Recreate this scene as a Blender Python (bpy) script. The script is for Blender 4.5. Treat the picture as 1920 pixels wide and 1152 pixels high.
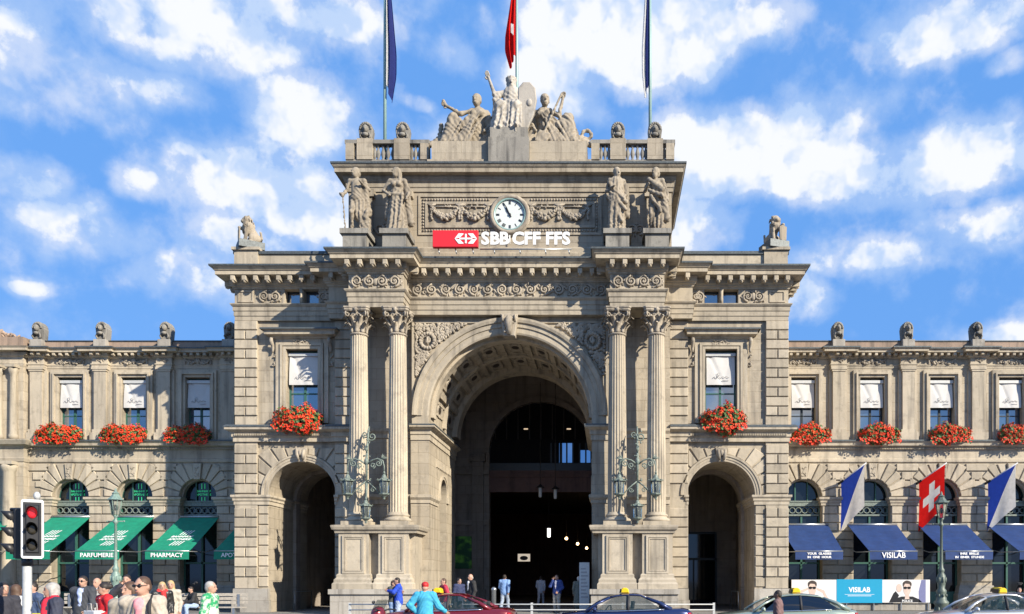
import bpy, bmesh, math, random
import numpy as np
from mathutils import Vector, Matrix, Euler
random.seed(7)
PI = math.pi
R = math.radians
for o in list(bpy.data.objects): bpy.data.objects.remove(o)
scene = bpy.context.scene
COL = scene.collection

# ------------------------------------------------------------------ camera
CAMX, CAMY, CAMZ = 4.76, -40.0, 1.6
cd = bpy.data.cameras.new('camera'); cam = bpy.data.objects.new('camera', cd); COL.objects.link(cam)
cam.location = (CAMX, CAMY, CAMZ); cam.rotation_euler = (R(90), 0, 0)
cd.sensor_width = 36; cd.lens = 36*1520/1920
cd.shift_x = -180/1920; cd.shift_y = 512/1920
cd.clip_start = .1; cd.clip_end = 3000
scene.camera = cam

# ------------------------------------------------------------------ sky and sun
SUN = Vector((1.25, -1.0, 0.83)).normalized()
world = bpy.data.worlds.new('World'); scene.world = world; world.use_nodes = True
wt = world.node_tree; wt.nodes.clear()
def wn(t, **k):
    n = wt.nodes.new(t)
    for a, b in k.items(): setattr(n, a, b)
    return n
def wl(a, b): wt.links.new(a, b)
def build_sky():
    sky = wn('ShaderNodeTexSky', sky_type='NISHITA'); sky.sun_disc = False
    sky.sun_elevation = math.asin(SUN.z); sky.sun_rotation = math.atan2(SUN.x, SUN.y)
    sky.air_density = 1.0; sky.dust_density = .35; sky.ozone_density = 2.2
    geo = wn('ShaderNodeTexCoord')
    d = geo.outputs['Generated']
    def noise(scale, det, rough, vec, dist=0.0):
        n = wn('ShaderNodeTexNoise'); n.inputs['Scale'].default_value = scale
        n.inputs['Detail'].default_value = det; n.inputs['Roughness'].default_value = rough
        n.inputs['Distortion'].default_value = dist; wl(vec, n.inputs['Vector']); return n.outputs['Fac']
    def m(op, a, b=None, c=None):
        n = wn('ShaderNodeMath', operation=op)
        for i, x in enumerate((a, b, c)):
            if x is None: continue
            if isinstance(x, (int, float)): n.inputs[i].default_value = x
            else: wl(x, n.inputs[i])
        return n.outputs[0]
    def smooth(v, a, b, lo=0.0, hi=1.0):
        n = wn('ShaderNodeMapRange', interpolation_type='SMOOTHSTEP'); wl(v, n.inputs[0])
        for i, x in enumerate((a, b, lo, hi)): n.inputs[i+1].default_value = x
        return n.outputs[0]
    # cumulus fields: direction of each bank, its angular half sizes and density
    B = []
    def bank(px, py, rx, ry, w=1.0, tilt=0):
        c = Vector(((px-1140)/1520, 1, (1088-py)/1520)); L = c.length
        B.append((c/L, rx*1.05/1520/L, ry*1.06/1520/L, w))
    bank(60, 60, 175, 130, .72); bank(330, 30, 260, 85, .88); bank(560, 30, 200, 70, .75); bank(180, 150, 120, 90, .60)
    bank(330, 180, 95, 48, .64); bank(60, 335, 85, 52, .66); bank(160, 430, 135, 62, .84); bank(270, 355, 60, 36, .62)
    bank(400, 318, 85, 34, .70); bank(540, 390, 200, 95, 1.05); bank(620, 265, 150, 66, .80); bank(330, 530, 115, 66, .74); bank(470, 470, 120, 60, .80)
    bank(850, 105, 75, 42, .66); bank(780, 204, 34, 18, .58); bank(830, 260, 120, 34, .60)
    bank(1180, 60, 230, 85, 1.1); bank(1370, 60, 110, 75, .95); bank(1030, 150, 120, 60, .80); bank(1080, 210, 90, 34, .7)
    bank(1400, 310, 260, 90, 1.1); bank(1560, 330, 150, 70, 1.0); bank(1330, 420, 130, 60, .85)
    bank(1800, 40, 160, 60, .80); bank(1900, 105, 50, 30, .75); bank(1860, 300, 180, 72, 1.0)
    bank(1690, 500, 200, 40, .62); bank(1850, 440, 140, 60, .72); bank(1880, 625, 90, 26, .66); bank(1500, 580, 60, 60, .5); bank(55, 540, 45, 20, .6)
    warp = wn('ShaderNodeTexNoise'); warp.inputs['Scale'].default_value = 5.0; warp.inputs['Detail'].default_value = 5; wl(d, warp.inputs['Vector'])
    wv = wn('ShaderNodeVectorMath', operation='MULTIPLY_ADD'); wl(warp.outputs['Color'], wv.inputs[0]); wv.inputs[1].default_value = (.085, .085, .085)
    wv2 = wn('ShaderNodeVectorMath', operation='ADD'); wl(d, wv2.inputs[0]); wv2.inputs[1].default_value = (-.0425, -.0425, -.0425)
    wl(wv2.outputs[0], wv.inputs[2]); dw = wv.outputs[0]
    acc = None
    for c, rx, rz, w in B:
        s = wn('ShaderNodeVectorMath', operation='SUBTRACT'); wl(dw, s.inputs[0]); s.inputs[1].default_value = c
        k = wn('ShaderNodeVectorMath', operation='MULTIPLY'); wl(s.outputs[0], k.inputs[0]); k.inputs[1].default_value = (1/rx, 1/(rx+rz), 1/rz)
        ln = wn('ShaderNodeVectorMath', operation='LENGTH'); wl(k.outputs[0], ln.inputs[0])
        v = smooth(ln.outputs['Value'], .15, 1.35, w, 0)
        acc = v if acc is None else m('MAXIMUM', acc, v)
    # outside the frame scattered clouds of the same kind go on
    sc1 = noise(3.2, 3, .5, dw)
    sep = wn('ShaderNodeSeparateXYZ'); wl(d, sep.inputs[0])
    fr = m('MULTIPLY', smooth(sep.outputs['Y'], .45, .62, 1, 0), smooth(sc1, .52, .70, 0, .85))
    acc = m('MAXIMUM', acc, fr)
    def puff(vec, scale, det):
        n = wn('ShaderNodeTexVoronoi', feature='F1'); n.inputs['Scale'].default_value = scale; n.inputs['Detail'].default_value = det
        n.inputs['Roughness'].default_value = .55; n.inputs['Lacunarity'].default_value = 2.2; wl(vec, n.inputs['Vector']); n.normalize = True; return n.outputs['Distance']
    tw = wn('ShaderNodeTexNoise'); tw.inputs['Scale'].default_value = 26; tw.inputs['Detail'].default_value = 3; tw.inputs['Roughness'].default_value = .6; wl(d, tw.inputs['Vector'])
    tv = wn('ShaderNodeVectorMath', operation='MULTIPLY_ADD'); wl(tw.outputs['Color'], tv.inputs[0]); tv.inputs[1].default_value = (.055, .055, .055); wl(d, tv.inputs[2])
    fine = noise(11.0, 10, .62, d, .0)
    big = noise(5.5, 3, .5, d)
    pf = m('SUBTRACT', .44, puff(tv.outputs[0], 13.0, 1.0))
    edge = m('ADD', m('ADD', m('ADD', m('MULTIPLY', acc, .92), -.06), m('MULTIPLY', m('SUBTRACT', fine, .5), 1.75)), m('ADD', m('MULTIPLY', m('SUBTRACT', big, .5), .9), m('MULTIPLY', pf, .9)))
    core = smooth(edge, .38, .70, 0, .94)
    veil = m('MULTIPLY', smooth(edge, .02, .60, 0, 1), .52)
    wisp = m('MULTIPLY', smooth(noise(5.0, 6, .66, d, .5), .52, .82), .12)
    mask = m('MAXIMUM', m('MAXIMUM', core, veil), wisp)
    mask = m('MULTIPLY', mask, smooth(sep.outputs['Z'], -.02, .05))
    # cloud bodies: bright tops, soft blue grey undersides
    sh_in = wn('ShaderNodeVectorMath', operation='ADD'); wl(tv.outputs[0], sh_in.inputs[0]); sh_in.inputs[1].default_value = (.012, -.012, .022)
    relief = m('SUBTRACT', noise(13.0, 3, .55, tv.outputs[0]), noise(13.0, 3, .55, sh_in.outputs[0]))
    thick = smooth(m('ADD', m('MULTIPLY', edge, .50), m('MULTIPLY', relief, 2.4)), .06, .62)
    cr = wn('ShaderNodeMix', data_type='RGBA'); wl(thick, cr.inputs[0])
    cr.inputs[6].default_value = (5.0, 6.4, 8.8, 1); cr.inputs[7].default_value = (9.0, 9.1, 9.3, 1)
    tint = wn('ShaderNodeMix', data_type='RGBA', blend_type='MULTIPLY'); tint.inputs[0].default_value = 1
    wl(sky.outputs[0], tint.inputs[6]); tint.inputs[7].default_value = SKYTINT
    blue = wn('ShaderNodeMix', data_type='RGBA'); blue.inputs[0].default_value = .8; wl(tint.outputs[2], blue.inputs[6]); blue.inputs[7].default_value = (1.4, 3.85, 9.1, 1)
    hs = wn('ShaderNodeMix', data_type='RGBA'); wl(mask, hs.inputs[0]); wl(blue.outputs[2], hs.inputs[6]); wl(cr.outputs[2], hs.inputs[7])
    bg = wn('ShaderNodeBackground'); bg.inputs[1].default_value = .070; wl(hs.outputs[2], bg.inputs[0])
    out = wn('ShaderNodeOutputWorld'); wl(bg.outputs[0], out.inputs[0])
world.cycles.sampling_method = 'MANUAL'; world.cycles.sample_map_resolution = 256
SKYTINT = (1.0, 1.0, 1.0, 1)
build_sky()
sl = bpy.data.lights.new('sun', 'SUN'); sl.energy = 5.0; sl.angle = R(.53); sl.color = (1, .905, .75)
so = bpy.data.objects.new('sun', sl); COL.objects.link(so); so.location = SUN*60
so.rotation_euler = (-SUN).to_track_quat('-Z', 'Y').to_euler()
vs = scene.view_settings
vs.view_transform = 'Standard'; vs.look = 'None'; vs.exposure = 0.68; vs.gamma = 1; vs.use_curve_mapping = False
scene.render.engine = 'CYCLES'
scene.cycles.use_denoising = True
scene.cycles.max_bounces = 6; scene.cycles.diffuse_bounces = 3; scene.cycles.glossy_bounces = 3; scene.cycles.transparent_max_bounces = 12
scene.cycles.caustics_reflective = False; scene.cycles.caustics_refractive = False

# ------------------------------------------------------------------ mesh helpers
class MB:
    def __init__(s): s.v = []; s.f = []; s.sm = []
    def add(s, vs, fs, smooth=False):
        o = len(s.v); s.v.extend([tuple(p) for p in vs]); s.f.extend([tuple(i+o for i in f) for f in fs]); s.sm.extend([smooth]*len(fs)); return s
    def box(s, x0, x1, y0, y1, z0, z1):
        return s.add([(x0,y0,z0),(x1,y0,z0),(x1,y1,z0),(x0,y1,z0),(x0,y0,z1),(x1,y0,z1),(x1,y1,z1),(x0,y1,z1)],
                     [(0,3,2,1),(4,5,6,7),(0,1,5,4),(1,2,6,5),(2,3,7,6),(3,0,4,7)])
    def prism(s, poly, y0, y1, c=0.0):
        """polygon in x,z (ccw seen from -y) from y1 (back) to y0 (front), the front edge chamfered by c"""
        n = len(poly); P = [Vector((a, b)) for a, b in poly]
        def inset(c):
            r = []
            for i in range(n):
                a, b, d = P[i-1], P[i], P[(i+1) % n]
                e1 = (b-a).normalized(); e2 = (d-b).normalized()
                n1 = Vector((-e1.y, e1.x)); n2 = Vector((-e2.y, e2.x))
                k = 1+n1.dot(n2)
                r.append(b+(n1+n2)/max(k, .15)*c)
            return r
        vs = [(p.x, y1, p.y) for p in P]
        rings = [vs]
        if c:
            rings.append([(p.x, y0+c, p.y) for p in P]); rings.append([(p.x, y0, p.y) for p in inset(c)])
        else: rings.append([(p.x, y0, p.y) for p in P])
        A = [q for r in rings for q in r]; F = []
        for k in range(len(rings)-1):
            for i in range(n):
                j = (i+1) % n; F.append((k*n+i, k*n+j, (k+1)*n+j, (k+1)*n+i))
        F.append(tuple(range(n))[::-1]); F.append(tuple((len(rings)-1)*n+i for i in range(n)))
        return s.add(A, F)
    def lathe(s, prof, c=(0,0,0), n=16, mod=None, smooth=True, sy=1.0, caps=True):
        vs = []; F = []
        for k, (r, z) in enumerate(prof):
            for i in range(n):
                a = 2*PI*i/n; q = r*(mod(a, z) if mod else 1)
                vs.append((c[0]+q*math.cos(a), c[1]+q*math.sin(a)*sy, c[2]+z))
        m = len(prof)
        for k in range(m-1):
            for i in range(n):
                j = (i+1) % n; F.append((k*n+i, k*n+j, (k+1)*n+j, (k+1)*n+i))
        s.add(vs, F, smooth)
        if caps:
            o = len(s.v)-m*n
            s.f.append(tuple(o+i for i in range(n))[::-1]); s.f.append(tuple(o+(m-1)*n+i for i in range(n))); s.sm += [False, False]
        return s
    def tube(s, pts, r, n=8, smooth=True, flat=1.0):
        P = [Vector(p) for p in pts]; m = len(P); rr = r if isinstance(r, (list, tuple)) else [r]*m
        vs = []; F = []; prev = None
        for k in range(m):
            t = (P[min(k+1, m-1)]-P[max(k-1, 0)])
            t = t.normalized() if t.length > 1e-9 else Vector((0,0,1))
            if prev is None:
                u = t.orthogonal().normalized()
            else:
                u = prev-t*prev.dot(t); u = u.normalized() if u.length > 1e-6 else t.orthogonal().normalized()
            prev = u; w = t.cross(u)
            for i in range(n):
                a = 2*PI*i/n; vs.append(P[k]+(u*math.cos(a)+w*math.sin(a)*flat)*rr[k])
        for k in range(m-1):
            for i in range(n):
                j = (i+1) % n; F.append((k*n+i, k*n+j, (k+1)*n+j, (k+1)*n+i))
        s.add(vs, F, smooth); o = len(s.v)-m*n
        s.f.append(tuple(o+i for i in range(n))[::-1]); s.f.append(tuple(o+(m-1)*n+i for i in range(n))); s.sm += [smooth, smooth]
        return s
    def ball(s, c, r, n=8, m=6, smooth=True):
        rx, ry, rz = r if isinstance(r, (tuple, list)) else (r, r, r)
        vs = [(c[0], c[1], c[2]-rz)]; F = []
        for k in range(1, m):
            p = -PI/2+PI*k/m
            for i in range(n):
                a = 2*PI*i/n; vs.append((c[0]+rx*math.cos(p)*math.cos(a), c[1]+ry*math.cos(p)*math.sin(a), c[2]+rz*math.sin(p)))
        vs.append((c[0], c[1], c[2]+rz)); L = len(vs)-1
        for i in range(n):
            j = (i+1) % n; F.append((0, 1+j, 1+i)); F.append((L, 1+(m-2)*n+i, 1+(m-2)*n+j))
            for k in range(m-2): F.append((1+k*n+i, 1+k*n+j, 1+(k+1)*n+j, 1+(k+1)*n+i))
        return s.add(vs, F, smooth)
    def sweep(s, prof, path, smooth=False):
        """closed profile (outward, z) carried along the plan path (x, y); outward is to the right of travel... -y when going +x"""
        P = [Vector(p) for p in path]; m = len(P); n = len(prof); vs = []
        for k in range(m):
            d1 = (P[k]-P[k-1]).normalized() if k > 0 else (P[1]-P[0]).normalized()
            d2 = (P[k+1]-P[k]).normalized() if k < m-1 else d1
            n1 = Vector((d1.y, -d1.x)); n2 = Vector((d2.y, -d2.x)); q = (n1+n2)/max(1+n1.dot(n2), .2)
            for o, z in prof: vs.append((P[k].x+q.x*o, P[k].y+q.y*o, z))
        F = []
        for k in range(m-1):
            for i in range(n):
                j = (i+1) % n; F.append((k*n+i, (k+1)*n+i, (k+1)*n+j, k*n+j))
        F.append(tuple(range(n))); F.append(tuple((m-1)*n+i for i in range(n))[::-1])
        return s.add(vs, F, smooth)
    def arch(s, prof, cx, cz, R0, a0=0, a1=PI, n=32, smooth=False):
        """closed profile (radial offset, y) carried round an arch in the x,z plane"""
        m = n+1; q = len(prof); vs = []; F = []
        for k in range(m):
            a = a0+(a1-a0)*k/n
            for o, y in prof: vs.append((cx+(R0+o)*math.cos(a), y, cz+(R0+o)*math.sin(a)))
        for k in range(n):
            for i in range(q):
                j = (i+1) % q; F.append((k*q+i, (k+1)*q+i, (k+1)*q+j, k*q+j))
        F.append(tuple(range(q))); F.append(tuple(n*q+i for i in range(q)))
        return s.add(vs, F, smooth)
    def archpanel(s, x0, x1, z0, z1, cx, r, zs, y0, y1, n=28, zb=None):
        """a slab x0..x1, z0..z1 (front y0, back y1) with a round arched opening cut from z0 up"""
        if cx-r > x0: s.box(x0, cx-r, y0, y1, z0, zs)
        if x1 > cx+r: s.box(cx+r, x1, y0, y1, z0, zs)
        vs = []; F = []
        for k in range(n+1):
            a = PI-PI*k/n; ax, az = cx+r*math.cos(a), zs+r*math.sin(a)
            for y in (y0, y1): vs += [(ax, y, az), (ax, y, z1)]
        for k in range(n):
            b = 4*k; c = b+4
            F += [(b, c, c+1, b+1), (b+2, b+3, c+3, c+2), (b, b+2, c+2, c), (b+1, c+1, c+3, b+3)]
        F += [(0, 1, 3, 2), (4*n, 4*n+2, 4*n+3, 4*n+1)]
        s.add(vs, F)
        if cx-r > x0: s.box(x0, cx-r, y0, y1, zs, z1)
        if x1 > cx+r: s.box(cx+r, x1, y0, y1, zs, z1)
        return s
    def rot90(s):     # swap x and y (panels facing sideways)
        s.v = [(y, x, z) for x, y, z in s.v]; return s
    def xf(s, M):
        s.v = [tuple(M @ Vector(p)) for p in s.v]; return s
    def mesh(s, name, mat=None, recalc=True):
        me = bpy.data.meshes.new(name); me.from_pydata(s.v, [], s.f); me.update()
        if recalc:
            bm = bmesh.new(); bm.from_mesh(me); bmesh.ops.recalc_face_normals(bm, faces=bm.faces[:]); bm.to_mesh(me); bm.free()
        if len(s.sm) == len(me.polygons): me.polygons.foreach_set('use_smooth', s.sm)
        if mat: me.materials.append(mat)
        return me

def link(name, me, parent=None, loc=(0,0,0), rot=(0,0,0), sc=(1,1,1)):
    o = bpy.data.objects.new(name, me); COL.objects.link(o)
    o.location = loc; o.rotation_euler = rot; o.scale = sc
    if parent is not None: o.parent = parent
    return o
def part(name, mb, mat, parent=None, loc=(0,0,0), rot=(0,0,0), sc=(1,1,1)):
    return link(name, mb.mesh(name, mat), parent, loc, rot, sc)
def tag(o, label=None, cat=None, group=None, kind=None):
    if label: o['label'] = label
    if cat: o['category'] = cat
    if group: o['group'] = group
    if kind: o['kind'] = kind
    return o
def thing(name, label, cat, loc=(0,0,0), rz=0, group=None):
    return tag(link(name, None, None, loc, (0,0,rz)), label, cat, group)
_cache = {}
def block_mesh(w, h, d, c, mat):
    k = ('b', round(w, 3), round(h, 3), round(d, 3), c, mat.name)
    if k not in _cache:
        _cache[k] = MB().prism([(-w/2, -h/2), (w/2, -h/2), (w/2, h/2), (-w/2, h/2)], 0, d, c).mesh('stone_block', mat)
    return _cache[k]
def block(parent, x0, x1, z0, z1, yf, d, mat, c=.022, name='stone_block', gap=.026):
    return link(name, block_mesh(x1-x0-2*gap, z1-z0-2*gap, d, c, mat), parent, ((x0+x1)/2, yf, (z0+z1)/2))
def copy_tree(o, parent=None):
    c = o.copy(); COL.objects.link(c); c.parent = parent
    for ch in o.children: copy_tree(ch, c)
    return c
def text_mesh(s, size, mat, ext=.01, bold=0.0, align='CENTER', sx=1.0, shear=0.0, space=1.0):
    cu = bpy.data.curves.new('text', 'FONT'); cu.body = s; cu.size = size; cu.extrude = ext; cu.offset = bold
    cu.align_x = align; cu.align_y = 'CENTER'; cu.shear = shear; cu.space_character = space; cu.resolution_u = 3
    o = bpy.data.objects.new('text', cu); COL.objects.link(o)
    me = bpy.data.meshes.new_from_object(o); bpy.data.objects.remove(o)
    for v in me.vertices: v.co.x *= sx
    me.materials.clear(); me.materials.append(mat); return me

def letters(name, parent, me, loc, rot):
    """each letter of a text mesh becomes an object of its own"""
    bm = bmesh.new(); bm.from_mesh(me); bm.verts.ensure_lookup_table(); seen = set(); isl = []
    for v in bm.verts:
        if v.index in seen: continue
        st = [v]; seen.add(v.index); g = []
        while st:
            a = st.pop(); g.append(a)
            for e in a.link_edges:
                b = e.other_vert(a)
                if b.index not in seen: seen.add(b.index); st.append(b)
        isl.append(g)
    M4 = Matrix.Translation(loc) @ Euler(rot).to_matrix().to_4x4()
    for g in isl:
        ids = {v.index: i for i, v in enumerate(g)}; fs = {f for v in g for f in v.link_faces}; c = sum((v.co for v in g), Vector())/len(g)
        m2 = bpy.data.meshes.new(name); m2.from_pydata([tuple(v.co-c) for v in g], [], [tuple(ids[v.index] for v in f.verts) for f in fs]); m2.materials.append(me.materials[0])
        link(name, m2, parent, M4 @ c, rot)
    bm.free()

# ------------------------------------------------------------------ materials
M = {}
class NT:
    def __init__(s, name):
        s.m = bpy.data.materials.new(name); s.m.use_nodes = True; s.t = s.m.node_tree; s.b = s.t.nodes['Principled BSDF']; M[name] = s.m
    def n(s, t, **k):
        x = s.t.nodes.new(t)
        for a, b in k.items():
            if hasattr(x, a) and a not in x.inputs: setattr(x, a, b)
            else: x.inputs[a].default_value = b
        return x
    def l(s, a, b): s.t.links.new(a, b)
    def noise(s, vec, scale, det=4, rough=.55, sc=None):
        if sc is not None:
            mp = s.n('ShaderNodeMapping'); mp.inputs['Scale'].default_value = sc; s.l(vec, mp.inputs[0]); vec = mp.outputs[0]
        x = s.n('ShaderNodeTexNoise', Scale=scale, Detail=det, Roughness=rough); s.l(vec, x.inputs['Vector']); return x.outputs['Fac']
    def ramp(s, v, a, b, lo=0.0, hi=1.0):
        x = s.n('ShaderNodeMapRange'); s.l(v, x.inputs[0])
        for i, q in enumerate((a, b, lo, hi)): x.inputs[i+1].default_value = q
        return x.outputs[0]
    def mix(s, f, a, b, mode='MIX'):
        x = s.n('ShaderNodeMix', data_type='RGBA', blend_type=mode)
        for i, q in ((0, f), (6, a), (7, b)):
            if isinstance(q, (int, float)): x.inputs[i].default_value = q
            elif isinstance(q, (tuple, list)): x.inputs[i].default_value = (*q[:3], 1)
            else: s.l(q, x.inputs[i])
        return x.outputs[2]
    def pos(s): return s.n('ShaderNodeNewGeometry').outputs['Position']
    def rnd(s): return s.n('ShaderNodeObjectInfo').outputs['Random']
    def bump(s, h, st=.3, dist=.01):
        b = s.n('ShaderNodeBump', Strength=st, Distance=dist); s.l(h, b.inputs['Height']); s.l(b.outputs[0], s.b.inputs['Normal'])
    def col(s, c):
        if isinstance(c, (tuple, list)): s.b.inputs['Base Color'].default_value = (*c[:3], 1)
        else: s.l(c, s.b.inputs['Base Color'])
    def set(s, **k):
        for a, b in k.items(): s.b.inputs[a.replace('_', ' ')].default_value = b
        return s
def stone(name, c1, c2, dark, streak=.5, joints=None, rough=.85, blotch=.5, rndamt=.22):
    q = NT(name); p = q.pos()
    a = q.noise(p, .55, 2, .6); b = q.noise(p, 5.5, 3, .65); g = q.noise(p, 38, 1, .6)
    c = q.mix(q.ramp(a, .32, .68), c1, c2)
    c = q.mix(q.ramp(b, .30, .75, 0, .55*blotch), c, tuple(.62*x for x in c1))
    st = q.noise(p, 1.0, 3, .62, (2.6, 2.6, .22))
    c = q.mix(q.ramp(st, .50, .70, 0, streak*1.15), c, dark)
    sp = q.noise(p, 1.7, 3, .7)
    c = q.mix(q.ramp(sp, .54, .70, 0, streak*.75), c, dark)
    c = q.mix(q.ramp(g, .25, .8, .0, .22), c, tuple(.45*x for x in c1))
    r = q.n('ShaderNodeMath', operation='MULTIPLY_ADD'); q.l(q.rnd(), r.inputs[0]); r.inputs[1].default_value = rndamt; r.inputs[2].default_value = 1-rndamt*.62
    cc = q.n('ShaderNodeCombineXYZ')
    for i in range(3): q.l(r.outputs[0], cc.inputs[i])
    c = q.mix(1.0, c, cc.outputs[0], 'MULTIPLY')
    h = q.n('ShaderNodeMath', operation='MULTIPLY_ADD'); q.l(b, h.inputs[0]); h.inputs[1].default_value = 1.0; q.l(g, h.inputs[2]); hh = h.outputs[0]
    if joints:
        bw, bh = joints
        sx = q.n('ShaderNodeSeparateXYZ'); q.l(p, sx.inputs[0]); cx = q.n('ShaderNodeCombineXYZ')
        ad = q.n('ShaderNodeMath', operation='ADD'); q.l(sx.outputs[0], ad.inputs[0]); q.l(sx.outputs[1], ad.inputs[1])
        q.l(ad.outputs[0], cx.inputs[0]); q.l(sx.outputs[2], cx.inputs[1])
        br = q.n('ShaderNodeTexBrick', Scale=1.0); br.inputs['Brick Width'].default_value = bw; br.inputs['Row Height'].default_value = bh
        br.inputs['Mortar Size'].default_value = .011; br.inputs['Mortar Smooth'].default_value = .3; br.inputs['Bias'].default_value = 0
        br.inputs['Color1'].default_value = (1, 1, 1, 1); br.inputs['Color2'].default_value = (.87, .86, .85, 1); br.inputs['Mortar'].default_value = (.74, .71, .67, 1)
        q.l(cx.outputs[0], br.inputs['Vector'])
        c = q.mix(1.0, c, br.outputs['Color'], 'MULTIPLY')
        h2 = q.n('ShaderNodeMath', operation='SUBTRACT'); q.l(hh, h2.inputs[0]); q.l(br.outputs['Fac'], h2.inputs[1]); hh = h2.outputs[0]
    q.col(c); q.set(Roughness=rough, Specular_IOR_Level=.25); q.bump(hh, .55, .018)
    return q.m
S1, S2, SD = (.54, .468, .358), (.44, .383, .298), (.125, .112, .096)
stone('sandstone', S1, S2, SD)
stone('ashlar', S1, S2, SD, .45, (1.25, .52))
stone('rustic', (.53, .458, .348), (.455, .395, .305), SD, .45, rndamt=.30)
stone('carved', (.47, .41, .325), (.36, .315, .255), (.13, .115, .10), .6)
stone('statue_stone', (.45, .385, .295), (.35, .30, .235), (.085, .073, .06), .7, blotch=.9)
stone('statue_pale', (.52, .48, .42), (.42, .385, .335), (.15, .135, .115), .6)
stone('granite', (.50, .465, .405), (.40, .37, .325), (.16, .145, .125), .6, (1.1, .6))
stone('attic_stone', (.49, .425, .325), (.42, .365, .285), (.14, .12, .10), .55, (1.6, .6))
stone('weathered', (.33, .31, .27), (.24, .225, .2), (.07, .068, .065), .8)
stone('parapet_stone', (.42, .31, .235), (.36, .27, .21), (.15, .125, .105), .6, (2.2, 5))
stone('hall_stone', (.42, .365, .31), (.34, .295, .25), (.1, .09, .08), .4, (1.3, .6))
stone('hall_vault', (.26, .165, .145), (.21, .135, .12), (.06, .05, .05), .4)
def plain(name, c, rough=.5, metal=0, spec=.5, noise=.12, bump=0.0, scale=14, coat=0.0, trans=0.0, emit=None, es=0, alpha=1.0, subsurf=0):
    q = NT(name)
    if noise:
        p = q.n('ShaderNodeTexCoord').outputs['Object']; f = q.noise(p, scale, 5, .6)
        q.col(q.mix(q.ramp(f, .3, .72, 0, 1), tuple(x*(1+noise*.5) for x in c), tuple(x*(1-noise) for x in c)))
        if bump: q.bump(f, bump, .01)
    else: q.col(c)
    q.set(Roughness=rough, Metallic=metal, Specular_IOR_Level=spec, Coat_Weight=coat, Transmission_Weight=trans, Alpha=alpha)
    if emit: q.b.inputs['Emission Color'].default_value = (*emit, 1); q.b.inputs['Emission Strength'].default_value = es
    return q.m
plain('lead', (.10, .115, .12), .55, .3, noise=.5, bump=.2)
plain('roof_dark', (.055, .055, .06), .6, 0, noise=.3)
plain('green_frame', (.035, .115, .09), .45, 0, noise=.2)
plain('dark_frame', (.018, .026, .03), .4, 0, noise=.2)
plain('green_iron', (.13, .20, .165), .55, .1, noise=.35, bump=.2, scale=25)
plain('patina', (.185, .225, .195), .6, .1, noise=.55, bump=.3, scale=18)
plain('pane_sky', (.04, .075, .125), .03, 0, 1.0, noise=0); M['pane_sky'].node_tree.nodes['Principled BSDF'].inputs['IOR'].default_value = 2.3  # blue base colour paints in part of the sky's reflection
plain('pane_dark', (.008, .011, .014), .05, 0, .7, noise=0)
plain('lamp_glass', (.75, .85, .82), .05, 0, .5, noise=0, trans=.92)
plain('milk_glass', (.8, .82, .8), .25, 0, .5, noise=.05)
plain('bulb_warm', (1, .8, .5), .4, noise=0, emit=(1, .62, .28), es=9)
plain('bulb_white', (1, 1, 1), .4, noise=0, emit=(1, .95, .88), es=7)
plain('banner_white', (.56, .55, .53), .8, noise=.06, bump=.15, scale=3)
plain('print_grey', (.33, .33, .34), .8, noise=0)
plain('sign_red', (.68, .022, .03), .35, noise=.04)
plain('white_paint', (.82, .82, .81), .4, noise=.04)
plain('black_paint', (.012, .012, .014), .4, noise=.1)
plain('dial', (.62, .66, .63), .35, noise=.05)
plain('green_cloth', (.004, .225, .13), .75, noise=.22, bump=.1, scale=4)
plain('blue_cloth', (.011, .040, .15), .75, noise=.28, bump=.15, scale=4)
def bunting(name, c):
    q = NT(name); p = q.n('ShaderNodeTexCoord').outputs['Object']; f = q.noise(p, 5, 3, .6)
    cc = q.mix(q.ramp(f, .3, .72), tuple(x*1.06 for x in c), tuple(x*.86 for x in c)); q.col(cc); q.set(Roughness=.75, Specular_IOR_Level=.2)
    tr = q.n('ShaderNodeBsdfTranslucent'); q.l(cc, tr.inputs[0]); mx = q.n('ShaderNodeMixShader'); mx.inputs[0].default_value = .55
    out = [n for n in q.t.nodes if n.type == 'OUTPUT_MATERIAL'][0]; q.l(q.b.outputs[0], mx.inputs[1]); q.l(tr.outputs[0], mx.inputs[2]); q.l(mx.outputs[0], out.inputs[0])
bunting('flag_blue', (.025, .065, .42)); bunting('flag_navy', (.035, .05, .22)); bunting('flag_red', (.78, .018, .016)); bunting('flag_white', (.82, .81, .78))
plain('steel', (.42, .44, .45), .35, .8, noise=.15)
plain('pole_grey', (.52, .53, .52), .45, .1, noise=.12)
plain('pole_green', (.26, .40, .38), .45, .1, noise=.15)
plain('leaf', (.07, .14, .035), .6, noise=.5, scale=9)
plain('petal', (.80, .045, .008), .55, noise=.35, scale=12)
plain('petal_light', (.88, .15, .035), .55, noise=.2, scale=12)
plain('box_brown', (.10, .06, .04), .7, noise=.3)
plain('bronze_dark', (.05, .04, .032), .6, .2, noise=.4)
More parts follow.
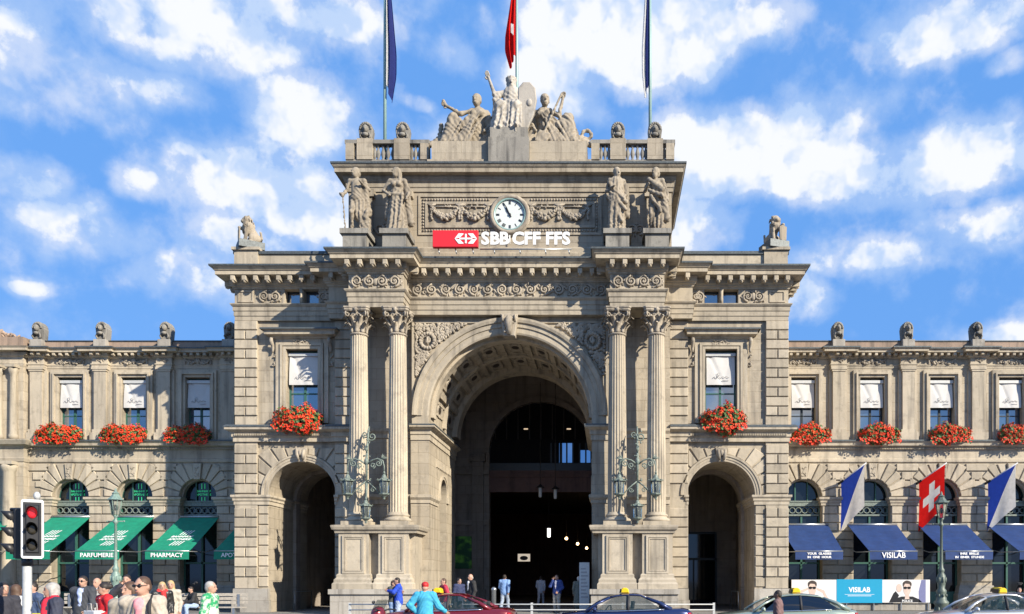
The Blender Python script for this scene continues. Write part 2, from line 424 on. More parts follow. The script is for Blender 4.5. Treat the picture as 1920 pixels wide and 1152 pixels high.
# ------------------------------------------------------------------ ground
q = NT('asphalt'); p = q.pos(); f = q.noise(p, 2.0, 6, .6); g = q.noise(p, 60, 3, .6)
q.col(q.mix(q.ramp(g, .3, .75), q.mix(q.ramp(f, .3, .7), (.060, .058, .056), (.045, .044, .043)), (.085, .083, .08))); q.set(Roughness=.85); q.bump(g, .5, .01)
stone('pavement', (.27, .255, .235), (.22, .21, .195), (.09, .085, .08), .3, None)
stone('kerb_stone', (.42, .41, .38), (.34, .33, .31), (.13, .125, .12), .3, None)
RD = -.30
part('road', MB().box(-900, 900, -900, 1200, -1.3, RD), M['asphalt']); tag(bpy.data.objects['road'], kind='structure')
tag(part('forecourt', MB().box(-70, 70, -9.0, 60, RD-.2, -.012), M['pavement']), kind='structure')
tag(part('kerb', MB().box(-70, 70, -9.28, -9.012, RD-.2, 0.0), M['kerb_stone']), kind='structure')
tag(part('platform_strip', MB().box(-70, 70, -11.9, -9.30, RD-.2, -.14), M['pavement']), kind='structure')
tag(part('kerb', MB().box(-70, 70, -12.15, -11.91, RD-.2, -.135), M['kerb_stone']), kind='structure')
tag(part('crossing_island', MB().box(-40, 3.2, -33, -18.6, RD-.2, -.15), M['pavement']), kind='structure')
cr = tag(part('road_marking', MB().box(-60, 60, -17.95, -17.83, RD+.003, RD+.007), M['white_paint']), kind='structure')
# paving slabs of the forecourt in front of the arches
slab = MB().prism([(-.72, -.46), (.72, -.46), (.72, .46), (-.72, .46)], 0, .03, .008).xf(Matrix.Rotation(R(-90), 4, 'X')).mesh('paving_slab', M['pavement'])
fc = bpy.data.objects['forecourt']
for i in range(20):
    for j in range(9):
        link('paving_slab', slab, fc, (-14.5+i*1.47+(j % 2)*.7, -8.4+j*.95, .012))

# ------------------------------------------------------------------ carved ornament
def strip(mb, path, wid, th=.03, smooth=True):
    """leaf: path of (point, outward normal, side) with half widths"""
    vs = []; F = []
    for (p, nn, sd), w in zip(path, wid):
        vs += [p-sd*w-nn*th*.4, p+nn*th, p+sd*w-nn*th*.4, p-nn*th]
    for k in range(len(path)-1):
        for i in range(4):
            j = (i+1) % 4; F.append((k*4+i, k*4+j, k*4+4+j, k*4+4+i))
    e = len(path)*4; F += [(3, 2, 1, 0), (e-4, e-3, e-2, e-1)]
    mb.add(vs, F, smooth)
def spiral(mb, cx, cz, r, y, a0, turns, sgn=1, th=.04, n=20):
    pts = []; rr = []
    for k in range(n+1):
        t = k/n; a = a0+sgn*turns*2*PI*t; q = r*(1-.86*t)
        pts.append((cx+q*math.cos(a), y-.04*t-.03, cz+q*math.sin(a))); rr.append(th*(1-.35*t))
    mb.tube(pts, rr, 6)
    mb.ball((cx, y-.03, cz), (r*.24, th*1.2, r*.24), 7, 5)
def blobs(mb, rng, x0, x1, z0, z1, y, n, s, ok=None):
    for _ in range(n):
        for _t in range(12):
            x = rng.uniform(x0, x1); z = rng.uniform(z0, z1)
            if ok is None or ok(x, z): break
        else: continue
        a = rng.uniform(s*.45, s); b = rng.uniform(s*.25, s*.5)
        m = MB().ball((0, 0, 0), (a, s*.55, b), 6, 4).xf(Matrix.Translation((x, y, z)) @ Matrix.Rotation(rng.uniform(0, PI), 4, 'Y'))
        mb.add(m.v, m.f, True)
def scroll_relief(x0, x1, z0, z1, y, seed=1):
    mb = MB(); rng = random.Random(seed); h = z1-z0; n = max(2, round((x1-x0)/(h*1.02)))
    if n % 2: n += 1
    w = (x1-x0)/n; mid = (x0+x1)/2
    for i in range(n):
        cx = x0+(i+.5)*w; sg = 1 if cx < mid else -1; up = (i if cx < mid else n-1-i) % 2
        spiral(mb, cx, (z0+z1)/2, h*.40, y, (PI*.5 if up else -PI*.5), 1.7, sg if up else -sg, h*.085)
        a0 = (cx-w*.5, (z0+z1)/2+(h*.34 if up else -h*.34))
        pts = [(cx-w*.62*sg+t*w*.62*sg, y-.012, (z0+z1)/2+(h*.40 if up else -h*.40)*math.sin(t*PI/2)) for t in [k/6 for k in range(7)]]
        mb.tube(pts, h*.075, 6)
        for k in range(5):
            a = rng.uniform(0, 2*PI); q = h*.46
            px, pz = cx+math.cos(a)*q, (z0+z1)/2+math.sin(a)*q
            if z0+.03 < pz < z1-.03:
                m = MB().ball((0, 0, 0), (h*.15, h*.10, h*.065), 6, 4).xf(Matrix.Translation((px, y, pz)) @ Matrix.Rotation(-a+.5, 4, 'Y')); mb.add(m.v, m.f, True)
    blobs(mb, rng, x0+.05, x1-.05, z0+.05, z1-.05, y, int(10*n), h*.105)
    mb.ball((mid, y-.01, (z0+z1)/2), (h*.2, h*.12, h*.3), 10, 8)
    return mb
def garland(mb, x0, x1, z, drop, y, r, rng, n=26):
    for k in range(n+1):
        t = k/n; x = x0+(x1-x0)*t; zz = z-drop*(1-(2*t-1)**2); s = r*(.55+.75*(1-(2*t-1)**2))
        for _ in range(3):
            mb.ball((x+rng.uniform(-.5, .5)*s, y-rng.uniform(0, .5)*s, zz+rng.uniform(-.7, .7)*s), s*rng.uniform(.4, .62), 6, 4)
    mb.tube([(x0+(x1-x0)*k/12, y, z-drop*(1-(2*k/12-1)**2)) for k in range(13)], r*.5, 6); mb.tube([(x0, y, z), (x1, y, z)], r*.28, 5)
    for x in (x0, x1):
        for k in range(7): mb.ball((x+rng.uniform(-.03, .03), y, z-.06-k*drop*.17), r*rng.uniform(.4, .75), 6, 4)
        m = MB().tube([(x-r*1.6, y, z+r), (x, y-.03, z+r*.2), (x+r*1.6, y, z+r)], [r*.25, r*.5, r*.25], 6); mb.add(m.v, m.f, True)

# ------------------------------------------------------------------ the portal building
portal = thing('station_portal', 'tall sandstone station portal with huge coffered arch, paired columns and clock attic', 'building')
ST, ASH, RUS, CAR, GRA = M['sandstone'], M['ashlar'], M['rustic'], M['carved'], M['granite']
PCX, PR, PZS = 10.35, 1.67, 5.80          # side arches
for s in (-1, 1):
    X = lambda a, b: (min(s*a, s*b), max(s*a, s*b))
    # pavilion body
    m = MB(); xa, xb = X(7.9, 13.60)
    m.archpanel(xa, xb, 0, 8.45, s*PCX, PR, PZS, .14, 5.2)
    wx0, wx1 = X(PCX-.78, PCX+.78)
    m.box(xa, wx0, .14, .7, 8.45, 15.20); m.box(wx1, xb, .14, .7, 8.45, 15.20)
    m.box(wx0, wx1, .14, .7, 13.0, 15.20); m.box(wx0, wx1, .14, .7, 8.45, 9.35)
    so0, so1 = X(13.05, 13.60); m.box(so0, so1, .7, 5.0, 8.45, 15.95)
    m.box(xa, xb, .62, .7, 15.2, 15.95)
    part('wall', m, ASH, portal)
    # corner pier and inner pier cores with rusticated blocks
    p0, p1 = X(12.55, 13.66); i0, i1 = X(7.75, 8.72)
    pm = MB().box(p0, p1, .03, .139, 1.2, 14.40).box(i0, i1, .03, .139, 1.2, 14.40)
    ps0, ps1 = X(13.601, 13.655); pm.box(ps0, ps1, .14, 5.0, 1.2, 14.4)
    part('pier', pm, ST, portal)
    zc = [(1.75+k*.49, 1.75+(k+1)*.49) for k in range(7)]+[(5.86+k*.49, 5.86+(k+1)*.49) for k in range(5)]+[(9.70+k*.47, 9.70+(k+1)*.47) for k in range(10)]
    for k, (z0, z1) in enumerate(zc):
        if k % 2: block(portal, p0-.03, p1+.03, z0, z1, -.05, .08, RUS)
        else:
            mid = (p0+p1)/2+s*.02
            block(portal, p0-.03, mid, z0, z1, -.05, .08, RUS); block(portal, mid, p1+.03, z0, z1, -.05, .08, RUS)
        if not 5.3 < z0 < 5.9: block(portal, i0-.01, i1+.01, z0, z1, -.05, .08, RUS)
    # jamb courses between pier and arch below the impost, voussoirs above
    for k in range(8):
        z0 = 1.25+k*.515
        for (a, b) in ((8.72, PCX-PR), (PCX+PR, 12.55)):
            if b-a > .2:
                x0, x1 = X(a, b); block(portal, x0, x1, z0, z0+.515, .07, .069, RUS)
    nv = 13
    for k in range(nv):
        a0, a1 = PI*k/nv+.018, PI*(k+1)/nv-.018
        ri = PR+.36
        def ray(a):
            r = 2.95
            if math.sin(a) > .02: r = min(r, (8.12-PZS)/math.sin(a))
            c = abs(math.cos(a))
            if c > .02: r = min(r, ((1.62+.55) if (math.cos(a)*s > 0) else 1.62)/c*1.0)
            return max(r, ri+.12)
        am = (a0+a1)/2
        if k == nv//2: continue
        poly = []
        for t in (0, .5, 1):
            a = a0+(a1-a0)*t; poly.append((s*PCX+ri*math.cos(a), PZS+ri*math.sin(a)))
        outer = [(s*PCX+ray(a)*math.cos(a), PZS+ray(a)*math.sin(a)) for a in (a1, a0)]
        poly = poly+outer
        poly = poly[::-1]
        part('voussoir', MB().prism(poly, .055, .139, .02), RUS, portal)
    # archivolt, key console, impost
    part('archivolt', MB().arch([(0.0, .02), (.10, .02), (.11, -.01), (.22, -.01), (.24, -.05), (.33, -.05), (.35, .02), (.35, .138), (0, .138)], s*PCX, PZS, PR, n=36), ST, portal)
    km = MB().prism([(s*PCX-.20, PZS+PR-.05), (s*PCX+.20, PZS+PR-.05), (s*PCX+.30, 8.12), (s*PCX-.30, 8.12)], -.12, .13, .03)
    rng = random.Random(3)
    km.tube([(s*PCX-.17, -.2, 8.0), (s*PCX-.15, -.24, 7.75), (s*PCX-.1, -.16, 7.5)], [.07, .09, .05], 7)
    km.tube([(s*PCX+.17, -.2, 8.0), (s*PCX+.15, -.24, 7.75), (s*PCX+.1, -.16, 7.5)], [.07, .09, .05], 7)
    km.ball((s*PCX, -.2, 7.85), (.12, .1, .16), 8, 6)
    part('keystone', km, CAR, portal)
    imp = [(0, 5.32), (.05, 5.32), (.05, 5.48), (.10, 5.52), (.10, 5.62), (.17, 5.70), (.17, 5.80), (0, 5.80)]
    for (a, b) in ((8.74, PCX-PR), (PCX+PR, 13.66)):
        x0, x1 = X(a, b)
        inner = x1 if (b == PCX-PR) == (s > 0) else x0
        path = [(x0, .05), (x1, .05)]
        if abs(abs(x1)-(PCX-PR)) < .01 or abs(abs(x1)-(PCX+PR)) < .01: path.append((x1, 5.0))
        if abs(abs(x0)-(PCX-PR)) < .01 or abs(abs(x0)-(PCX+PR)) < .01: path.insert(0, (x0, 5.0))
        if abs(x1-13.66) < .01: path.append((x1, 5.0))
        if abs(x0+13.66) < .01: path.insert(0, (x0, 5.0))
        part('impost', MB().sweep(imp, path), ST, portal)
    # granite plinth
    for (a, b) in ((8.02, PCX-PR-.0), (PCX+PR, 13.66)):
        x0, x1 = X(a, b); g = MB().box(x0-.10, x1+.10, -.14, .135, 0, .62).box(x0-.05, x1+.05, -.09, .135, .62, 1.18)
        part('plinth', g, GRA, portal)
    # passage: pilasters, rib and dim back wall with doors
    x0, x1 = X(PCX-PR, PCX+PR)
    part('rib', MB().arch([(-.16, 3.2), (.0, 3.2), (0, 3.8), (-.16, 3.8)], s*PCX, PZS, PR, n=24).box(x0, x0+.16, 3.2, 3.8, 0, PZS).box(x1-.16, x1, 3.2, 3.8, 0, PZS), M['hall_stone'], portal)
    # string course above the arch
    sc = [(-.1, 8.42), (.06, 8.42), (.06, 8.62), (.12, 8.66), (.12, 8.86), (.2, 8.9), (.36, 8.98), (.36, 9.10), (.30, 9.18), (-.1, 9.22)]
    path = [(-13.66, 5.0), (-13.66, 0.0), (-8.72, 0.0), (-8.72, -.1), (-7.8, -.1)] if s < 0 else [(7.8, -.1), (8.72, -.1), (8.72, 0), (13.66, 0), (13.66, 5)]
    part('string_course', MB().sweep(sc, path), ST, portal)
    part('lead_flashing', MB().sweep([(-.1, 9.222), (.305, 9.185), (.365, 9.10), (.385, 9.09), (.385, 9.135), (.31, 9.215), (-.1, 9.25)], path), M['lead'], portal)
    dn = MB()
    for k in range(int(4.9/.085)):
        x = X(8.75, 13.6)[0]+k*.085; dn.box(x, x+.045, -.185, -.1, 8.70, 8.80)
    tag(part('dentil_row', dn, ST, portal), kind='stuff')
    # upper window: surround, hood on consoles, sash, blind
    sur = MB()
    for (o, w, y) in ((1.30, .22, .02), (1.06, .12, -.06), (.92, .13, -.02)):
        x = s*PCX; zt = 13.0+(o-.78)
        sur.box(x-o, x-o+w, y, .139, 9.36, zt); sur.box(x+o-w, x+o, y, .139, 9.36, zt); sur.box(x-o+w, x+o-w, y, .139, zt-w, zt)
    win = part('window', sur, ST, portal)
    hood = MB().sweep([(0, 13.50), (.10, 13.52), (.14, 13.60), (.40, 13.64), (.42, 13.80), (.52, 13.90), (0, 13.95)], [(s*PCX-1.32, .139), (s*PCX-1.32, .05), (s*PCX+1.32, .05), (s*PCX+1.32, .139)])
    part('hood', hood, ST, win)
    part('lead_flashing', MB().sweep([(0, 13.952), (.525, 13.90), (.54, 13.85), (.56, 13.85), (.55, 13.925), (0, 13.98)], [(s*PCX-1.32, .139), (s*PCX-1.32, .05), (s*PCX+1.32, .05), (s*PCX+1.32, .139)]), M['lead'], win)
    for t in (-1, 1):
        c = MB().tube([(0, -.30, 13.48), (0, -.34, 13.34), (0, -.16, 13.18), (0, -.10, 12.98), (0, -.14, 12.84)], [.08, .1, .09, .07, .05], 8)
        cn = part('console', c, CAR, win, (s*PCX+t*1.42, .1, 0)); cr_ = MB(); blobs(cr_, random.Random(5), -.08, .08, 12.2, 12.8, -.02, 9, .09); part('console_relief', cr_, CAR, win, (s*PCX+t*1.42, .1, 0))
    rl = MB(); blobs(rl, random.Random(8), s*PCX-.42, s*PCX+.42, 13.22, 13.42, -.05, 22, .07); part('hood_relief', rl, CAR, win)
    fm = MB(); x = s*PCX
    for (a, b, c, d) in ((x-.78, x-.70, 9.36, 13), (x+.70, x+.78, 9.36, 13), (x-.05, x+.05, 9.36, 12.9), (x-.70, x+.70, 12.9, 13), (x-.70, x+.70, 10.86, 10.92), (x-.7, x+.7, 9.36, 9.45), (x-.7, x+.7, 11.7, 11.8)):
        fm.box(a, b, .44, .52, c, d)
    part('frame', fm, M['green_frame'], win)
    part('pane', MB().box(x-.72, x+.72, .49, .50, 9.36, 12.95), M['pane_sky'], win)
    # entablature windows
    ew = part('frieze_window', MB().box(s*PCX-.95, s*PCX-.84, -.03, .5, 15.22, 15.93).box(s*PCX+.84, s*PCX+.95, -.03, .5, 15.22, 15.93).box(s*PCX-.09, s*PCX+.09, -.04, .5, 15.22, 15.93).lathe([(.06, 0), (.09, .2), (.06, .4), (.1, .7)], (s*PCX, -.06, 15.22), 8), ST, portal)
    part('pane', MB().box(s*PCX-.84, s*PCX+.84, .40, .41, 15.22, 15.93), M['pane_sky'], ew)
    part('frame', MB().box(s*PCX-.84, s*PCX+.84, .36, .39, 15.86, 15.93).box(s*PCX-.84, s*PCX-.78, .36, .39, 15.22, 15.86).box(s*PCX+.78, s*PCX+.84, .36, .39, 15.22, 15.86), M['dark_frame'], ew)
    for (a, b) in ((8.98, PCX-1.0), (PCX+1.0, 12.5)):
        x0, x1 = X(a, b)
        rel = scroll_relief(x0+.03, x1-.03, 15.26, 15.90, -.02, 11+int(a)); part('relief_panel', rel, CAR, portal)
    x0, x1 = X(12.72, 13.50); part('panel', MB().box(x0, x1, -.04, .0, 15.30, 15.38).box(x0, x1, -.04, 0, 15.80, 15.88).box(x0, x0+.08, -.04, 0, 15.38, 15.80).box(x1-.08, x1, -.04, 0, 15.38, 15.80), ST, portal)
    # parapet and lion pedestal
    x0, x1 = X(8.0, 13.60)
    part('parapet', MB().box(x0, x1, -.12, .5, 16.86, 17.62), ST, portal)
    part('coping', MB().box(x0-.05, x1+.05, -.2, .58, 17.62, 17.76), M['lead'], portal)
    x0, x1 = X(12.42, 13.58)
    part('lion_pedestal', MB().box(x0, x1, -.24, .7, 16.90, 17.78).box(x0-.1, x1+.1, -.34, .8, 17.78, 17.92), ST, portal)

# column bays
CXS = (5.2, 7.05); CYA = -1.55
for s in (-1, 1):
    X = lambda a, b: (min(s*a, s*b), max(s*a, s*b))
    x0, x1 = X(4.30, 7.80)
    part('wall', MB().box(x0, x1, -.30, .13, 1.2, 14.40), ASH, portal)
    for zz in (5.32, 8.55):
        prof = [(0, zz), (.06, zz), (.06, zz+.2), (.16, zz+.34), (.16, zz+.46), (0, zz+.48)]
        part('string_course', MB().sweep(prof, [(x0+.02, -.299), (x1-.02, -.299)]), ST, portal)
    g0, g1 = X(3.98, 7.98)
    g = MB().box(g0, g1, -2.85, .02, 0, .95).box(g0-.06, g1+.06, -2.95, .02, .95, 1.18); part('plinth', g, GRA, portal)
    ped = MB().box(x0+s*.0, x1, -2.0, -.31, 1.18, 4.0)
    part('pedestal_core', ped, ST, portal)
    for cx in CXS:
        c = s*cx; w = .70
        pd = part('pedestal', MB().box(c-w, c+w, -2.36, -1.99, 1.9, 3.78), ST, portal)
        basep = [(0, 1.181), (.24, 1.181), (.24, 1.42), (.17, 1.50), (.17, 1.62), (.08, 1.72), (.08, 1.84), (.02, 1.90), (0, 1.90)]
        part('base_moulding', MB().sweep(basep, [(c-w, -1.99), (c-w, -2.36), (c+w, -2.36), (c+w, -1.99)]), ST, pd)
        f = MB()
        for o, ww, y in ((.52, .10, -2.43), (.40, .05, -2.40)):
            f.box(c-o, c-o+ww, y, -2.358, 2.84-.42-o, 2.84+.42+o-.1); f.box(c+o-ww, c+o, y, -2.358, 2.84-.42-o, 2.84+.42+o-.1)
            f.box(c-o+ww, c+o-ww, y, -2.358, 2.84-.42-o, 2.84-.42-o+ww); f.box(c-o+ww, c+o-ww, y, -2.358, 2.84+.42+o-.1-ww, 2.84+.42+o-.1)
        part('panel_frame', f, ST, pd)
    capp = [(0, 3.78), (.05, 3.78), (.07, 3.88), (.16, 3.94), (.20, 4.06), (.20, 4.14), (0, 4.17)]
    part('pedestal_cap', MB().sweep(capp, [(g0+.12, -.32), (g0+.12, -2.38), (g1-.18, -2.38), (g1-.18, -.32)]).box(g0+.12, g1-.18, -2.37, -.32, 3.80, 4.165), ST, portal)
# columns
flute = lambda a, z: 1-.055*(max(0.0, math.cos(a*20+PI))**.5)
def shaft_prof():
    pr = []
    for k in range(13):
        t = k/12; pr.append((.455-.075*t**1.6, 4.78+(13.14-4.78)*t))
    return pr
sm = MB()
def shaft(mb):
    n = 120; prof = shaft_prof(); vs = []; F = []
    for r, z in prof:
        for i in range(n):
            ph = (i % 6); k = (0.0, .0, .052, .075, .052, .0)[ph]; a = 2*PI*i/n; vs.append(((r*(1-k*1.15))*math.cos(a), (r*(1-k*1.15))*math.sin(a), z))
    for k in range(len(prof)-1):
        for i in range(n):
            j = (i+1) % n; F.append((k*n+i, k*n+j, (k+1)*n+j, (k+1)*n+i))
    mb.add(vs, F, False)
shaft(sm); shaft_me = sm.mesh('shaft', ST)
bm_ = MB().box(-.66, .66, -.66, .66, 4.17, 4.36).lathe([(.60, 4.36), (.64, 4.40), (.64, 4.47), (.58, 4.52), (.52, 4.55), (.51, 4.60), (.54, 4.62), (.56, 4.66), (.53, 4.70), (.47, 4.72), (.47, 4.80)], n=32)
base_me = bm_.mesh('base', ST)
def capital():
    mb = MB(); h = 1.22; z0 = 13.14
    mb.lathe([(.39, z0), (.43, z0+.03), (.43, z0+.08), (.38, z0+.11), (.37, z0+.5), (.42, z0+.85), (.53, z0+1.06)], n=24)
    def leaf(a, zb, hh, w, out):
        er = Vector((math.cos(a), math.sin(a), 0)); sd = Vector((-math.sin(a), math.cos(a), 0)); path = []; wd = []
        for k in range(8):
            t = k/7; r = .385+.05*t+out*max(0, t-.45)**1.4*2.4; z = zb+hh*(t*1.12 if t < .86 else .963-(t-.86)*1.5)
            path.append((er*r+Vector((0, 0, z)), er, sd)); wd.append(w*(1.0+.25*math.sin(t*3*PI)**2)*(1 if t < .75 else 1-(t-.75)*2.6))
        strip(mb, path, wd, .035)
        tip = er*(.40+out*.62)+Vector((0, 0, zb+hh*.88)); mb.ball(tip, (.06, .06, .05), 6, 4)
    for i in range(8): leaf(2*PI*i/8, z0+.10, .46, .125, .30)
    for i in range(8): leaf(2*PI*(i+.5)/8, z0+.30, .58, .115, .38)
    for i in range(4):
        a = PI/4+i*PI/2; er = Vector((math.cos(a), math.sin(a), 0)); sd = Vector((-math.sin(a), math.cos(a), 0))
        for e in (-1, 1):
            pts = [er*.40+sd*e*.16+Vector((0, 0, z0+.62))]
            for k in range(15):
                t = k/14; an = PI*.9-t*2.9*PI; q = .15*(1-.72*t)
                pts.append(er*(.62+q*math.cos(an))+sd*e*(.05+.02*t)+Vector((0, 0, z0+.93+q*math.sin(an))))
            mb.tube(pts, [.035]+[.045*(1-.3*k/14) for k in range(15)], 6)
        a2 = i*PI/2; e2 = Vector((math.cos(a2), math.sin(a2), 0)); c = e2*.56+Vector((0, 0, z0+1.12))
        mb.ball(c, (.10, .10, .11), 8, 6)
        for k in range(5):
            an = 2*PI*k/5; s2 = Vector((-math.sin(a2), math.cos(a2), 0)); mb.ball(c+s2*math.cos(an)*.09+Vector((0, 0, .09*math.sin(an))), .055, 6, 4)
        for e in (-1, 1):
            s2 = Vector((-math.sin(a2), math.cos(a2), 0)); pts = []
            for k in range(11):
                t = k/10; an = -PI*.5+t*2.4*PI; q = .09*(1-.7*t); pts.append(e2*.50+s2*e*(.11+q*math.cos(an))+Vector((0, 0, z0+.88+q*math.sin(an))))
            mb.tube(pts, .028, 5)
    ab = []
    for i in range(4):
        a = PI/4+i*PI/2
        for da in (-.10, .10): ab.append((.80*math.cos(a+da), .80*math.sin(a+da)))
        b = a+PI/4
        for t in (-.5, -.25, 0, .25, .5):
            q = .545+.9*abs(t)**2*.55; ab.append((q*math.cos(b+t*.85), q*math.sin(b+t*.85)))
    n = len(ab); rings = [(.93, z0+1.05), (1.0, z0+1.10), (1.0, z0+1.17), (1.05, z0+1.19), (1.05, z0+1.258)]
    vs = [(x*k, y*k, z) for k, z in rings for x, y in ab]; F = []
    for k in range(len(rings)-1):
        for i in range(n): F.append((k*n+i, k*n+(i+1) % n, (k+1)*n+(i+1) % n, (k+1)*n+i))
    F += [tuple(range(n))[::-1], tuple((len(rings)-1)*n+i for i in range(n))]
    mb.add(vs, F, False); return mb
cap_me = capital().mesh('capital', CAR)
for s in (-1, 1):
    for cx in CXS:
        c = link('column', shaft_me, portal, (s*cx, CYA, 0)); link('base', base_me, c); link('capital', cap_me, c)

# centre bay: great arch with coffered barrel
AR, AZ = 3.97, 9.60
m = MB(); m.archpanel(-4.85, 4.85, 9.20, 14.40, 0, AR, AZ, -.50, 6.3, n=48)
part('wall', m, ASH, portal)
for s in (-1, 1):      # jambs with an arched side opening
    x0, x1 = (-4.85, -AR) if s < 0 else (AR, 4.85)
    j = MB().box(x0, x1, -.5, 1.75, 0, 9.2).box(x0, x1, 4.05, 6.3, 0, 9.2)
    jp = MB().archpanel(1.75, 4.05, 0, 9.2, 2.9, .86, 6.05, x0, x1, n=20).rot90(); j.add(jp.v, jp.f)
    part('jamb', j, ASH, portal)
    xf = x0 if s > 0 else x1; o = -1 if s > 0 else 1
    ja = MB().arch([(0, 0), (.22, 0), (.22, .09), (.12, .09), (.12, .05), (0, .05)], 2.9, 6.05, .86, n=20); ja.v = [(xf+o*y, x, z) for x, y, z in ja.v]
    ja.box(min(xf, xf+o*.09), max(xf, xf+o*.09), 1.60, 2.04, 5.72, 6.04); ja.box(min(xf, xf+o*.09), max(xf, xf+o*.09), 3.76, 4.2, 5.72, 6.04)
    part('side_archivolt', ja, ST, portal)
    fr = MB()
    for k in range(9): fr.box(min(xf, xf+o*.05), max(xf, xf+o*.05), 1.2+k*.42, 1.2+k*.42+.3, 7.35, 7.75)
    part('fret_band', fr, ST, portal)
    # impost cornice running into the passage
    impo = [(0, 8.42), (.05, 8.42), (.05, 8.66), (.10, 8.70), (.10, 8.88), (.2, 8.95), (.34, 9.02), (.34, 9.14), (0, 9.20)]
    path = [(-4.85, -.5), (-AR, -.5), (-AR, 6.3)] if s < 0 else [(AR, 6.3), (AR, -.5), (4.85, -.5)]
    part('impost', MB().sweep(impo, path), ST, portal); part('lead_flashing', MB().sweep([(0, 9.202), (.34, 9.145), (.345, 9.10), (.365, 9.10), (.36, 9.16), (0, 9.225)], path), M['lead'], portal)
    lo = [(0, 5.35), (.05, 5.35), (.05, 5.5), (.14, 5.62), (.14, 5.76), (0, 5.78)]
    part('string_course', MB().sweep(lo, ([(-4.85, -.5), (-AR, -.5), (-AR, 1.55)] if s < 0 else [(AR, 1.55), (AR, -.5), (4.85, -.5)])), ST, portal)
    fp = [(0, .0), (.12, 0), (.12, 1.0), (.05, 1.18), (0, 1.2)]
    part('plinth', MB().sweep(fp, ([(-4.25, -.5), (-AR, -.5), (-AR, 1.75)] if s < 0 else [(AR, 1.75), (AR, -.5), (4.25, -.5)])), GRA, portal)
part('archivolt', MB().arch([(-.02, -.56), (.06, -.60), (.30, -.60), (.32, -.66), (.52, -.66), (.54, -.74), (.66, -.78), (.76, -.78), (.80, -.62), (.80, -.499), (-.02, -.499)], 0, AZ, AR, n=64), ST, portal)
part('archivolt_foot', MB().box(-AR-.80, -AR, -.60, -.499, 9.2, AZ), ST, portal); part('archivolt_foot', MB().box(AR, AR+.80, -.60, -.499, 9.2, AZ), ST, portal)
k = MB().prism([(-.28, 13.35), (.28, 13.35), (.42, 14.42), (-.42, 14.42)], -1.0, -.5, .04)
for e in (-1, 1):
    pts = []
    for t in range(16):
        u = t/15; an = PI*.5+e*0+u*2.6*PI; q = .17*(1-.75*u); pts.append((e*.30, -1.02+q*math.cos(an)*.8, 14.18+q*math.sin(an)))
    k.tube(pts, .05, 6)
k.tube([(0, -1.05, 14.25), (0, -1.16, 13.95), (0, -1.08, 13.65), (0, -1.02, 13.42)], [.14, .2, .14, .1], 8); blobs(k, random.Random(4), -.22, .22, 13.5, 14.3, -1.06, 24, .1)
part('keystone', k, CAR, portal)
# coffers
vault = part('barrel_vault', MB().arch([(-.14, -.1), (.02, -.1), (.02, .55), (-.14, .55)], 0, AZ, AR, n=48).arch([(-.14, 2.75), (.02, 2.75), (.02, 3.15), (-.14, 3.15)], 0, AZ, AR, n=48).arch([(-.30, 5.35), (.02, 5.35), (.02, 6.32), (-.30, 6.32)], 0, AZ, AR, n=48), ST, portal)
VRING = MB().lathe([(.62, -.02), (.62, .05), (.54, .07), (.48, .03)], n=22, sy=.62).mesh('vent_ring', CAR)
VDISC = MB().lathe([(.50, -.01), (.50, .02), (.30, .03), (.06, .04)], n=18, sy=.62).mesh('vent_dark_disc', M['bronze_dark'])  # dark disc: the shade inside a round vent opening put into colour
NC = 9
for i in range(NC+1):
    a = PI*i/NC; w = .10
    if 0 < i < NC:
        part('coffer_rib', MB().arch([(-.13, .551), (.01, .551), (.01, 2.749), (-.13, 2.749)], 0, AZ, AR, a-w/2.6, a+w/2.6, 3).arch([(-.13, 3.151), (.01, 3.151), (.01, 5.349), (-.13, 5.349)], 0, AZ, AR, a-w/2.6, a+w/2.6, 3), ST, vault)
    if i < NC:
        am = PI*(i+.5)/NC
        for yc in (1.65, 4.25):
            fr = MB(); hw = PI/NC/2-.09
            for (b0, b1, ya, yb) in ((am-hw, am+hw, yc-.95, yc-.83), (am-hw, am+hw, yc+.83, yc+.95), (am-hw, am-hw+.03, yc-.83, yc+.83), (am+hw-.03, am+hw, yc-.83, yc+.83)):
                fr.arch([(-.06, ya), (.01, ya), (.01, yb), (-.06, yb)], 0, AZ, AR, b0, b1, 4)
            cf = part('coffer', fr, ST, vault)
            loc = ((AR-.005)*math.cos(am), yc, AZ+(AR-.005)*math.sin(am)); rot = (0, -(am+PI/2) + PI*0, 0)
            zz_ = Vector((-math.cos(am), 0, -math.sin(am))); xx_ = Vector((0, 1, 0)); rot = Matrix((xx_, zz_.cross(xx_), zz_)).transposed().to_euler()
            link('vent_ring', VRING, cf, loc, rot); link('vent_dark_disc', VDISC, cf, loc, rot)
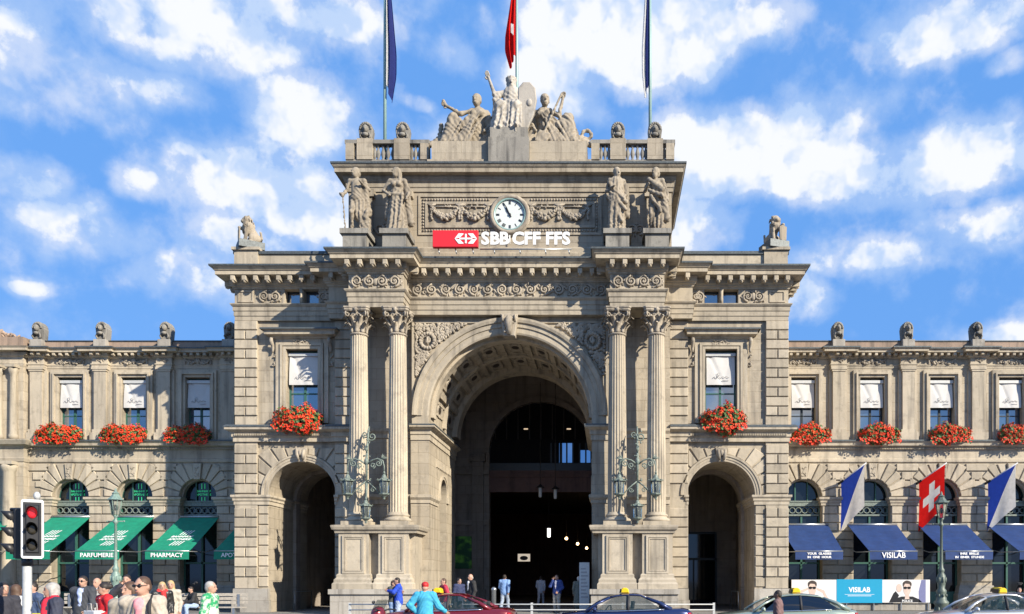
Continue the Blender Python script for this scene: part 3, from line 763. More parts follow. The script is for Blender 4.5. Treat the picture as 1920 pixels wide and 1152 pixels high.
# spandrel carving
for s in (-1, 1):
    mb = MB(); rng = random.Random(21+s)
    ok = lambda x, z: math.hypot(x, z-AZ) > AR+.98 and abs(x) < 4.62 and z < 14.05
    spiral(mb, s*4.05, 13.25, .46, -.52, PI/2, 1.6, s, .075, 26)
    wr2 = MB(); [wr2.ball((s*4.02+.34*math.cos(q_*PI/8), -.6, 13.22+.36*math.sin(q_*PI/8)), (.105, .12, .105), 6, 4) for q_ in range(16)]; mb.add(wr2.v, wr2.f, True); mb.tube([(s*4.02, -.56, 13.05), (s*4.02, -.60, 13.4)], .06, 6)
    blobs(mb, rng, min(s*1.2, s*4.6), max(s*1.2, s*4.6), 10.6, 14.05, -.54, 330, .17, lambda x, z: ok(x, z) and math.hypot(x-s*4.02, z-13.22) > .5)
    for k in range(14):
        t = k/13; a = math.atan2(13.6-AZ, 2.6)+(.35-t*.95); q = AR+1.12; px, pz = s*q*math.cos(a), AZ+q*math.sin(a)
        if ok(px, pz): spiral(mb, px, pz, .17, -.53, rng.uniform(0, 6), 1.3, rng.choice((-1, 1)), .04, 12)
    part('spandrel_relief', mb, CAR, portal)
    x = s*4.72; part('spandrel_frame', MB().box(x-.06, x+.06, -.58, -.501, 9.6, 14.2).box(min(s*1.5, s*4.66), max(s*1.5, s*4.66), -.58, -.501, 14.10, 14.2), ST, portal)

# entablature
PLAN = [(-13.66, 5.0), (-13.66, 0), (-8.9, 0), (-8.9, -.35), (-7.40, -.35), (-7.40, -2.0), (-4.85, -2.0), (-4.85, -.9), (4.85, -.9), (4.85, -2.0), (7.40, -2.0), (7.40, -.35), (8.9, -.35), (8.9, 0), (13.66, 0), (13.66, 5.0)]
part('architrave', MB().sweep([(-.45, 14.402), (0, 14.402), (0, 14.62), (.035, 14.63), (.035, 14.86), (.07, 14.87), (.07, 15.06), (.12, 15.10), (.17, 15.17), (.17, 15.21), (-.45, 15.21)], PLAN), ST, portal)
part('entablature_core', MB().box(-7.39, -4.86, -1.99, -.36, 14.41, 16.2).box(4.86, 7.39, -1.99, -.36, 14.41, 16.2).box(-4.9, 4.9, -.89, 0.3, 14.41, 16.2), ST, portal)
seg = [PLAN[:2]+[(-PCX-.95, 0)], [(-PCX+.95, 0)]+PLAN[2:14]+[(PCX-.95, 0)], [(PCX+.95, 0)]+PLAN[14:]]
for sg in seg: part('frieze', MB().sweep([(-.45, 15.212), (0, 15.212), (0, 15.94), (-.45, 15.94)], sg), ST, portal)
part('cornice', MB().sweep([(-.45, 15.942), (.05, 15.942), (.07, 16.02), (.14, 16.06), (.14, 16.12), (.20, 16.16), (.20, 16.44), (.66, 16.44), (.66, 16.62), (.71, 16.64), (.75, 16.70), (.83, 16.78), (.85, 16.84), (-.45, 16.86)], PLAN), ST, portal)
part('cornice_flashing', MB().sweep([(-.45, 16.861), (.852, 16.842), (.855, 16.79), (.875, 16.79), (.88, 16.872), (-.45, 16.90)], PLAN), M['lead'], portal)
mod = MB().prism([(-.11, -.26), (.11, -.26), (.11, 0), (-.11, 0)], 0, .44, .02)
mod.tube([(0, .02, -.27), (0, .12, -.3), (0, .3, -.27)], [.05, .07, .05], 6); MODm = mod.mesh('modillion', ST)
def modillions(a, b, y, parent, me=None, z=16.435, proj=.62, step=.58):
    n = max(1, round((b-a)/step)); st = (b-a)/n
    for i in range(n+1): link('modillion', me or MODm, parent, (a+i*st, y-proj, z))
modillions(-13.5, -9.6, 0, portal); modillions(9.6, 13.5, 0, portal)
modillions(-7.3, -4.95, -2.0, portal); modillions(4.95, 7.3, -2.0, portal); modillions(-4.0, 4.0, -.9, portal)
for s in (-1, 1):
    for k in range(3): link('modillion', MODm, portal, (s*(13.66+.62), .35+k*.58, 16.435), (0, 0, R(90)*s))
    link('modillion', MODm, portal, (s*8.6, -.97, 16.435))
    for k in range(2): link('modillion', MODm, portal, (s*(7.4+.62), -1.6+k*.6, 16.435), (0, 0, R(90)*s)); 
    link('modillion', MODm, portal, (s*(4.85-.62), -1.55, 16.435), (0, 0, -R(90)*s))
    part('relief_panel', scroll_relief(min(s*4.95, s*7.3), max(s*4.95, s*7.3), 15.27, 15.92, -2.02, 31), CAR, portal)
part('relief_panel', scroll_relief(-4.75, 4.75, 15.27, 15.92, -.92, 41), CAR, portal)

# attic
ATT = M['attic_stone']
part('attic', MB().box(-7.85, 7.85, -.60, 6.0, 16.8, 21.0), ATT, portal)
APATH = [(-7.85, 6), (-7.85, -.6), (7.85, -.6), (7.85, 6)]
part('attic_base', MB().sweep([(0, 16.9), (.34, 16.9), (.34, 17.35), (.26, 17.45), (.26, 17.62), (.12, 17.74), (0, 17.78)], APATH), ATT, portal)
part('attic_cornice', MB().sweep([(0, 20.45), (.06, 20.45), (.06, 20.62), (.10, 20.66), (.10, 20.86), (.16, 20.92), (.22, 21.08), (.22, 21.16), (.52, 21.18), (.52, 21.36), (.58, 21.42), (.64, 21.52), (.64, 21.58), (0, 21.62)], APATH), ATT, portal)
part('attic_flashing', MB().sweep([(-.2, 21.622), (.645, 21.585), (.648, 21.53), (.668, 21.53), (.67, 21.615), (-.2, 21.66)], APATH), M['lead'], portal)
part('attic_roof', MB().box(-7.9, 7.9, -.7, 6, 21.0, 21.615), M['roof_dark'], portal)
for s in (-1, 1):
    for cx in CXS:
        part('pilaster', MB().box(s*cx-.42, s*cx+.42, -.86, -.601, 17.78, 20.44).box(s*cx-.52, s*cx+.52, -.95, -.601, 20.1, 20.44), ATT, portal)
    x0, x1 = sorted((s*4.72, s*8.05))
    for cx in CXS:
        part('statue_pedestal', MB().box(s*cx-.55, s*cx+.55, -2.25, -.95, 16.9, 17.72).box(s*cx-.66, s*cx+.66, -2.36, -.95, 17.72, 17.95), M['weathered'], portal)
# clock panel with beads and garlands
pz0, pz1, px_ = 18.36, 20.30, 4.45
pf = MB()
for o, w, y in ((0, .10, -.66), (.34, .12, -.68)):
    a, b, c, d = -px_+o, px_-o, pz0+o, pz1-o
    pf.box(a, b, y, -.601, d-w, d).box(a, b, y, -.601, c, c+w).box(a, a+w, y, -.601, c+w, d-w).box(b-w, b, y, -.601, c+w, d-w)
part('panel_frame', pf, ATT, portal)
bd = MB()
for k in range(62):
    x = -px_+.24+k*(2*px_-.48)/61
    for z in (pz0+.22, pz1-.22):
        if abs(x) > .95: bd.ball((x, -.62, z), (.05, .06, .065), 6, 4)
for k in range(11):
    z = pz0+.22+k*(pz1-pz0-.44)/10
    for x in (-px_+.24, px_-.24): bd.ball((x, -.62, z), (.05, .06, .065), 6, 4)
tag(part('bead_row', bd, CAR, portal), kind='stuff')
for s in (-1, 1):
    rng = random.Random(9)
    for (a, b) in ((1.05, 2.35), (2.45, 3.8)):
        mb = MB(); garland(mb, *sorted((s*a, s*b)), 19.72, .52, -.66, .13, rng)
        blobs(mb, rng, min(s*a, s*b), max(s*a, s*b), 19.62, 19.86, -.63, 22, .1)
        part('garland_relief', mb, CAR, portal)
    part('lintel_relief', scroll_relief(min(s*5.78, s*6.46), max(s*5.78, s*6.46), 18.3, 18.95, -.62, 51), CAR, portal)
# roof balustrades with heads
bal = MB().lathe([(.09, 0), (.09, .05), (.05, .09), (.11, .25), (.10, .32), (.045, .48), (.08, .53), (.08, .6)], n=10).mesh('baluster', M['weathered'])
def head_acroterion(mb, w=.42, h=1.0):
    n = 18; pts = []
    for k in range(n+1):
        a = PI*k/n; pts.append((w*math.cos(a)*(1.0+.03*math.cos(k*PI)), h-w+w*math.sin(a)*(1.05+.05*math.cos(k*PI))))
    poly = [(w*.85, 0.0)]+pts+[(-w*.85, 0.0)]
    mb.prism(poly, -.10, .38, .03)
    for k in range(9):
        a = PI*(k+.5)/9; mb.ball((w*.78*math.cos(a), -.12, h-w+w*.8*math.sin(a)), (.075, .05, .075), 6, 4)
    mb.ball((0, -.16, h-w+.02), (w*.42, .16, w*.5), 10, 8); mb.ball((0, -.30, h-w-.02), (.045, .06, .08), 6, 4)
    mb.ball((-.07, -.28, h-w+.08), .03, 5, 4); mb.ball((.07, -.28, h-w+.08), .03, 5, 4)
    mb.ball((0, -.18, h-w*1.75), (w*.5, .14, w*.28), 8, 6)
    for e in (-1, 1): mb.tube([(e*w*.5, -.12, .05), (e*w*.75, -.16, .2), (e*w*.55, -.16, .36), (e*w*.42, -.14, .22)], .06, 6)
ha = MB(); head_acroterion(ha); HEADm = ha.mesh('acroterion', M['weathered'])
for s in (-1, 1):
    x0, x1 = sorted((s*3.95, s*7.98))
    b = part('balustrade', MB().box(x0, x1, -.62, -.30, 21.62, 22.02), M['weathered'], portal)
    part('rail', MB().box(x0-.04, x1+.04, -.66, -.26, 22.80, 22.98), M['weathered'], b)
    for c, w in ((4.15, .2), (5.25, .38), (7.05, .38), (7.78, .2)):
        part('post', MB().box(s*c-w, s*c+w, -.67, -.25, 22.021, 22.799 if w < .3 else 23.04), M['attic_stone'], b)
    for xs in ((4.42, 4.62, 4.80) , (5.72, 5.96, 6.20, 6.44, 6.60), (7.50,)):
        for x in xs: link('baluster', bal, b, (s*x, -.46, 22.025), (0, 0, 0), (1, 1, 1.29))
    for c in (5.25, 7.05): link('acroterion', HEADm, b, (s*c, -.44, 23.04), (0, 0, 0), (.8, .8, .88))
# plinths for the crowning group
part('group_plinth', MB().box(-3.75, -.98, -.9, .6, 21.64, 22.78).box(-3.95, -.98, -1.0, .6, 21.63, 21.85), M['attic_stone'], portal)
part('group_plinth', MB().box(.98, 3.75, -.9, .6, 21.64, 22.78).box(.98, 3.95, -1.0, .6, 21.63, 21.85), M['attic_stone'], portal)
part('group_plinth', MB().box(-.97, .97, -1.2, .7, 21.635, 22.82).box(-.9, .9, -1.1, .7, 22.82, 23.34), M['weathered'], portal)
# ------------------------------------------------------------------ vestibule and hall behind the arch
hall = thing('station_hall', 'dim vaulted station hall seen through the great arch', 'hall')
HS, HV = M['hall_stone'], M['hall_vault']
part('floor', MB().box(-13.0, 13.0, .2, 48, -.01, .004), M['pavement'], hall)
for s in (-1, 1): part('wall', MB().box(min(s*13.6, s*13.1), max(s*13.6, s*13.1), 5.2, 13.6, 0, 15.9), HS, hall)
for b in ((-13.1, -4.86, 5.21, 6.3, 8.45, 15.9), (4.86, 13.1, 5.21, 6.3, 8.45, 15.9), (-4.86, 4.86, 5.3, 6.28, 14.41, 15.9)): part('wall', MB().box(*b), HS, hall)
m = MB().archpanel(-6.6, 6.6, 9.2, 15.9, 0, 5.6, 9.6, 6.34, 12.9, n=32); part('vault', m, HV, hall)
for b in ((-13.1, -6.6), (6.6, 13.1)): part('wall', MB().box(*b, 6.34, 12.9, 8.45, 15.9), HS, hall)
HX, HR, HZ = .35, 3.35, 9.9
m = MB().archpanel(-13.1, 13.1, 0, 15.9, HX, HR, HZ, 13.0, 13.6, n=28); part('back_wall', m, HS, hall)
part('roof', MB().box(-13.6, 13.6, .7, 13.6, 15.96, 16.1), M['roof_dark'], hall)  # unseen flat slab, put in to block daylight from the hall
part('arch_band', MB().arch([(0, 12.86), (.35, 12.86), (.35, 12.999), (0, 12.999)], HX, HZ, HR, n=28), HS, hall)
for a in (-1, 1):
    pts = []
    for k in range(19):
        t = k/18; x = -5.5*math.cos(PI*t)*a; pts.append((x, 6.6+6.2*t, 9.7+5.5*math.sin(PI*t)))
    part('vault_rib', MB().tube(pts, .11, 6), HS, hall)
for x in (-6.2, -3.72, 4.45, 6.6):
    part('pilaster', MB().box(x-.38, x+.38, 12.72, 12.995, 0, 9.3).box(x-.5, x+.5, 12.6, 12.995, 9.3, 9.8).box(x-.48, x+.48, 12.62, 12.995, 0, 1.0), HS, hall)
for z in (5.2, 8.5):
    part('string_course', MB().box(-13, HX-HR, 12.8, 12.99, z, z+.3), HS, hall)
part('beam', MB().box(HX-HR, HX+HR, 12.9, 13.5, 7.35, 8.75).box(HX-HR, HX+HR, 12.8, 13.5, 8.3, 8.5), HV, hall)
gal = part('gallery', MB().box(HX-HR, HX+HR, 13.0, 13.06, 8.75, 9.25), M['dark_frame'], hall)
gl = part('lunette_window', MB().box(HX-HR, HX+HR, 13.3, 13.4, 9.25, 9.32).box(HX-HR, HX+HR, 13.3, 13.4, 10.62, 10.85).box(HX-HR, 1.55, 13.32, 13.36, 9.32, 10.62).box(2.46, 2.92, 13.32, 13.36, 9.32, 10.62).box(2.93, 3.7, 13.32, 13.36, 10.15, 10.62), plain('window_dark', (.014, .014, .016), .8, spec=.15, noise=.3), hall)
plain('lunette_dark', (.012, .012, .013), .9, spec=.1, noise=.3)
nseg = 20; poly = [(HX+HR*math.cos(PI*k/nseg), HZ+HR*math.sin(PI*k/nseg)) for k in range(nseg+1)]
poly = [p for p in poly if p[1] > 10.85]; x_e = math.sqrt(HR**2-(10.85-HZ)**2)
part('lunette_panel', MB().prism([(HX-x_e, 10.85), (HX+x_e, 10.85)]+poly, 13.32, 13.38), M['lunette_dark'], gl)
for k in range(9):
    x = HX-HR+.35+k*(2*HR-.7)/8; zt_ = HZ+math.sqrt(max(0, HR**2-(x-HX)**2))
    part('glazing_bar', MB().box(x-.035, x+.035, 13.27, 13.318, 10.86, zt_-.05), M['bronze_dark'], gl)
for x in (1.02, 1.30, 1.62, 1.70, 2.05, 2.45, 2.9, 3.30, 3.65): part('mullion', MB().box(x-.05, x+.05, 13.3, 13.4, 9.32, 10.62), M['dark_frame'], gl)
NT('clear_glass').set(Roughness=.02, Transmission_Weight=1.0, IOR=1.02); M['clear_glass'].node_tree.nodes['Principled BSDF'].inputs['Base Color'].default_value = (.30, .40, .52, 1)
part('pane', MB().box(1.0, 3.7, 13.34, 13.35, 9.32, 10.62), M['clear_glass'], gl)
# deep hall
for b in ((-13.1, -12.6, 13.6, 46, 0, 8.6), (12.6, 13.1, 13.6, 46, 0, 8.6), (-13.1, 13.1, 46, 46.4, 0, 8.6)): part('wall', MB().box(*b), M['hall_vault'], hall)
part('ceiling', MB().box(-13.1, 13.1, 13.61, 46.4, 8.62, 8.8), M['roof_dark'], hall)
q = NT('poster_green'); f = q.noise(q.pos(), 1.6, 5, .55); q.col(q.mix(q.ramp(f, .45, .60), (.01, .10, .03), (.20, .55, .06))); q.set(Roughness=.5)
plain('amber', (.5, .3, .12), .5, noise=.2, emit=(1, .75, .5), es=.5)
pm = tag(part('poster', MB().box(-5.6, -4.14, 12.9, 12.97, 2.35, 4.45), M['poster_green']), 'tall green poster on the dim inner wall of the hall', 'poster')
# side doors deep in the passages
for s in (-1, 1):
    dr = part('door', MB().box(s*PCX-1.5, s*PCX+1.5, 12.9, 12.99, 2.9, 3.05).box(s*PCX-1.5, s*PCX-1.4, 12.9, 12.99, 0, 4.6).box(s*PCX+1.4, s*PCX+1.5, 12.9, 12.99, 0, 4.6).box(s*PCX-.05, s*PCX+.05, 12.9, 12.99, 0, 2.9).box(s*PCX-1.5, s*PCX+1.5, 12.9, 12.99, 4.6, 4.75), M['dark_frame'], hall)
    part('pane', MB().box(s*PCX-1.4, s*PCX+1.4, 12.95, 12.96, .05, 4.6), M['pane_dark'], dr)
    part('railing', MB().tube([(s*(PCX+1.2), 2.2, 0), (s*(PCX+1.2), 2.2, 1.0), (s*(PCX+1.2), 4.6, 1.0), (s*(PCX+1.2), 4.6, 0)], .03, 6), M['steel'], hall)
def pendant(x, y, z, ln, label, lit=None):
    t = thing('pendant_lamp', label, 'lamp', (x, y, z), group='lamps hanging in the hall')
    part('rod', MB().tube([(0, 0, .42), (0, 0, ln)], .02, 5), M['bronze_dark'], t)
    part('cap', MB().lathe([(.28, .36), (.22, .42), (.1, .52), (.04, .58)], n=10), M['bronze_dark'], t)
    part('shade', MB().lathe([(.08, -.25), (.11, -.2), (.11, .35), (.08, .36)], n=10), M['bulb_white'] if lit else M['milk_glass'], t)
pendant(.50, 11.0, 7.05, 7.0, 'long pendant lamp hanging left of its twin inside the arch')
pendant(1.45, 11.0, 6.95, 7.0, 'pendant lamp hanging rightmost inside the great arch')
pendant(.75, 15.0, 4.75, 3.8, 'lowest pendant lamp in the darkness of the hall', 1)
M['bulb_white'].node_tree.nodes['Principled BSDF'].inputs['Emission Strength'].default_value = 1.6
for i, (px, py, yy) in enumerate(((1062, 1010, 22), (1083, 1020, 27), (1100, 1028, 33))):
    s_ = 1520/(40+yy); X_ = CAMX+(px-1140)/s_; Z_ = CAMZ+(1088-py)/s_
    t = thing('globe_lamp', ('nearest', 'middle', 'farthest')[i]+' of the three warm globe lamps deep in the hall', 'lamp', (X_, yy, Z_), group='warm globe lamps')
    part('globe', MB().ball((0, 0, 0), .11, 10, 8), M['bulb_warm'], t); part('rod', MB().tube([(0, 0, .1), (0, 0, 8.62-Z_)], .015, 5), M['bronze_dark'], t)
for i, (x, z, w) in enumerate(((-.6, 11.4, .35), (2.2, 11.4, .35))):
    t = thing('spot_lamp', ('left', 'right')[i]+' reddish spot lamp high on the dark lunette', 'lamp', (x, 13.0, z), group='lunette spot lamps')
    part('hood', MB().box(-w/2, w/2, -.1, .3, 0, .14), M['bronze_dark'], t); part('glow', MB().box(-w/2+.04, w/2-.04, -.11, -.101, .02, .1), M['amber'], t)
t = thing('oval_sign', 'small lit white sign with a brown oval above the hall entrance', 'sign', (-1.05, 16, 3.15))
part('panel', MB().box(-.42, .42, 0, .1, -.26, .26), plain('panel_lit', (.6, .55, .48), .5, noise=.1, emit=(1, .85, .65), es=.35), t)
part('oval', MB().lathe([(.28, 0), (.28, .012)], n=20, sy=.55).xf(Matrix.Translation((0, -.001, -.03)) @ Matrix.Rotation(R(90), 4, 'X')), M['bronze_dark'], t)
t = thing('info_column', 'upright grey information pillar beside the right jamb of the arch', 'sign', (3.62, -.85, 0))
part('pillar', MB().box(-.24, .24, -.12, .12, 0, 2.45).box(-.28, .28, -.16, .16, 0, .18), M['pole_grey'], t)
rows = MB()
for k in range(9): rows.box(-.17, .17-.05*(k % 3), -.128, -.121, .75+k*.17, .82+k*.17)
part('notice_rows', rows, M['print_grey'], t)

# ------------------------------------------------------------------ the wings
WY = 4.9
ring = MB()
for i in range(14):
    pass
def torus(mb, R0, r, n=16, m=6):
    vs = []; F = []
    for i in range(n):
        a = 2*PI*i/n
        for j in range(m):
            b = 2*PI*j/m; q = R0+r*math.cos(b); vs.append((q*math.cos(a), r*math.sin(b), q*math.sin(a)))
    for i in range(n):
        for j in range(m):
            F.append((i*m+j, ((i+1) % n)*m+j, ((i+1) % n)*m+(j+1) % m, i*m+(j+1) % m))
    mb.add(vs, F, True); return mb
RINGm = torus(MB(), .155, .03).mesh('lattice_ring', M['patina'])
wmod = MB().prism([(-.08, -.16), (.08, -.16), (.08, 0), (-.08, 0)], 0, .3, .015).mesh('modillion', ST)
def wing_garland(x, w, seed):
    mb = MB(); rng = random.Random(seed); garland(mb, x-w, x, 13.78, .15, WY-.05, .095, rng, 14); garland(mb, x, x+w, 13.78, .15, WY-.05, .095, rng, 14)
    mb.ball((x, WY-.07, 13.72), (.16, .08, .14), 8, 6); return mb
wg = None
def scribble(seed):
    rng = random.Random(seed); mb = MB(); pts = []
    x = -.42
    while x < .42:
        pts.append((x, 0, .05*math.sin(x*31)+rng.uniform(-.03, .03)+.03*x)); x += .035
    mb.tube(pts, .012, 4); mb.tube([(-.2, 0, -.05), (-.22, 0, .18), (-.1, 0, .22), (-.08, 0, .1), (-.18, 0, .06)], .011, 4)
    mb.tube([(.05, 0, -.16), (.38, 0, -.15)], .012, 4)
    return mb
SCR = scribble(4).mesh('blind_print', M['print_grey'])
def blind_mesh(w, z0, z1, seed):
    rng = random.Random(seed); n = 16; vs = []; F = []
    ph = rng.uniform(0, 1)
    for i in range(n+1):
        for j in range(n+1):
            u, v = i/n, j/n; x = -w+2*w*u; z = z1+(z0-z1)*v
            fold = .035*math.exp(-((u-.12-.5*v*(1-.2*ph))/.05)**2)*(1-v*.6)+.02*math.exp(-((u-.95+.42*v)/.06)**2)*(1-v)
            bow = -.10*math.sin(PI*v*.5)
            vs.append((x, bow+fold*1.6+.012*math.sin(u*9+ph*6), z))
    for i in range(n):
        for j in range(n): F.append((i*(n+1)+j, (i+1)*(n+1)+j, (i+1)*(n+1)+j+1, i*(n+1)+j+1))
    return MB().add(vs, F, True)
def upper_window(root, x, y, seed, w=.68, z0=9.36, z1=12.82):
    sur = MB()
    for (o, ww, dy) in ((w+.38, .15, -.13), (w+.23, .09, -.22), (w+.14, .14, -.10)):
        zt = z1+o-w
        sur.box(x-o, x-o+ww, y+dy, y-.001, z0, zt); sur.box(x+o-ww, x+o, y+dy, y-.001, z0, zt); sur.box(x-o+ww, x+o-ww, y+dy, y-.001, zt-ww, zt)
    win = part('window', sur, ST, root)
    f = MB(); yy = y+.34
    for (a, b, c, d) in ((x-w, x-w+.07, z0, z1), (x+w-.07, x+w, z0, z1), (x-.06, x+.06, z0, z1-.1), (x-w+.07, x+w-.07, z1-.1, z1), (x-w+.07, x+w-.07, 10.72, 10.77), (x-w+.07, x+w-.07, z0, z0+.09)): f.box(a, b, yy, yy+.08, c, d)
    part('frame', f, M['green_frame'] if x < 0 else M['dark_frame'], win)
    part('pane', MB().box(x-w+.02, x+w-.02, yy+.04, yy+.05, z0, z1-.02), M['pane_sky'], win)
    part('roller_box', MB().box(x-w+.02, x+w-.02, y+.06, y+.2, z1-.30, z1-.14), M['pole_grey'], win)
    b = part('blind', blind_mesh(w-.06, 11.15, z1-.27, seed), M['banner_white'], win, (x, y+.14, 0))
    link('blind_print', SCR, win, (x+.02, y+.02, 11.5))
    return win
pav_win = [o for o in portal.children if o.name.startswith('window')]
for i, w_ in enumerate(pav_win):
    s = -1 if i == 0 else 1
    part('roller_box', MB().box(s*PCX-.74, s*PCX+.74, .22, .36, 12.72, 12.86), M['pole_grey'], w_)
    part('blind', blind_mesh(.70, 11.28, 12.74, 70+i), M['banner_white'], w_, (s*PCX, .30, 0))
    link('blind_print', SCR, w_, (s*PCX+.03, .17, 11.65))
def awning_bay_window(root, x, kind):
    """round headed shop window with lattice band, doors below"""
    fr = M['green_frame']; y = WY+.42
    w = part('shop_window', MB().arch([(-.09, y), (0, y), (0, y+.1), (-.09, y+.1)], x, 6.2, 1.03, n=20).box(x-1.03, x-.94, y, y+.1, .3, 6.2).box(x+.94, x+1.03, y, y+.1, .3, 6.2)
        .box(x-.38, x-.31, y+.02, y+.08, 5.95, 7.12).box(x+.31, x+.38, y+.02, y+.08, 5.95, 7.12), fr, root)
    part('transom', MB().box(x-.99, x+.99, y-.12, y+.1, 5.72, 5.95).box(x-.99, x+.99, y-.16, y+.1, 5.95, 6.02).box(x-.99, x+.99, y-.06, y+.1, 5.18, 5.27), M['patina'], w)
    for k in range(6): link('lattice_ring', RINGm, w, (x-.86+k*.345, y-.02, 5.49))
    part('pane', MB().prism([(x+1.0*math.cos(PI*k/16), 6.2+1.0*math.sin(PI*k/16)) for k in range(17)]+[(x-1.0, .35), (x+1.0, .35)], y+.12, y+.13), M['pane_dark'], w)
    part('mullion', MB().box(x-.05, x+.05, y, y+.09, .3, 5.2).box(x-.94, x+.94, y, y+.09, 2.5, 2.6).box(x-.94, x+.94, y-.04, y+.09, .3, .95), fr, w)
    return w
def wing(root, bays, x0, x1, sp, xs_pil, wy=WY, ends=()):
    r, zs, zt = 1.03, 6.20, 8.06
    bnd = [x0]+[(a+b)/2 for a, b in zip(bays[:-1], bays[1:])]+[x1]
    for i, c in enumerate(bays):
        a, b = bnd[i], bnd[i+1]
        m = MB().archpanel(a, b, 0, 8.06, c, r, zs, wy, wy+.6, n=24)
        m.box(a, c-.68, wy, wy+.6, 8.06, 13.9); m.box(c+.68, b, wy, wy+.6, 8.06, 13.9); m.box(c-.68, c+.68, wy, wy+.6, 12.82, 13.9); m.box(c-.68, c+.68, wy, wy+.6, 8.06, 9.36)
        part('wall', m, ASH, root)
        upper_window(root, c, wy, 100+i+(7 if c > 0 else 0))
        awning_bay_window(root, c, 0)
        # voussoirs
        nv = 11
        for k in range(nv):
            a0, a1 = PI*k/nv+.024, PI*(k+1)/nv-.024; am = (a0+a1)/2
            if k == nv//2:
                kk = part('keystone', MB().prism([(c-.17, zs+r-.08), (c+.17, zs+r-.08), (c+.25, zt-.02), (c-.25, zt-.02)], wy-.20, wy-.001, .03), ST, root)
                rel = MB(); blobs(rel, random.Random(k), c-.12, c+.12, zs+r+.1, zt-.16, wy-.2, 16, .07); part('key_relief', rel, CAR, kk); continue
            ri = r; lim = sp/2-.12
            def rr(q):
                m_ = 1.95+(.18 if k % 2 else 0)
                if math.sin(q) > .02: m_ = min(m_, (zt-.02-zs)/math.sin(q))
                if abs(math.cos(q)) > .02: m_ = min(m_, lim/abs(math.cos(q)) if abs(math.cos(q)) > .35 else 9)
                return max(m_, ri+.3)
            poly = [(c+ri*math.cos(a0+(a1-a0)*t), zs+ri*math.sin(a0+(a1-a0)*t)) for t in (0, .5, 1)]+[(c+rr(q)*math.cos(q), zs+rr(q)*math.sin(q)) for q in (a1, a0)]
            part('voussoir', MB().prism(poly[::-1], wy-.09, wy-.001, .025), RUS, root)
        part('intrados', MB().arch([(-.10, wy+.18), (.0, wy+.18), (0, wy+.42), (-.10, wy+.42)], c, zs, r+.001, n=20), ST, root)
    for xb in bnd[1:-1]+list(ends):
        hw = sp/2-1.03
        block(root, xb-.62, xb+.62, 7.62, 8.05, wy-.09, .089, RUS); block(root, xb-.33, xb+.33, 7.12, 7.60, wy-.09, .089, RUS)
        block(root, xb-.18, xb+.18, 6.72, 7.10, wy-.09, .089, RUS)
        z = 5.42; k = 0
        part('impost', MB().sweep([(0, 5.72), (.04, 5.72), (.04, 5.84), (.09, 5.88), (.09, 5.98), (.17, 6.06), (.17, 6.18), (0, 6.20)], [(xb-hw-.02, wy+.4), (xb-hw-.02, wy-.09), (xb+hw+.02, wy-.09), (xb+hw+.02, wy+.4)]), ST, root)
        z = 5.715
        while z > 1.5:
            z2 = max(z-.47, 1.3)
            if k % 2: block(root, xb-hw, xb+hw, z2, z, wy-.09, .089, RUS)
            else: block(root, xb-hw, xb, z2, z, wy-.09, .089, RUS); block(root, xb, xb+hw, z2, z, wy-.09, .089, RUS)
            z = z2; k += 1
        part('plinth', MB().sweep([(0, 0), (.22, 0), (.22, .8), (.16, .86), (.10, 1.12), (.05, 1.3), (0, 1.3)], [(xb-hw, wy+.4), (xb-hw, wy), (xb+hw, wy), (xb+hw, wy+.4)]), GRA, root)
    # pilasters
    pth = []
    for xp in xs_pil:
        pth += [(xp-.42, wy), (xp-.42, wy-.25), (xp+.42, wy-.25), (xp+.42, wy)]
        pl = part('pilaster', MB().box(xp-.33, xp+.33, wy-.26, wy-.001, 9.9, 13.1).box(xp-.50, xp-.34, wy-.12, wy-.001, 9.9, 13.2).box(xp+.34, xp+.50, wy-.12, wy-.001, 9.9, 13.2), ST, root)
        part('pilaster_base', MB().box(xp-.52, xp+.52, wy-.34, wy-.001, 9.30, 9.72).box(xp-.42, xp+.42, wy-.30, wy-.001, 9.72, 9.90), ST, pl)
        part('pilaster_cap', MB().box(xp-.38, xp+.38, wy-.30, wy-.001, 13.1, 13.2).box(xp-.44, xp+.44, wy-.33, wy-.001, 13.2, 13.33), ST, pl)
        rl = MB(); blobs(rl, random.Random(6), xp-.28, xp+.28, 13.56, 13.80, wy-.27, 18, .09); part('frieze_relief', rl, CAR, root)
        link('acroterion', ANTm, root, (xp, wy-.05, 14.86), (0, 0, 0), (.82, 1, 1.0))
        part('acroterion_block', MB().box(xp-.33, xp+.33, wy-.3, wy+.5, 14.34, 14.86), M['granite'], root)
    path = [(x0, wy)]+pth+[(x1, wy)]
    part('string_course', MB().sweep([(-.1, 8.10), (.05, 8.10), (.09, 8.14), (.09, 8.28), (.05, 8.32), (.05, 8.80), (.14, 8.86), (.14, 8.94), (.34, 9.0), (.36, 9.12), (.44, 9.22), (.44, 9.27), (-.1, 9.29)], [(x0, wy), (x1, wy)]), ST, root)
    part('lead_flashing', MB().sweep([(-.1, 9.292), (.445, 9.272), (.447, 9.215), (.465, 9.215), (.468, 9.30), (-.1, 9.32)], [(x0, wy), (x1, wy)]), M['lead'], root)
    dn = MB(); k = x0+.05
    while k < x1-.1: dn.box(k, k+.045, wy-.2, wy-.12, 8.82, 8.92); k += .09
    tag(part('dentil_row', dn, ST, root), kind='stuff')
    part('entablature', MB().sweep([(-.3, 13.34), (.02, 13.34), (.02, 13.44), (.06, 13.46), (.06, 13.52), (.012, 13.54), (.012, 13.84), (-.3, 13.84)], path), ST, root)
    part('cornice', MB().sweep([(-.3, 13.841), (.06, 13.841), (.10, 13.88), (.14, 13.90), (.14, 14.09), (.50, 14.09), (.50, 14.20), (.55, 14.24), (.58, 14.30), (-.3, 14.33)], path), ST, root)
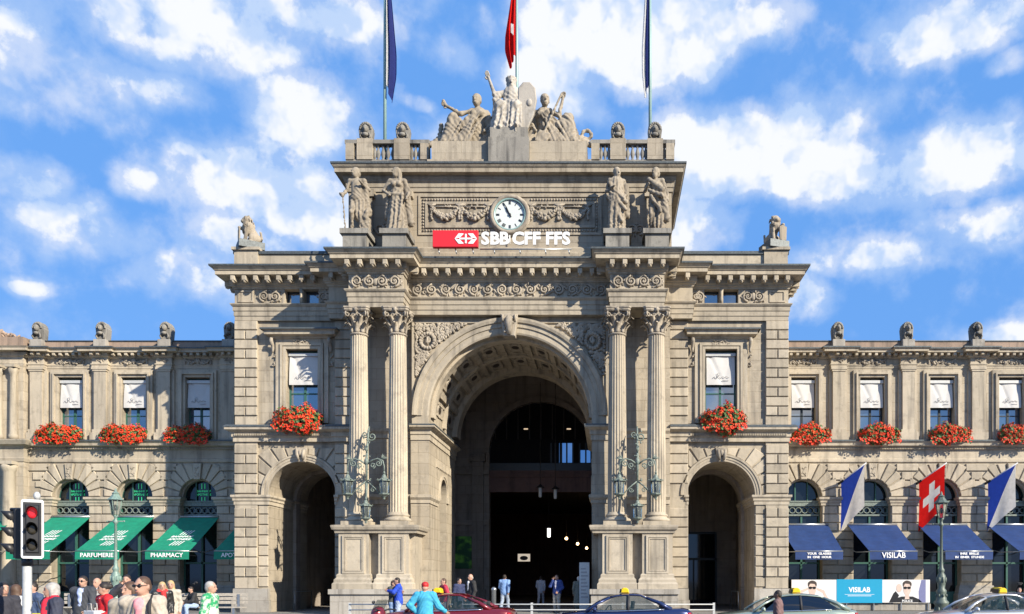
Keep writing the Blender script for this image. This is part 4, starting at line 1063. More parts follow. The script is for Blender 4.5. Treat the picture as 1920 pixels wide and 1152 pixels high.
    part('cornice_flashing', MB().sweep([(-.3, 14.331), (.583, 14.302), (.586, 14.255), (.602, 14.255), (.605, 14.33), (-.3, 14.36)], path), M['lead'], root)
    part('parapet', MB().box(x0, x1, wy+.02, wy+.5, 14.345, 14.82), M['parapet_stone'], root)
    part('coping', MB().box(x0, x1, wy-.03, wy+.56, 14.82, 14.87), M['lead'], root)
    a = x0+.2
    while a < x1-.1:
        inp = any(abs(a-xp) < .42 for xp in xs_pil); link('modillion', wmod, root, (a, wy-(.46 if not inp else .63), 14.085)); a += .36
    for i, c in enumerate(bays): part('garland_relief', wing_garland(c, .72, 200+i), CAR, root)
    part('roof', MB().box(x0, x1, wy+.56, wy+12, 14.0, 14.3), M['roof_dark'], root)
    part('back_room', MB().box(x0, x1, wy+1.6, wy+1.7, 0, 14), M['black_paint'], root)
an = MB(); head_acroterion(an, .37, 1.0); ANTm = an.mesh('acroterion', M['weathered'])
wl_ = thing('station_wing', 'long two-storey sandstone wing left of the portal, with green shop awnings', 'building')
LB = [-24.99, -21.47, -17.93, -14.40]
wing(wl_, LB, -27.3, -12.6, 3.53, [-26.75, -23.23, -19.70, -16.16], ends=(-26.75,))
wr_ = thing('station_wing', 'long two-storey sandstone wing right of the portal, with blue shop awnings', 'building')
RB = [15.57, 19.38, 23.25, 27.06, 30.9]
wing(wr_, RB, 12.8, 33.0, 3.83, [17.48, 21.32, 25.16, 28.98])
# projecting end bay at the far left
eb = WY-.45
m = MB().archpanel(-33, -27.3, 0, 8.06, -29.9, 1.2, 6.2, eb, eb+.8).box(-33, -27.3, eb, eb+.8, 8.06, 14.0); part('end_bay', m, ASH, wl_)
for c in (-35.4, -40.2, -45.0):
    part('end_bay', MB().archpanel(c-2.4, c+2.4, 0, 8.06, c, 1.2, 6.2, eb, eb+.8).box(c-2.4, c-.74, eb, eb+.8, 8.06, 14.0).box(c+.74, c+2.4, eb, eb+.8, 8.06, 14.0).box(c-.74, c+.74, eb, eb+.8, 8.06, 9.4).box(c-.74, c+.74, eb, eb+.8, 12.8, 14.0), ASH, wl_)
    part('pane', MB().box(c-1.3, c+1.3, eb+.5, eb+.52, .3, 7.5), M['pane_dark'], wl_); part('pane', MB().box(c-.8, c+.8, eb+.4, eb+.42, 9.3, 12.9), M['pane_sky'], wl_)
part('pane', MB().box(-31.2, -28.6, eb+.5, eb+.52, .3, 7.5), M['pane_dark'], wl_)
EP = [(-47.8, eb), (-27.3, eb), (-27.3, WY)]
part('string_course', MB().sweep([(-.1, 8.10), (.05, 8.10), (.09, 8.28), (.05, 8.32), (.05, 8.80), (.14, 8.94), (.34, 9.0), (.44, 9.22), (.44, 9.27), (-.1, 9.29)], EP), ST, wl_)
part('cornice', MB().sweep([(-.3, 13.34), (.02, 13.34), (.06, 13.5), (.014, 13.54), (.014, 13.84), (.10, 13.88), (.14, 14.09), (.50, 14.09), (.50, 14.20), (.58, 14.30), (-.3, 14.33)], EP), ST, wl_)
part('parapet', MB().box(-47.8, -27.32, eb+.02, eb+.6, 14.34, 14.95), M['parapet_stone'], wl_)
c = MB().lathe([(.42, 1.3), (.42, 1.5), (.36, 1.6), (.34, 4), (.30, 7.5), (.36, 7.6), (.40, 7.75), (.40, 7.9)], (-28.0, eb-.1, 0), 24).box(-28.42, -27.58, eb-.5, eb, 7.9, 8.08).box(-28.5, -27.5, eb-.6, eb, 0, 1.3); part('column', c, ST, wl_)
for x in (-27.75, -28.55):
    part('column', MB().lathe([(.24, 9.3), (.24, 9.5), (.19, 9.6), (.16, 12.8), (.22, 12.95), (.24, 13.2)], (x, eb-.14, 0), 16).box(x-.27, x+.27, eb-.42, eb, 13.2, 13.34), ST, wl_)
part('panel', MB().box(-29.6, -28.95, eb-.06, eb-.001, 9.8, 12.9), M['parapet_stone'], wl_)
rl = MB(); blobs(rl, random.Random(12), -29.8, -27.5, 14.95, 15.35, eb+.2, 70, .2, lambda x, z: z-14.95 < .5*max(0, min(1, (-27.4-x)*.6))); part('crest_relief', rl, M['parapet_stone'], wl_)
# ------------------------------------------------------------------ sculpted figures: smooth union of tapered limbs, polygonised with surface nets
def _v(a): return np.array(a, dtype=np.float32)
def rc(a, b, r1, r2=None, tag=0, sq=None, k=None):
    a, b = _v(a), _v(b); r2 = r1 if r2 is None else r2; S = _v(sq) if sq else None; m = max(r1, r2)*1.05
    def fn(P):
        A, B = (a, b) if S is None else (a/S, b/S); Q = P if S is None else P/S
        ba = B-A; dd = float(ba@ba)+1e-9; pa = Q-A; h = np.clip(pa@ba/dd, 0, 1)
        d = np.linalg.norm(pa-h[..., None]*ba, axis=-1)-(r1+(r2-r1)*h)
        return d if S is None else d*float(S.mean()*.9)
    return (np.minimum(a, b)-m*(1 if S is None else float(S.max())), np.maximum(a, b)+m*(1 if S is None else float(S.max())), fn, tag, k)
def ell(c, r, tag=0, rot=None, k=None):
    c, r = _v(c), _v(r); Rm = np.array(Euler(rot).to_matrix(), dtype=np.float32) if rot else None; m = float(r.max())*1.05
    def fn(P):
        Q = P-c
        if Rm is not None: Q = Q@Rm
        return (np.linalg.norm(Q/r, axis=-1)-1)*float(r.min())
    return (c-m, c+m, fn, tag, k)
def bx(c, h, tag=0, rot=None, rd=.01, k=None):
    c, h = _v(c), _v(h); Rm = np.array(Euler(rot).to_matrix(), dtype=np.float32) if rot else None; m = float(np.linalg.norm(h))+rd
    def fn(P):
        Q = P-c
        if Rm is not None: Q = Q@Rm
        q = np.abs(Q)-h; return np.linalg.norm(np.maximum(q, 0), axis=-1)+np.minimum(q.max(-1), 0)-rd
    return (c-m, c+m, fn, tag, k)
def robe(a, b, r1, r2, tag=0, n=9, amp=.018, ph=0.0, sq=(1, .75, 1), tw=2.0, k=None):
    lo, hi, f0, _, _ = rc(a, b, r1, r2, tag, sq); a_, b_ = _v(a), _v(b)
    def fn(P):
        t = np.clip((P[..., 2]-a_[2])/(b_[2]-a_[2]+1e-6), 0, 1); cx = a_[0]+(b_[0]-a_[0])*t; cy = a_[1]+(b_[1]-a_[1])*t
        th = np.arctan2(P[..., 1]-cy, P[..., 0]-cx)
        return f0(P)+amp*(.35+.65*t)*np.cos(n*th+ph+tw*t+.8*np.sin(3*t+2*th))
    return (lo-amp, hi+amp, fn, tag, k)
def sdf_net(prims, vox, k=.03):
    lo = np.min([p[0] for p in prims], 0)-vox*3; hi = np.max([p[1] for p in prims], 0)+vox*3
    n = np.ceil((hi-lo)/vox).astype(int)+1
    D = np.full(n, 1.0, np.float32); T = np.zeros(n, np.int8); W = np.full(n, 1.0, np.float32)
    ax = [lo[i]+vox*np.arange(n[i], dtype=np.float32) for i in range(3)]
    for pl, ph, fn, tg, kk in prims:
        kk = k if kk is None else kk; pad = vox*2+kk
        s = [slice(max(0, int((pl[i]-pad-lo[i])/vox)), min(n[i], int((ph[i]+pad-lo[i])/vox)+2)) for i in range(3)]
        P = np.stack(np.meshgrid(ax[0][s[0]], ax[1][s[1]], ax[2][s[2]], indexing='ij'), -1)
        d = fn(P); s = tuple(s); d0 = D[s]
        T[s] = np.where(d < W[s], tg, T[s]); W[s] = np.minimum(W[s], d)
        if kk > 0:
            h = np.maximum(kk-np.abs(d-d0), 0)/kk; D[s] = np.minimum(d, d0)-h*h*kk*.25
        else: D[s] = np.minimum(d, d0)
    ins = D < 0
    c = [ins[(i & 1):n[0]-1+(i & 1), (i >> 1 & 1):n[1]-1+(i >> 1 & 1), (i >> 2 & 1):n[2]-1+(i >> 2 & 1)] for i in range(8)]
    v = [D[(i & 1):n[0]-1+(i & 1), (i >> 1 & 1):n[1]-1+(i >> 1 & 1), (i >> 2 & 1):n[2]-1+(i >> 2 & 1)] for i in range(8)]
    sm = sum(x.astype(np.int8) for x in c); act = (sm > 0) & (sm < 8)
    idx = np.argwhere(act); cid = np.full(act.shape, -1, np.int32); cid[act] = np.arange(len(idx))
    vals = [x[act] for x in v]; acc = np.zeros((len(idx), 3), np.float32); cnt = np.zeros(len(idx), np.float32)
    for i in range(8):
        for b in (1, 2, 4):
            if i & b: continue
            j = i | b; cr = (vals[i] < 0) != (vals[j] < 0); t = vals[i]/(vals[i]-vals[j]+1e-12)
            o = np.array([i & 1, i >> 1 & 1, i >> 2 & 1], np.float32); e = np.array([b & 1, b >> 1 & 1, b >> 2 & 1], np.float32)
            acc += np.where(cr[:, None], o+t[:, None]*e, 0); cnt += cr
    V = lo+(idx+acc/np.maximum(cnt, 1)[:, None])*vox
    F = []; G = []
    for a in range(3):
        u, w = [(1, 2), (2, 0), (0, 1)][a]
        s0 = [slice(None)]*3; s1 = [slice(None)]*3; s0[a] = slice(0, -1); s1[a] = slice(1, None)
        ch = ins[tuple(s0)] != ins[tuple(s1)]
        e = np.argwhere(ch); e = e[(e[:, u] > 0) & (e[:, w] > 0) & (e[:, u] < n[u]-1) & (e[:, w] < n[w]-1)]
        if not len(e): continue
        def cell(du, dw):
            q = e.copy(); q[:, u] += du; q[:, w] += dw; return cid[q[:, 0], q[:, 1], q[:, 2]]
        quad = np.stack([cell(-1, -1), cell(0, -1), cell(0, 0), cell(-1, 0)], 1)
        fl = ins[e[:, 0], e[:, 1], e[:, 2]]; quad[~fl] = quad[~fl][:, ::-1]
        e2 = e.copy(); e2[:, a] += 1; inn = np.where(fl[:, None], e, e2)
        F.append(quad); G.append(T[inn[:, 0], inn[:, 1], inn[:, 2]])
    return V, np.concatenate(F), np.concatenate(G)
def raw_mesh(name, V, F, mat, extra=None):
    mb = MB(); mb.v = [tuple(map(float, p)) for p in V]; mb.f = [tuple(map(int, f)) for f in F]; mb.sm = [True]*len(mb.f)
    if extra: mb.add(extra.v, extra.f, True)
    return mb.mesh(name, mat, recalc=False)
def fingers(mb, el, wr, r=.009, curl=.35, side=1, L=.085):
    el, wr = Vector(el), Vector(wr); d = (wr-el).normalized(); sd = d.cross(Vector((0, 1, .2))); sd = sd.normalized() if sd.length > .1 else Vector((1, 0, 0)); nn = sd.cross(d)
    base = wr+d*.075
    for i, (o, l) in enumerate(((-.030, .85), (-.010, 1.0), (.010, .95), (.029, .75))):
        p0 = base+sd*o-d*.02; p1 = base+sd*o*1.1+d*L*.4*l-nn*L*.1*curl; p2 = base+sd*o*1.1+d*L*.72*l-nn*L*.35*curl; p3 = base+sd*o*1.05+d*L*.95*l-nn*L*.75*curl
        mb.tube([p0, p1, p2, p3], [r, r, r*.92, r*.7], 6)
    t0 = wr+d*.025+sd*.028*side; mb.tube([t0, t0+sd*.03*side+d*.02-nn*.01, t0+sd*.038*side+d*.05-nn*.025], [r*1.15, r*1.05, r*.8], 6)
J0 = dict(pel=(0, 0, .95), neck=(0, .015, 1.47), head=(0, -.015, 1.615), shL=(-.185, 0, 1.42), elL=(-.235, .03, 1.13), wrL=(-.235, -.05, .90), shR=(.185, 0, 1.42), elR=(.235, .03, 1.13), wrR=(.235, -.05, .90),
          hiL=(-.09, 0, .92), knL=(-.10, -.03, .50), anL=(-.10, .02, .085), hiR=(.09, 0, .92), knR=(.10, -.03, .50), anR=(.10, .02, .085), tL=(-.13, -.13, .03), tR=(.13, -.13, .03))
def limbs(j, tags, c=0.0, legs=True, arms=True, hand=0):
    """nude body prims; tags: skin, top, trousers, shoes; c = looseness of the clothes"""
    sk, tp, tr, sh = tags[:4]; P = []
    wst = (j['pel'][0]*.5, j['pel'][1]*.5, j['pel'][2]+.20); ch = ((j['shL'][0]+j['shR'][0])/2, (j['shL'][1]+j['shR'][1])/2+.005, j['shL'][2]-.10)
    P += [rc(j['pel'], wst, .158+c*.4, .142+c, tp if tp != sk else tr, (1, .68, 1)), rc(wst, ch, .145+c, .160+c, tp, (1, .68, 1)), rc(j['shL'], j['shR'], .062+c*.7, .062+c*.7, tp)]
    P += [ell(j['pel'], (.165, .125, .12), tr)]
    P += [rc(j['neck'], (j['head'][0], j['head'][1]+.02, j['head'][2]-.06), .055, .052, sk, k=.02)]
    if arms:
        for s in 'LR':
            P += [rc(j['sh'+s], j['el'+s], .054+c, .044+c, tp), rc(j['el'+s], j['wr'+s], .044+c, .030+c*.75, tags[4] if len(tags) > 4 else tp)]
            d = (Vector(j['wr'+s])-Vector(j['el'+s])).normalized(); w = Vector(j['wr'+s])
            P += [ell(w+d*.045, (.034, .030, .048), hand, k=.015, rot=d.to_track_quat('Z', 'Y').to_euler())]
    if legs:
        for s in 'LR':
            P += [rc(j['hi'+s], j['kn'+s], .086+c*.6, .060+c*.6, tr), rc(j['kn'+s], j['an'+s], .058+c*.8, .040+c, tr)]
            a = Vector(j['an'+s]); t = Vector(j['t'+s]); P += [rc(a-Vector((0, -.02, .04)), t, .046, .036, sh, k=.015)]
    return P
def head_prims(j, sk, hr, style='short', turn=0.0, tilt=0.0, hs=1.0):
    h = Vector(j['head']); Rm = Matrix.Rotation(turn, 3, 'Z') @ Matrix.Rotation(tilt, 3, 'X')
    def w(x, y, z): return h+Rm @ (Vector((x, y, z))*hs)
    def E(c, r, *a, **k): return ell(c, tuple(q*hs for q in r), *a, **k)
    def C(a, b, r1, r2, *c, **k): return rc(a, b, r1*hs, r2*hs, *c, **k)
    P = [E(w(0, 0, .01), (.076, .094, .112), sk, (tilt, 0, turn), k=.015), E(w(0, -.025, -.062), (.054, .062, .052), sk, k=.02),
         C(w(0, -.088, .015), w(0, -.108, -.025), .011, .016, sk, k=.012), E(w(-.078, .008, -.005), (.012, .022, .032), sk, k=.005), E(w(.078, .008, -.005), (.012, .022, .032), sk, k=.005),
         E(w(0, -.088, -.062), (.026, .012, .010), sk, k=.012), E(w(0, -.078, .035), (.06, .02, .012), sk, k=.012)]
    if style == 'short': P += [E(w(0, .018, .045), (.083, .094, .088), hr, k=.008), E(w(0, .05, -.005), (.078, .062, .08), hr, k=.008)]
    elif style == 'long': P += [E(w(0, .018, .043), (.088, .098, .094), hr, k=.01), C(w(0, .055, .0), w(0, .085, -.23), .085, .07, hr, (1, .6, 1)), C(w(-.075, .02, 0), w(-.08, .02, -.17), .028, .03, hr), C(w(.075, .02, 0), w(.08, .02, -.17), .028, .03, hr)]
    elif style == 'bob': P += [E(w(0, .02, .043), (.092, .102, .094), hr, k=.01), E(w(0, .04, -.04), (.09, .085, .08), hr), C(w(-.078, 0, .01), w(-.078, .0, -.06), .026, .024, hr), C(w(.078, 0, .01), w(.078, .0, -.06), .026, .024, hr)]
    elif style == 'bald': P += [E(w(0, .05, -.02), (.078, .055, .06), hr, k=.004)]
    elif style == 'bun': P += [E(w(0, .018, .045), (.085, .096, .088), hr, k=.008), E(w(0, .11, .05), (.05, .05, .05), hr)]
    elif style == 'cap': P += [E(w(0, .01, .055), (.088, .102, .08), hr, k=.006), C(w(-.03, -.09, .06), w(.03, -.09, .06), .02, .02, hr), bx(w(0, -.125, .055), (.055, .045, .006), hr, (tilt, 0, turn)), E(w(0, .06, -.03), (.072, .05, .055), sk, k=.006)]
    return P, w

def statue(name, label, prims, mat, vox, sc, loc, rz=0, k=.025, extra=None, group=None):
    V, F, G = sdf_net(prims, vox*.85, k)
    m0 = raw_mesh(name, V, F, mat); m0.update(); nn = np.empty(len(V)*3, np.float32); m0.vertices.foreach_get('normal', nn); nn = nn.reshape(-1, 3); bpy.data.meshes.remove(m0)
    hz = float(V[:, 2].max()); low = np.clip((hz-.30-V[:, 2])/.15, 0, 1)
    fo = np.sin(52*V[:, 0]+9*np.sin(7*V[:, 2]+loc[0])+20*V[:, 1])*.6+np.sin(31*V[:, 0]-22*V[:, 2]+6*np.sin(11*V[:, 2]))*.5
    V = V+nn*(fo*.011*low)[:, None].astype(np.float32)
    o = link(name, raw_mesh(name, V, F, mat, extra), None, loc, (0, 0, rz), (sc, sc, sc))
    return tag(o, label, 'statue', group)
SM, SP = M['statue_stone'], M['statue_pale']
SC = 3.12/1.74; SZ = 17.95; SY = -1.62
def J(**k): d = dict(J0); d.update(k); return d
GS = 'statues standing on the attic ledge'
base_sl = lambda: [bx((0, 0, .01), (.26, .22, .03))]
# youth with bare torso, bent arm and staff
j = J(elL=(-.30, .02, 1.16), wrL=(-.33, -.14, .98), elR=(.29, .06, 1.20), wrR=(.16, -.16, 1.30), knL=(-.11, -.12, .52), anL=(-.15, .06, .085), tL=(-.18, -.10, .03), head=(-.03, -.02, 1.615))
h, _ = head_prims(j, 0, 0, 'short', -.5, hs=1.2)
P = base_sl()+limbs(j, (0, 0, 0, 0))+h+[robe((.05, .02, 1.0), (.08, .04, .55), .15, .19, n=8, amp=.02), rc((.18, .02, 1.40), (.26, .12, .62), .07, .10), rc((-.33, -.16, 1.02), (-.26, -.14, .04), .02, .02), bx((.24, .02, .22), (.09, .07, .2)), ell((-.36, -.14, 1.0), (.07, .05, .06)), rc((.24, -.05, .44), (.30, -.1, .62), .07, .04)]
statue('standing_statue', 'bare-chested stone youth with staff, leftmost statue on the attic ledge', P, SM, .022, SC, (-7.12, SY, SZ), group=GS)
# woman with hands at hips, parted robe
j = J(elL=(-.37, .03, 1.18), wrL=(-.20, -.10, 1.02), elR=(.33, .03, 1.14), wrR=(.28, -.12, .92), head=(-.02, -.02, 1.615))
h, _ = head_prims(j, 0, 0, 'long', -.6, hs=1.2)
P = base_sl()+limbs(j, (0, 0, 0, 0))+h+[ell((-.07, -.11, 1.30), (.075, .06, .075)), ell((.07, -.11, 1.30), (.075, .06, .075)), robe((0, 0, 1.08), (0, .0, .10), .155, .27, n=10, amp=.026), rc((-.2, .02, 1.40), (-.28, .12, .5), .06, .10), rc((.2, .03, 1.42), (.33, .1, .35), .06, .11), rc((-.15, -.1, 1.04), (.18, -.12, 1.0), .04, .045), rc((.16, -.12, .95), (.10, -.17, .3), .035, .04)]
statue('standing_statue', 'stone woman in long parted robe, hand on hip, second from the left', P, SM, .022, SC, (-5.22, SY, SZ), group=GS)
# draped matron
j = J(elL=(-.26, .0, 1.14), wrL=(-.12, -.18, 1.18), elR=(.28, .02, 1.12), wrR=(.18, -.15, .95), head=(.01, -.02, 1.62))
h, _ = head_prims(j, 0, 0, 'bun', .3, hs=1.2)
P = base_sl()+limbs(j, (0, 0, 0, 0))+h+[robe((0, 0, 1.38), (0, 0, .95), .17, .205, n=11, amp=.018, ph=1), robe((0, 0, 1.0), (0, 0, .06), .20, .22, n=9, amp=.03, ph=.5), rc((-.2, -.08, 1.3), (.22, -.14, .82), .055, .06), rc((-.22, -.06, 1.12), (.20, -.16, .62), .045, .06), rc((-.24, -.02, .98), (.12, -.18, .30), .04, .05), rc((.25, .02, 1.3), (.27, .06, .55), .07, .10)]
statue('standing_statue', 'heavily draped stone figure with diagonal folds, left of the two right-hand attic statues', P, SM, .022, SC, (5.17, SY, SZ), .15, group=GS)
# bearded man in toga
j = J(elL=(-.27, -.02, 1.16), wrL=(-.18, -.18, 1.24), elR=(.30, .04, 1.14), wrR=(.33, -.05, .90), head=(.01, -.02, 1.62), knL=(-.11, -.10, .5), tL=(-.15, -.17, .03))
h, _ = head_prims(j, 0, 0, 'short', -.4, hs=1.2)
P = base_sl()+limbs(j, (0, 0, 0, 0))+h+[ell((-.01, -.09, 1.52), (.055, .05, .075)), robe((.02, .02, 1.22), (.06, .05, .28), .18, .20, n=8, amp=.03), rc((-.16, -.1, 1.42), (.20, -.13, 1.12), .06, .07), rc((.20, -.08, 1.14), (.30, .02, .42), .07, .10), rc((-.15, -.12, 1.12), (.18, -.16, .96), .05, .06), rc((-.12, -.13, .98), (.15, -.15, .55), .04, .05)]
statue('standing_statue', 'bearded stone man in a loose toga, rightmost statue on the attic ledge', P, SM, .022, SC, (7.0, SY, SZ), -.12, group=GS)
# crowning group: seated woman with raised arm and tall shield
SS = 2.62/1.40
j = dict(J0); dz = -.42
for k_ in list(j):
    x, y, z = j[k_]
    if k_[:2] in ('kn', 'an', 't', 'tL', 'tR') or k_ in ('tL', 'tR'): continue
    j[k_] = (x, y+.12, z+dz)
j.update(hiL=(-.11, .1, .52), hiR=(.11, .1, .52), knL=(-.17, -.30, .50), knR=(.15, -.30, .48), anL=(-.17, -.26, .08), anR=(.14, -.34, .08), tL=(-.18, -.40, .03), tR=(.15, -.47, .03),
         elL=(-.34, .04, .93), wrL=(-.44, -.04, 1.19), elR=(.33, .02, .80), wrR=(.30, -.14, .72))
h, w = head_prims(j, 0, 0, 'bun', .15, hs=1.2)
crown = [ell(w(.085*math.cos(a), .02+.095*math.sin(a), .085), (.025, .025, .03)) for a in [2*PI*q/11 for q in range(11)]]
P = limbs(j, (0, 0, 0, 0))+h+crown+[robe((0, .12, 1.0), (0, .1, .55), .165, .20, n=9, amp=.018), rc((-.12, .08, .54), (-.18, -.30, .50), .13, .12), rc((.12, .08, .54), (.15, -.30, .48), .13, .12), robe((-.16, -.26, .5), (-.2, -.25, .05), .13, .17, n=8, amp=.03, sq=(1, .9, 1)), robe((.13, -.28, .5), (.13, -.26, .05), .13, .17, n=8, amp=.03, sq=(1, .9, 1)), robe((-.02, -.24, .5), (-.03, -.22, .05), .15, .2, n=7, amp=.04), bx((0, .14, .22), (.30, .22, .26)), rc((-.3, .1, .92), (-.36, .12, .1), .07, .10),
    rc((-.28, .1, .95), (-.33, .05, .82), .08, .06)]
shp = []
for q in range(19):
    t = q/18; shp.append((.30+.21*math.sin(PI*(.15+.85*t))**.8 if False else .44+.20*math.cos(PI*(t-.5)), .0))
ex = MB(); fingers(ex, j['elL'], j['wrL'], .016, .1, 1, .11)
so_ = statue('seated_statue', 'pale stone woman enthroned on the roof with raised arm and tall shield', P, SP, .02, SS*1.26, (-.02, -.15, 23.32), extra=ex)
pl = [(.10+.0, .03), (.30, .0), (.44, .30), (.50, .62), (.47, .86), (.36, .98), (.22, .98), (.12, .86)]
part('shield', MB().prism([(x*1.0+.07, z) for x, z in pl], -.33, -.27, .02).ball((.42, -.33, .55), (.06, .03, .08), 8, 6), SP, so_)
# reclining figures
SR = 2.75/1.24
def recline(s, up):
    """s=-1: figure left of the throne, legs towards -x"""
    j = dict(J0)
    X = lambda x, y, z: (x*-s, y, z)
    j.update(pel=X(.22, .05, .30), shL=(X(.16, .02, .84) if s < 0 else X(.44, .08, .82)), shR=(X(.44, .08, .82) if s < 0 else X(.16, .02, .84)), neck=X(.29, .05, .89), head=X(.26, -.02, 1.045))
    a, b = ('L', 'R') if s < 0 else ('R', 'L')
    j.update({'hi'+a: X(.10, -.02, .20), 'kn'+a: X(-.24, -.10, .62), 'an'+a: X(-.38, -.10, .10), 't'+a: X(-.50, -.14, .04), 'hi'+b: X(.12, .1, .18), 'kn'+b: X(-.34, .02, .22), 'an'+b: X(-.72, -.06, .08), 't'+b: X(-.86, -.10, .05)})
    j.update({'el'+a: (X(-.08, -.12, .70) if not up else X(-.06, -.16, .64)), 'wr'+a: (X(-.34, -.18, .82) if not up else X(-.14, -.18, .98)), 'el'+b: X(.56, .06, .54), 'wr'+b: X(.46, -.12, .34)})
    h, w = head_prims(j, 0, 0, 'bun', .25*s, hs=1.2)
    P = limbs(j, (0, 0, 0, 0))+h+[rc(j['pel'], X(.30, .05, .76), .19, .175, 0, (1, .8, 1)), rc(X(.12, .0, .28), X(-.25, -.1, .60), .15, .12), rc(X(-.25, -.1, .6), X(-.36, -.08, .1), .12, .17), ell(X(.20, -.12, .72), (.07, .06, .07)), ell(X(.36, -.09, .72), (.07, .06, .07)), rc(X(.1, .1, .2), X(-.36, .02, .2), .15, .13), rc(X(-.36, .02, .2), X(-.74, -.02, .08), .12, .07), bx(X(.36, .12, .1), (.26, .2, .12))]
    for q in range(9):
        t = q/8; P.append(rc(X(.30-.52*t, -.17-.02*(q % 2), .46+.10*math.sin(q*1.3)), X(.10-.58*t, -.22, .04), .03, .045, k=.012))
    for q in range(5): P.append(rc(X(.36-.06*q, -.13, .74-.02*q), X(.14-.05*q, -.15, .36+.03*q), .025, .03, k=.012))
    P += [rc(X(.46, .1, .82), X(.62, .14, .2), .08, .15), rc(X(-.85, -.1, .03), X(.1, -.12, .03), .05, .06), rc(X(.5, .0, .3), X(.62, -.02, .06), .12, .14)]
    if up: P += [rc(X(-.12, -.2, 1.10), X(.30, -.26, .14), .022, .026), bx(X(.30, -.24, .10), (.12, .03, .13), 0, (0, .4*s, 0))]+[rc(X(-.66-.10*math.cos(a1), .0, .30+.10*math.sin(a1)), X(-.66-.10*math.cos(a1+.5), 0, .30+.10*math.sin(a1+.5)), .035, .03) for a1 in [q*.5 for q in range(-3, 7)]]+[rc(X(-.45, .0, .22), X(-.62, .0, .20), .08, .06)]
    else: P += [rc(X(-.38, -.18, .84), X(-.44, -.18, .94), .03, .04), rc(X(-.60, .05, .12), X(-.54, .05, .50), .035, .05), ell(X(-.54, .05, .54), (.06, .06, .03)), rc(X(-.75, 0, .1), X(-.5, .05, .3), .05, .05)]
    return P, j
P, j = recline(-1, False); ex = MB(); fingers(ex, j['elL'], j['wrL'], .014, .3, 1)
statue('reclining_statue', 'reclining stone woman on the roof, left of the enthroned figure, arm held out', P, M['statue_stone'], .02, SR, (-2.25, -.25, 22.76), extra=ex)
P, j = recline(1, True); ex = MB(); fingers(ex, j['elR'], j['wrR'], .014, .5, 1)
statue('reclining_statue', 'reclining stone woman with upright staff, right of the enthroned figure on the roof', P, M['statue_stone'], .02, SR, (2.25, -.25, 22.76), extra=ex)
# lions with shields on the parapets
def lion(turn):
    P = [rc((0, .22, .28), (0, -.02, .66), .22, .20, 0, (.85, 1, 1)), ell((0, -.06, .72), (.24, .24, .27)), ell((0, -.10, .98), (.20, .21, .22)), ell((0, -.26, .94), (.10, .11, .09)), ell((0, -.21, 1.02), (.13, .10, .09)),
         ell((-.13, -.06, 1.14), (.05, .04, .06)), ell((.13, -.06, 1.14), (.05, .04, .06)), rc((.13, -.12, .62), (.14, -.22, .06), .09, .07), ell((.14, -.28, .05), (.08, .11, .06)),
         rc((-.13, -.12, .66), (-.22, -.34, .70), .085, .07), ell((-.22, -.38, .72), (.08, .08, .07)), ell((-.18, .18, .22), (.12, .26, .22)), ell((.18, .18, .22), (.12, .26, .22)), ell((-.2, -.08, .05), (.09, .15, .06)), ell((.2, -.0, .05), (.09, .15, .06)),
         rc((0, .44, .10), (.22, .46, .24), .045, .04), rc((.22, .46, .24), (.26, .40, .48), .04, .05)]
    rng = random.Random(3)
    for q in range(46):
        a = rng.uniform(0, 2*PI); z = rng.uniform(.52, 1.12); r_ = .24-.10*abs(z-.85)
        if math.sin(a) < -.75 and z > .85: continue
        P.append(rc((r_*math.cos(a), -.06+r_*math.sin(a), z), (r_*1.1*math.cos(a), -.06+r_*1.12*math.sin(a), z-.1), .035, .02))
    return P
LV = sdf_net(lion(0), .022, .03); LM = raw_mesh('lion_statue', LV[0], LV[1], SM)
for s, lab in ((-1, 'sitting stone lion with shield on the left parapet corner'), (1, 'sitting stone lion with shield on the right parapet corner')):
    l = tag(link('lion_statue', LM, None, (s*13.0, .2, 18.26), (0, 0, R(-58) if s < 0 else R(18)), (1.13 if s < 0 else -1.13, 1.13, 1.13)), lab, 'statue', 'lions on the parapet')
    part('shield', MB().prism([(-.36, .05), (-.20, 0), (-.04, .05), (-.02, .62), (-.20, .70), (-.38, .62)], -.44, -.38, .015), SM, l)
    part('plinth', MB().box(-.46, .46, -.50, .55, -.31, .0), M['lead'], l)
# ------------------------------------------------------------------ clock, station sign
def rotx90(mb): return mb.xf(Matrix.Rotation(R(90), 4, 'X'))
ck = thing('facade_clock', 'round white clock with roman hour bars in the attic panel', 'clock', (0, -.62, 19.30))
part('surround', rotx90(MB().lathe([(.76, .0), (.76, .16), (.80, .22), (.90, .24), (.96, .18), (.98, .08), (1.02, .06), (1.02, 0)], n=48)), CAR, ck)
part('dial', rotx90(MB().lathe([(.78, .02), (.78, .10)], n=48, smooth=False)), M['dial'], ck)
part('bezel', rotx90(MB().lathe([(.70, .10), (.78, .10), (.78, .19), (.735, .19), (.70, .15)], n=48, caps=False)), M['pole_green'], ck)
for k in range(12):
    a = PI*k/6; n = (2, 1, 1, 2, 2, 1, 2, 3, 3, 2, 1, 2)[k]; mb = MB()
    for q in range(n): mb.box((q-(n-1)/2)*.055-.019, (q-(n-1)/2)*.055+.019, -.112, -.101, .50, .66)
    part('numeral', mb.xf(Matrix.Rotation(a, 4, 'Y')), M['black_paint'], ck)
for ang, ln, w in ((R(-32), .40, .045), (R(-26), .60, .032)):
    part('hand', MB().prism([(-w*.5, -.14), (w*.5, -.14), (w, ln*.6), (0, ln), (-w, ln*.6)], -.135 if ln < .5 else -.15, -.12 if ln < .5 else -.138).xf(Matrix.Rotation(ang, 4, 'Y')), M['black_paint'], ck)
part('hub', rotx90(MB().lathe([(.06, .1), (.06, .16)], n=14)), M['black_paint'], ck)
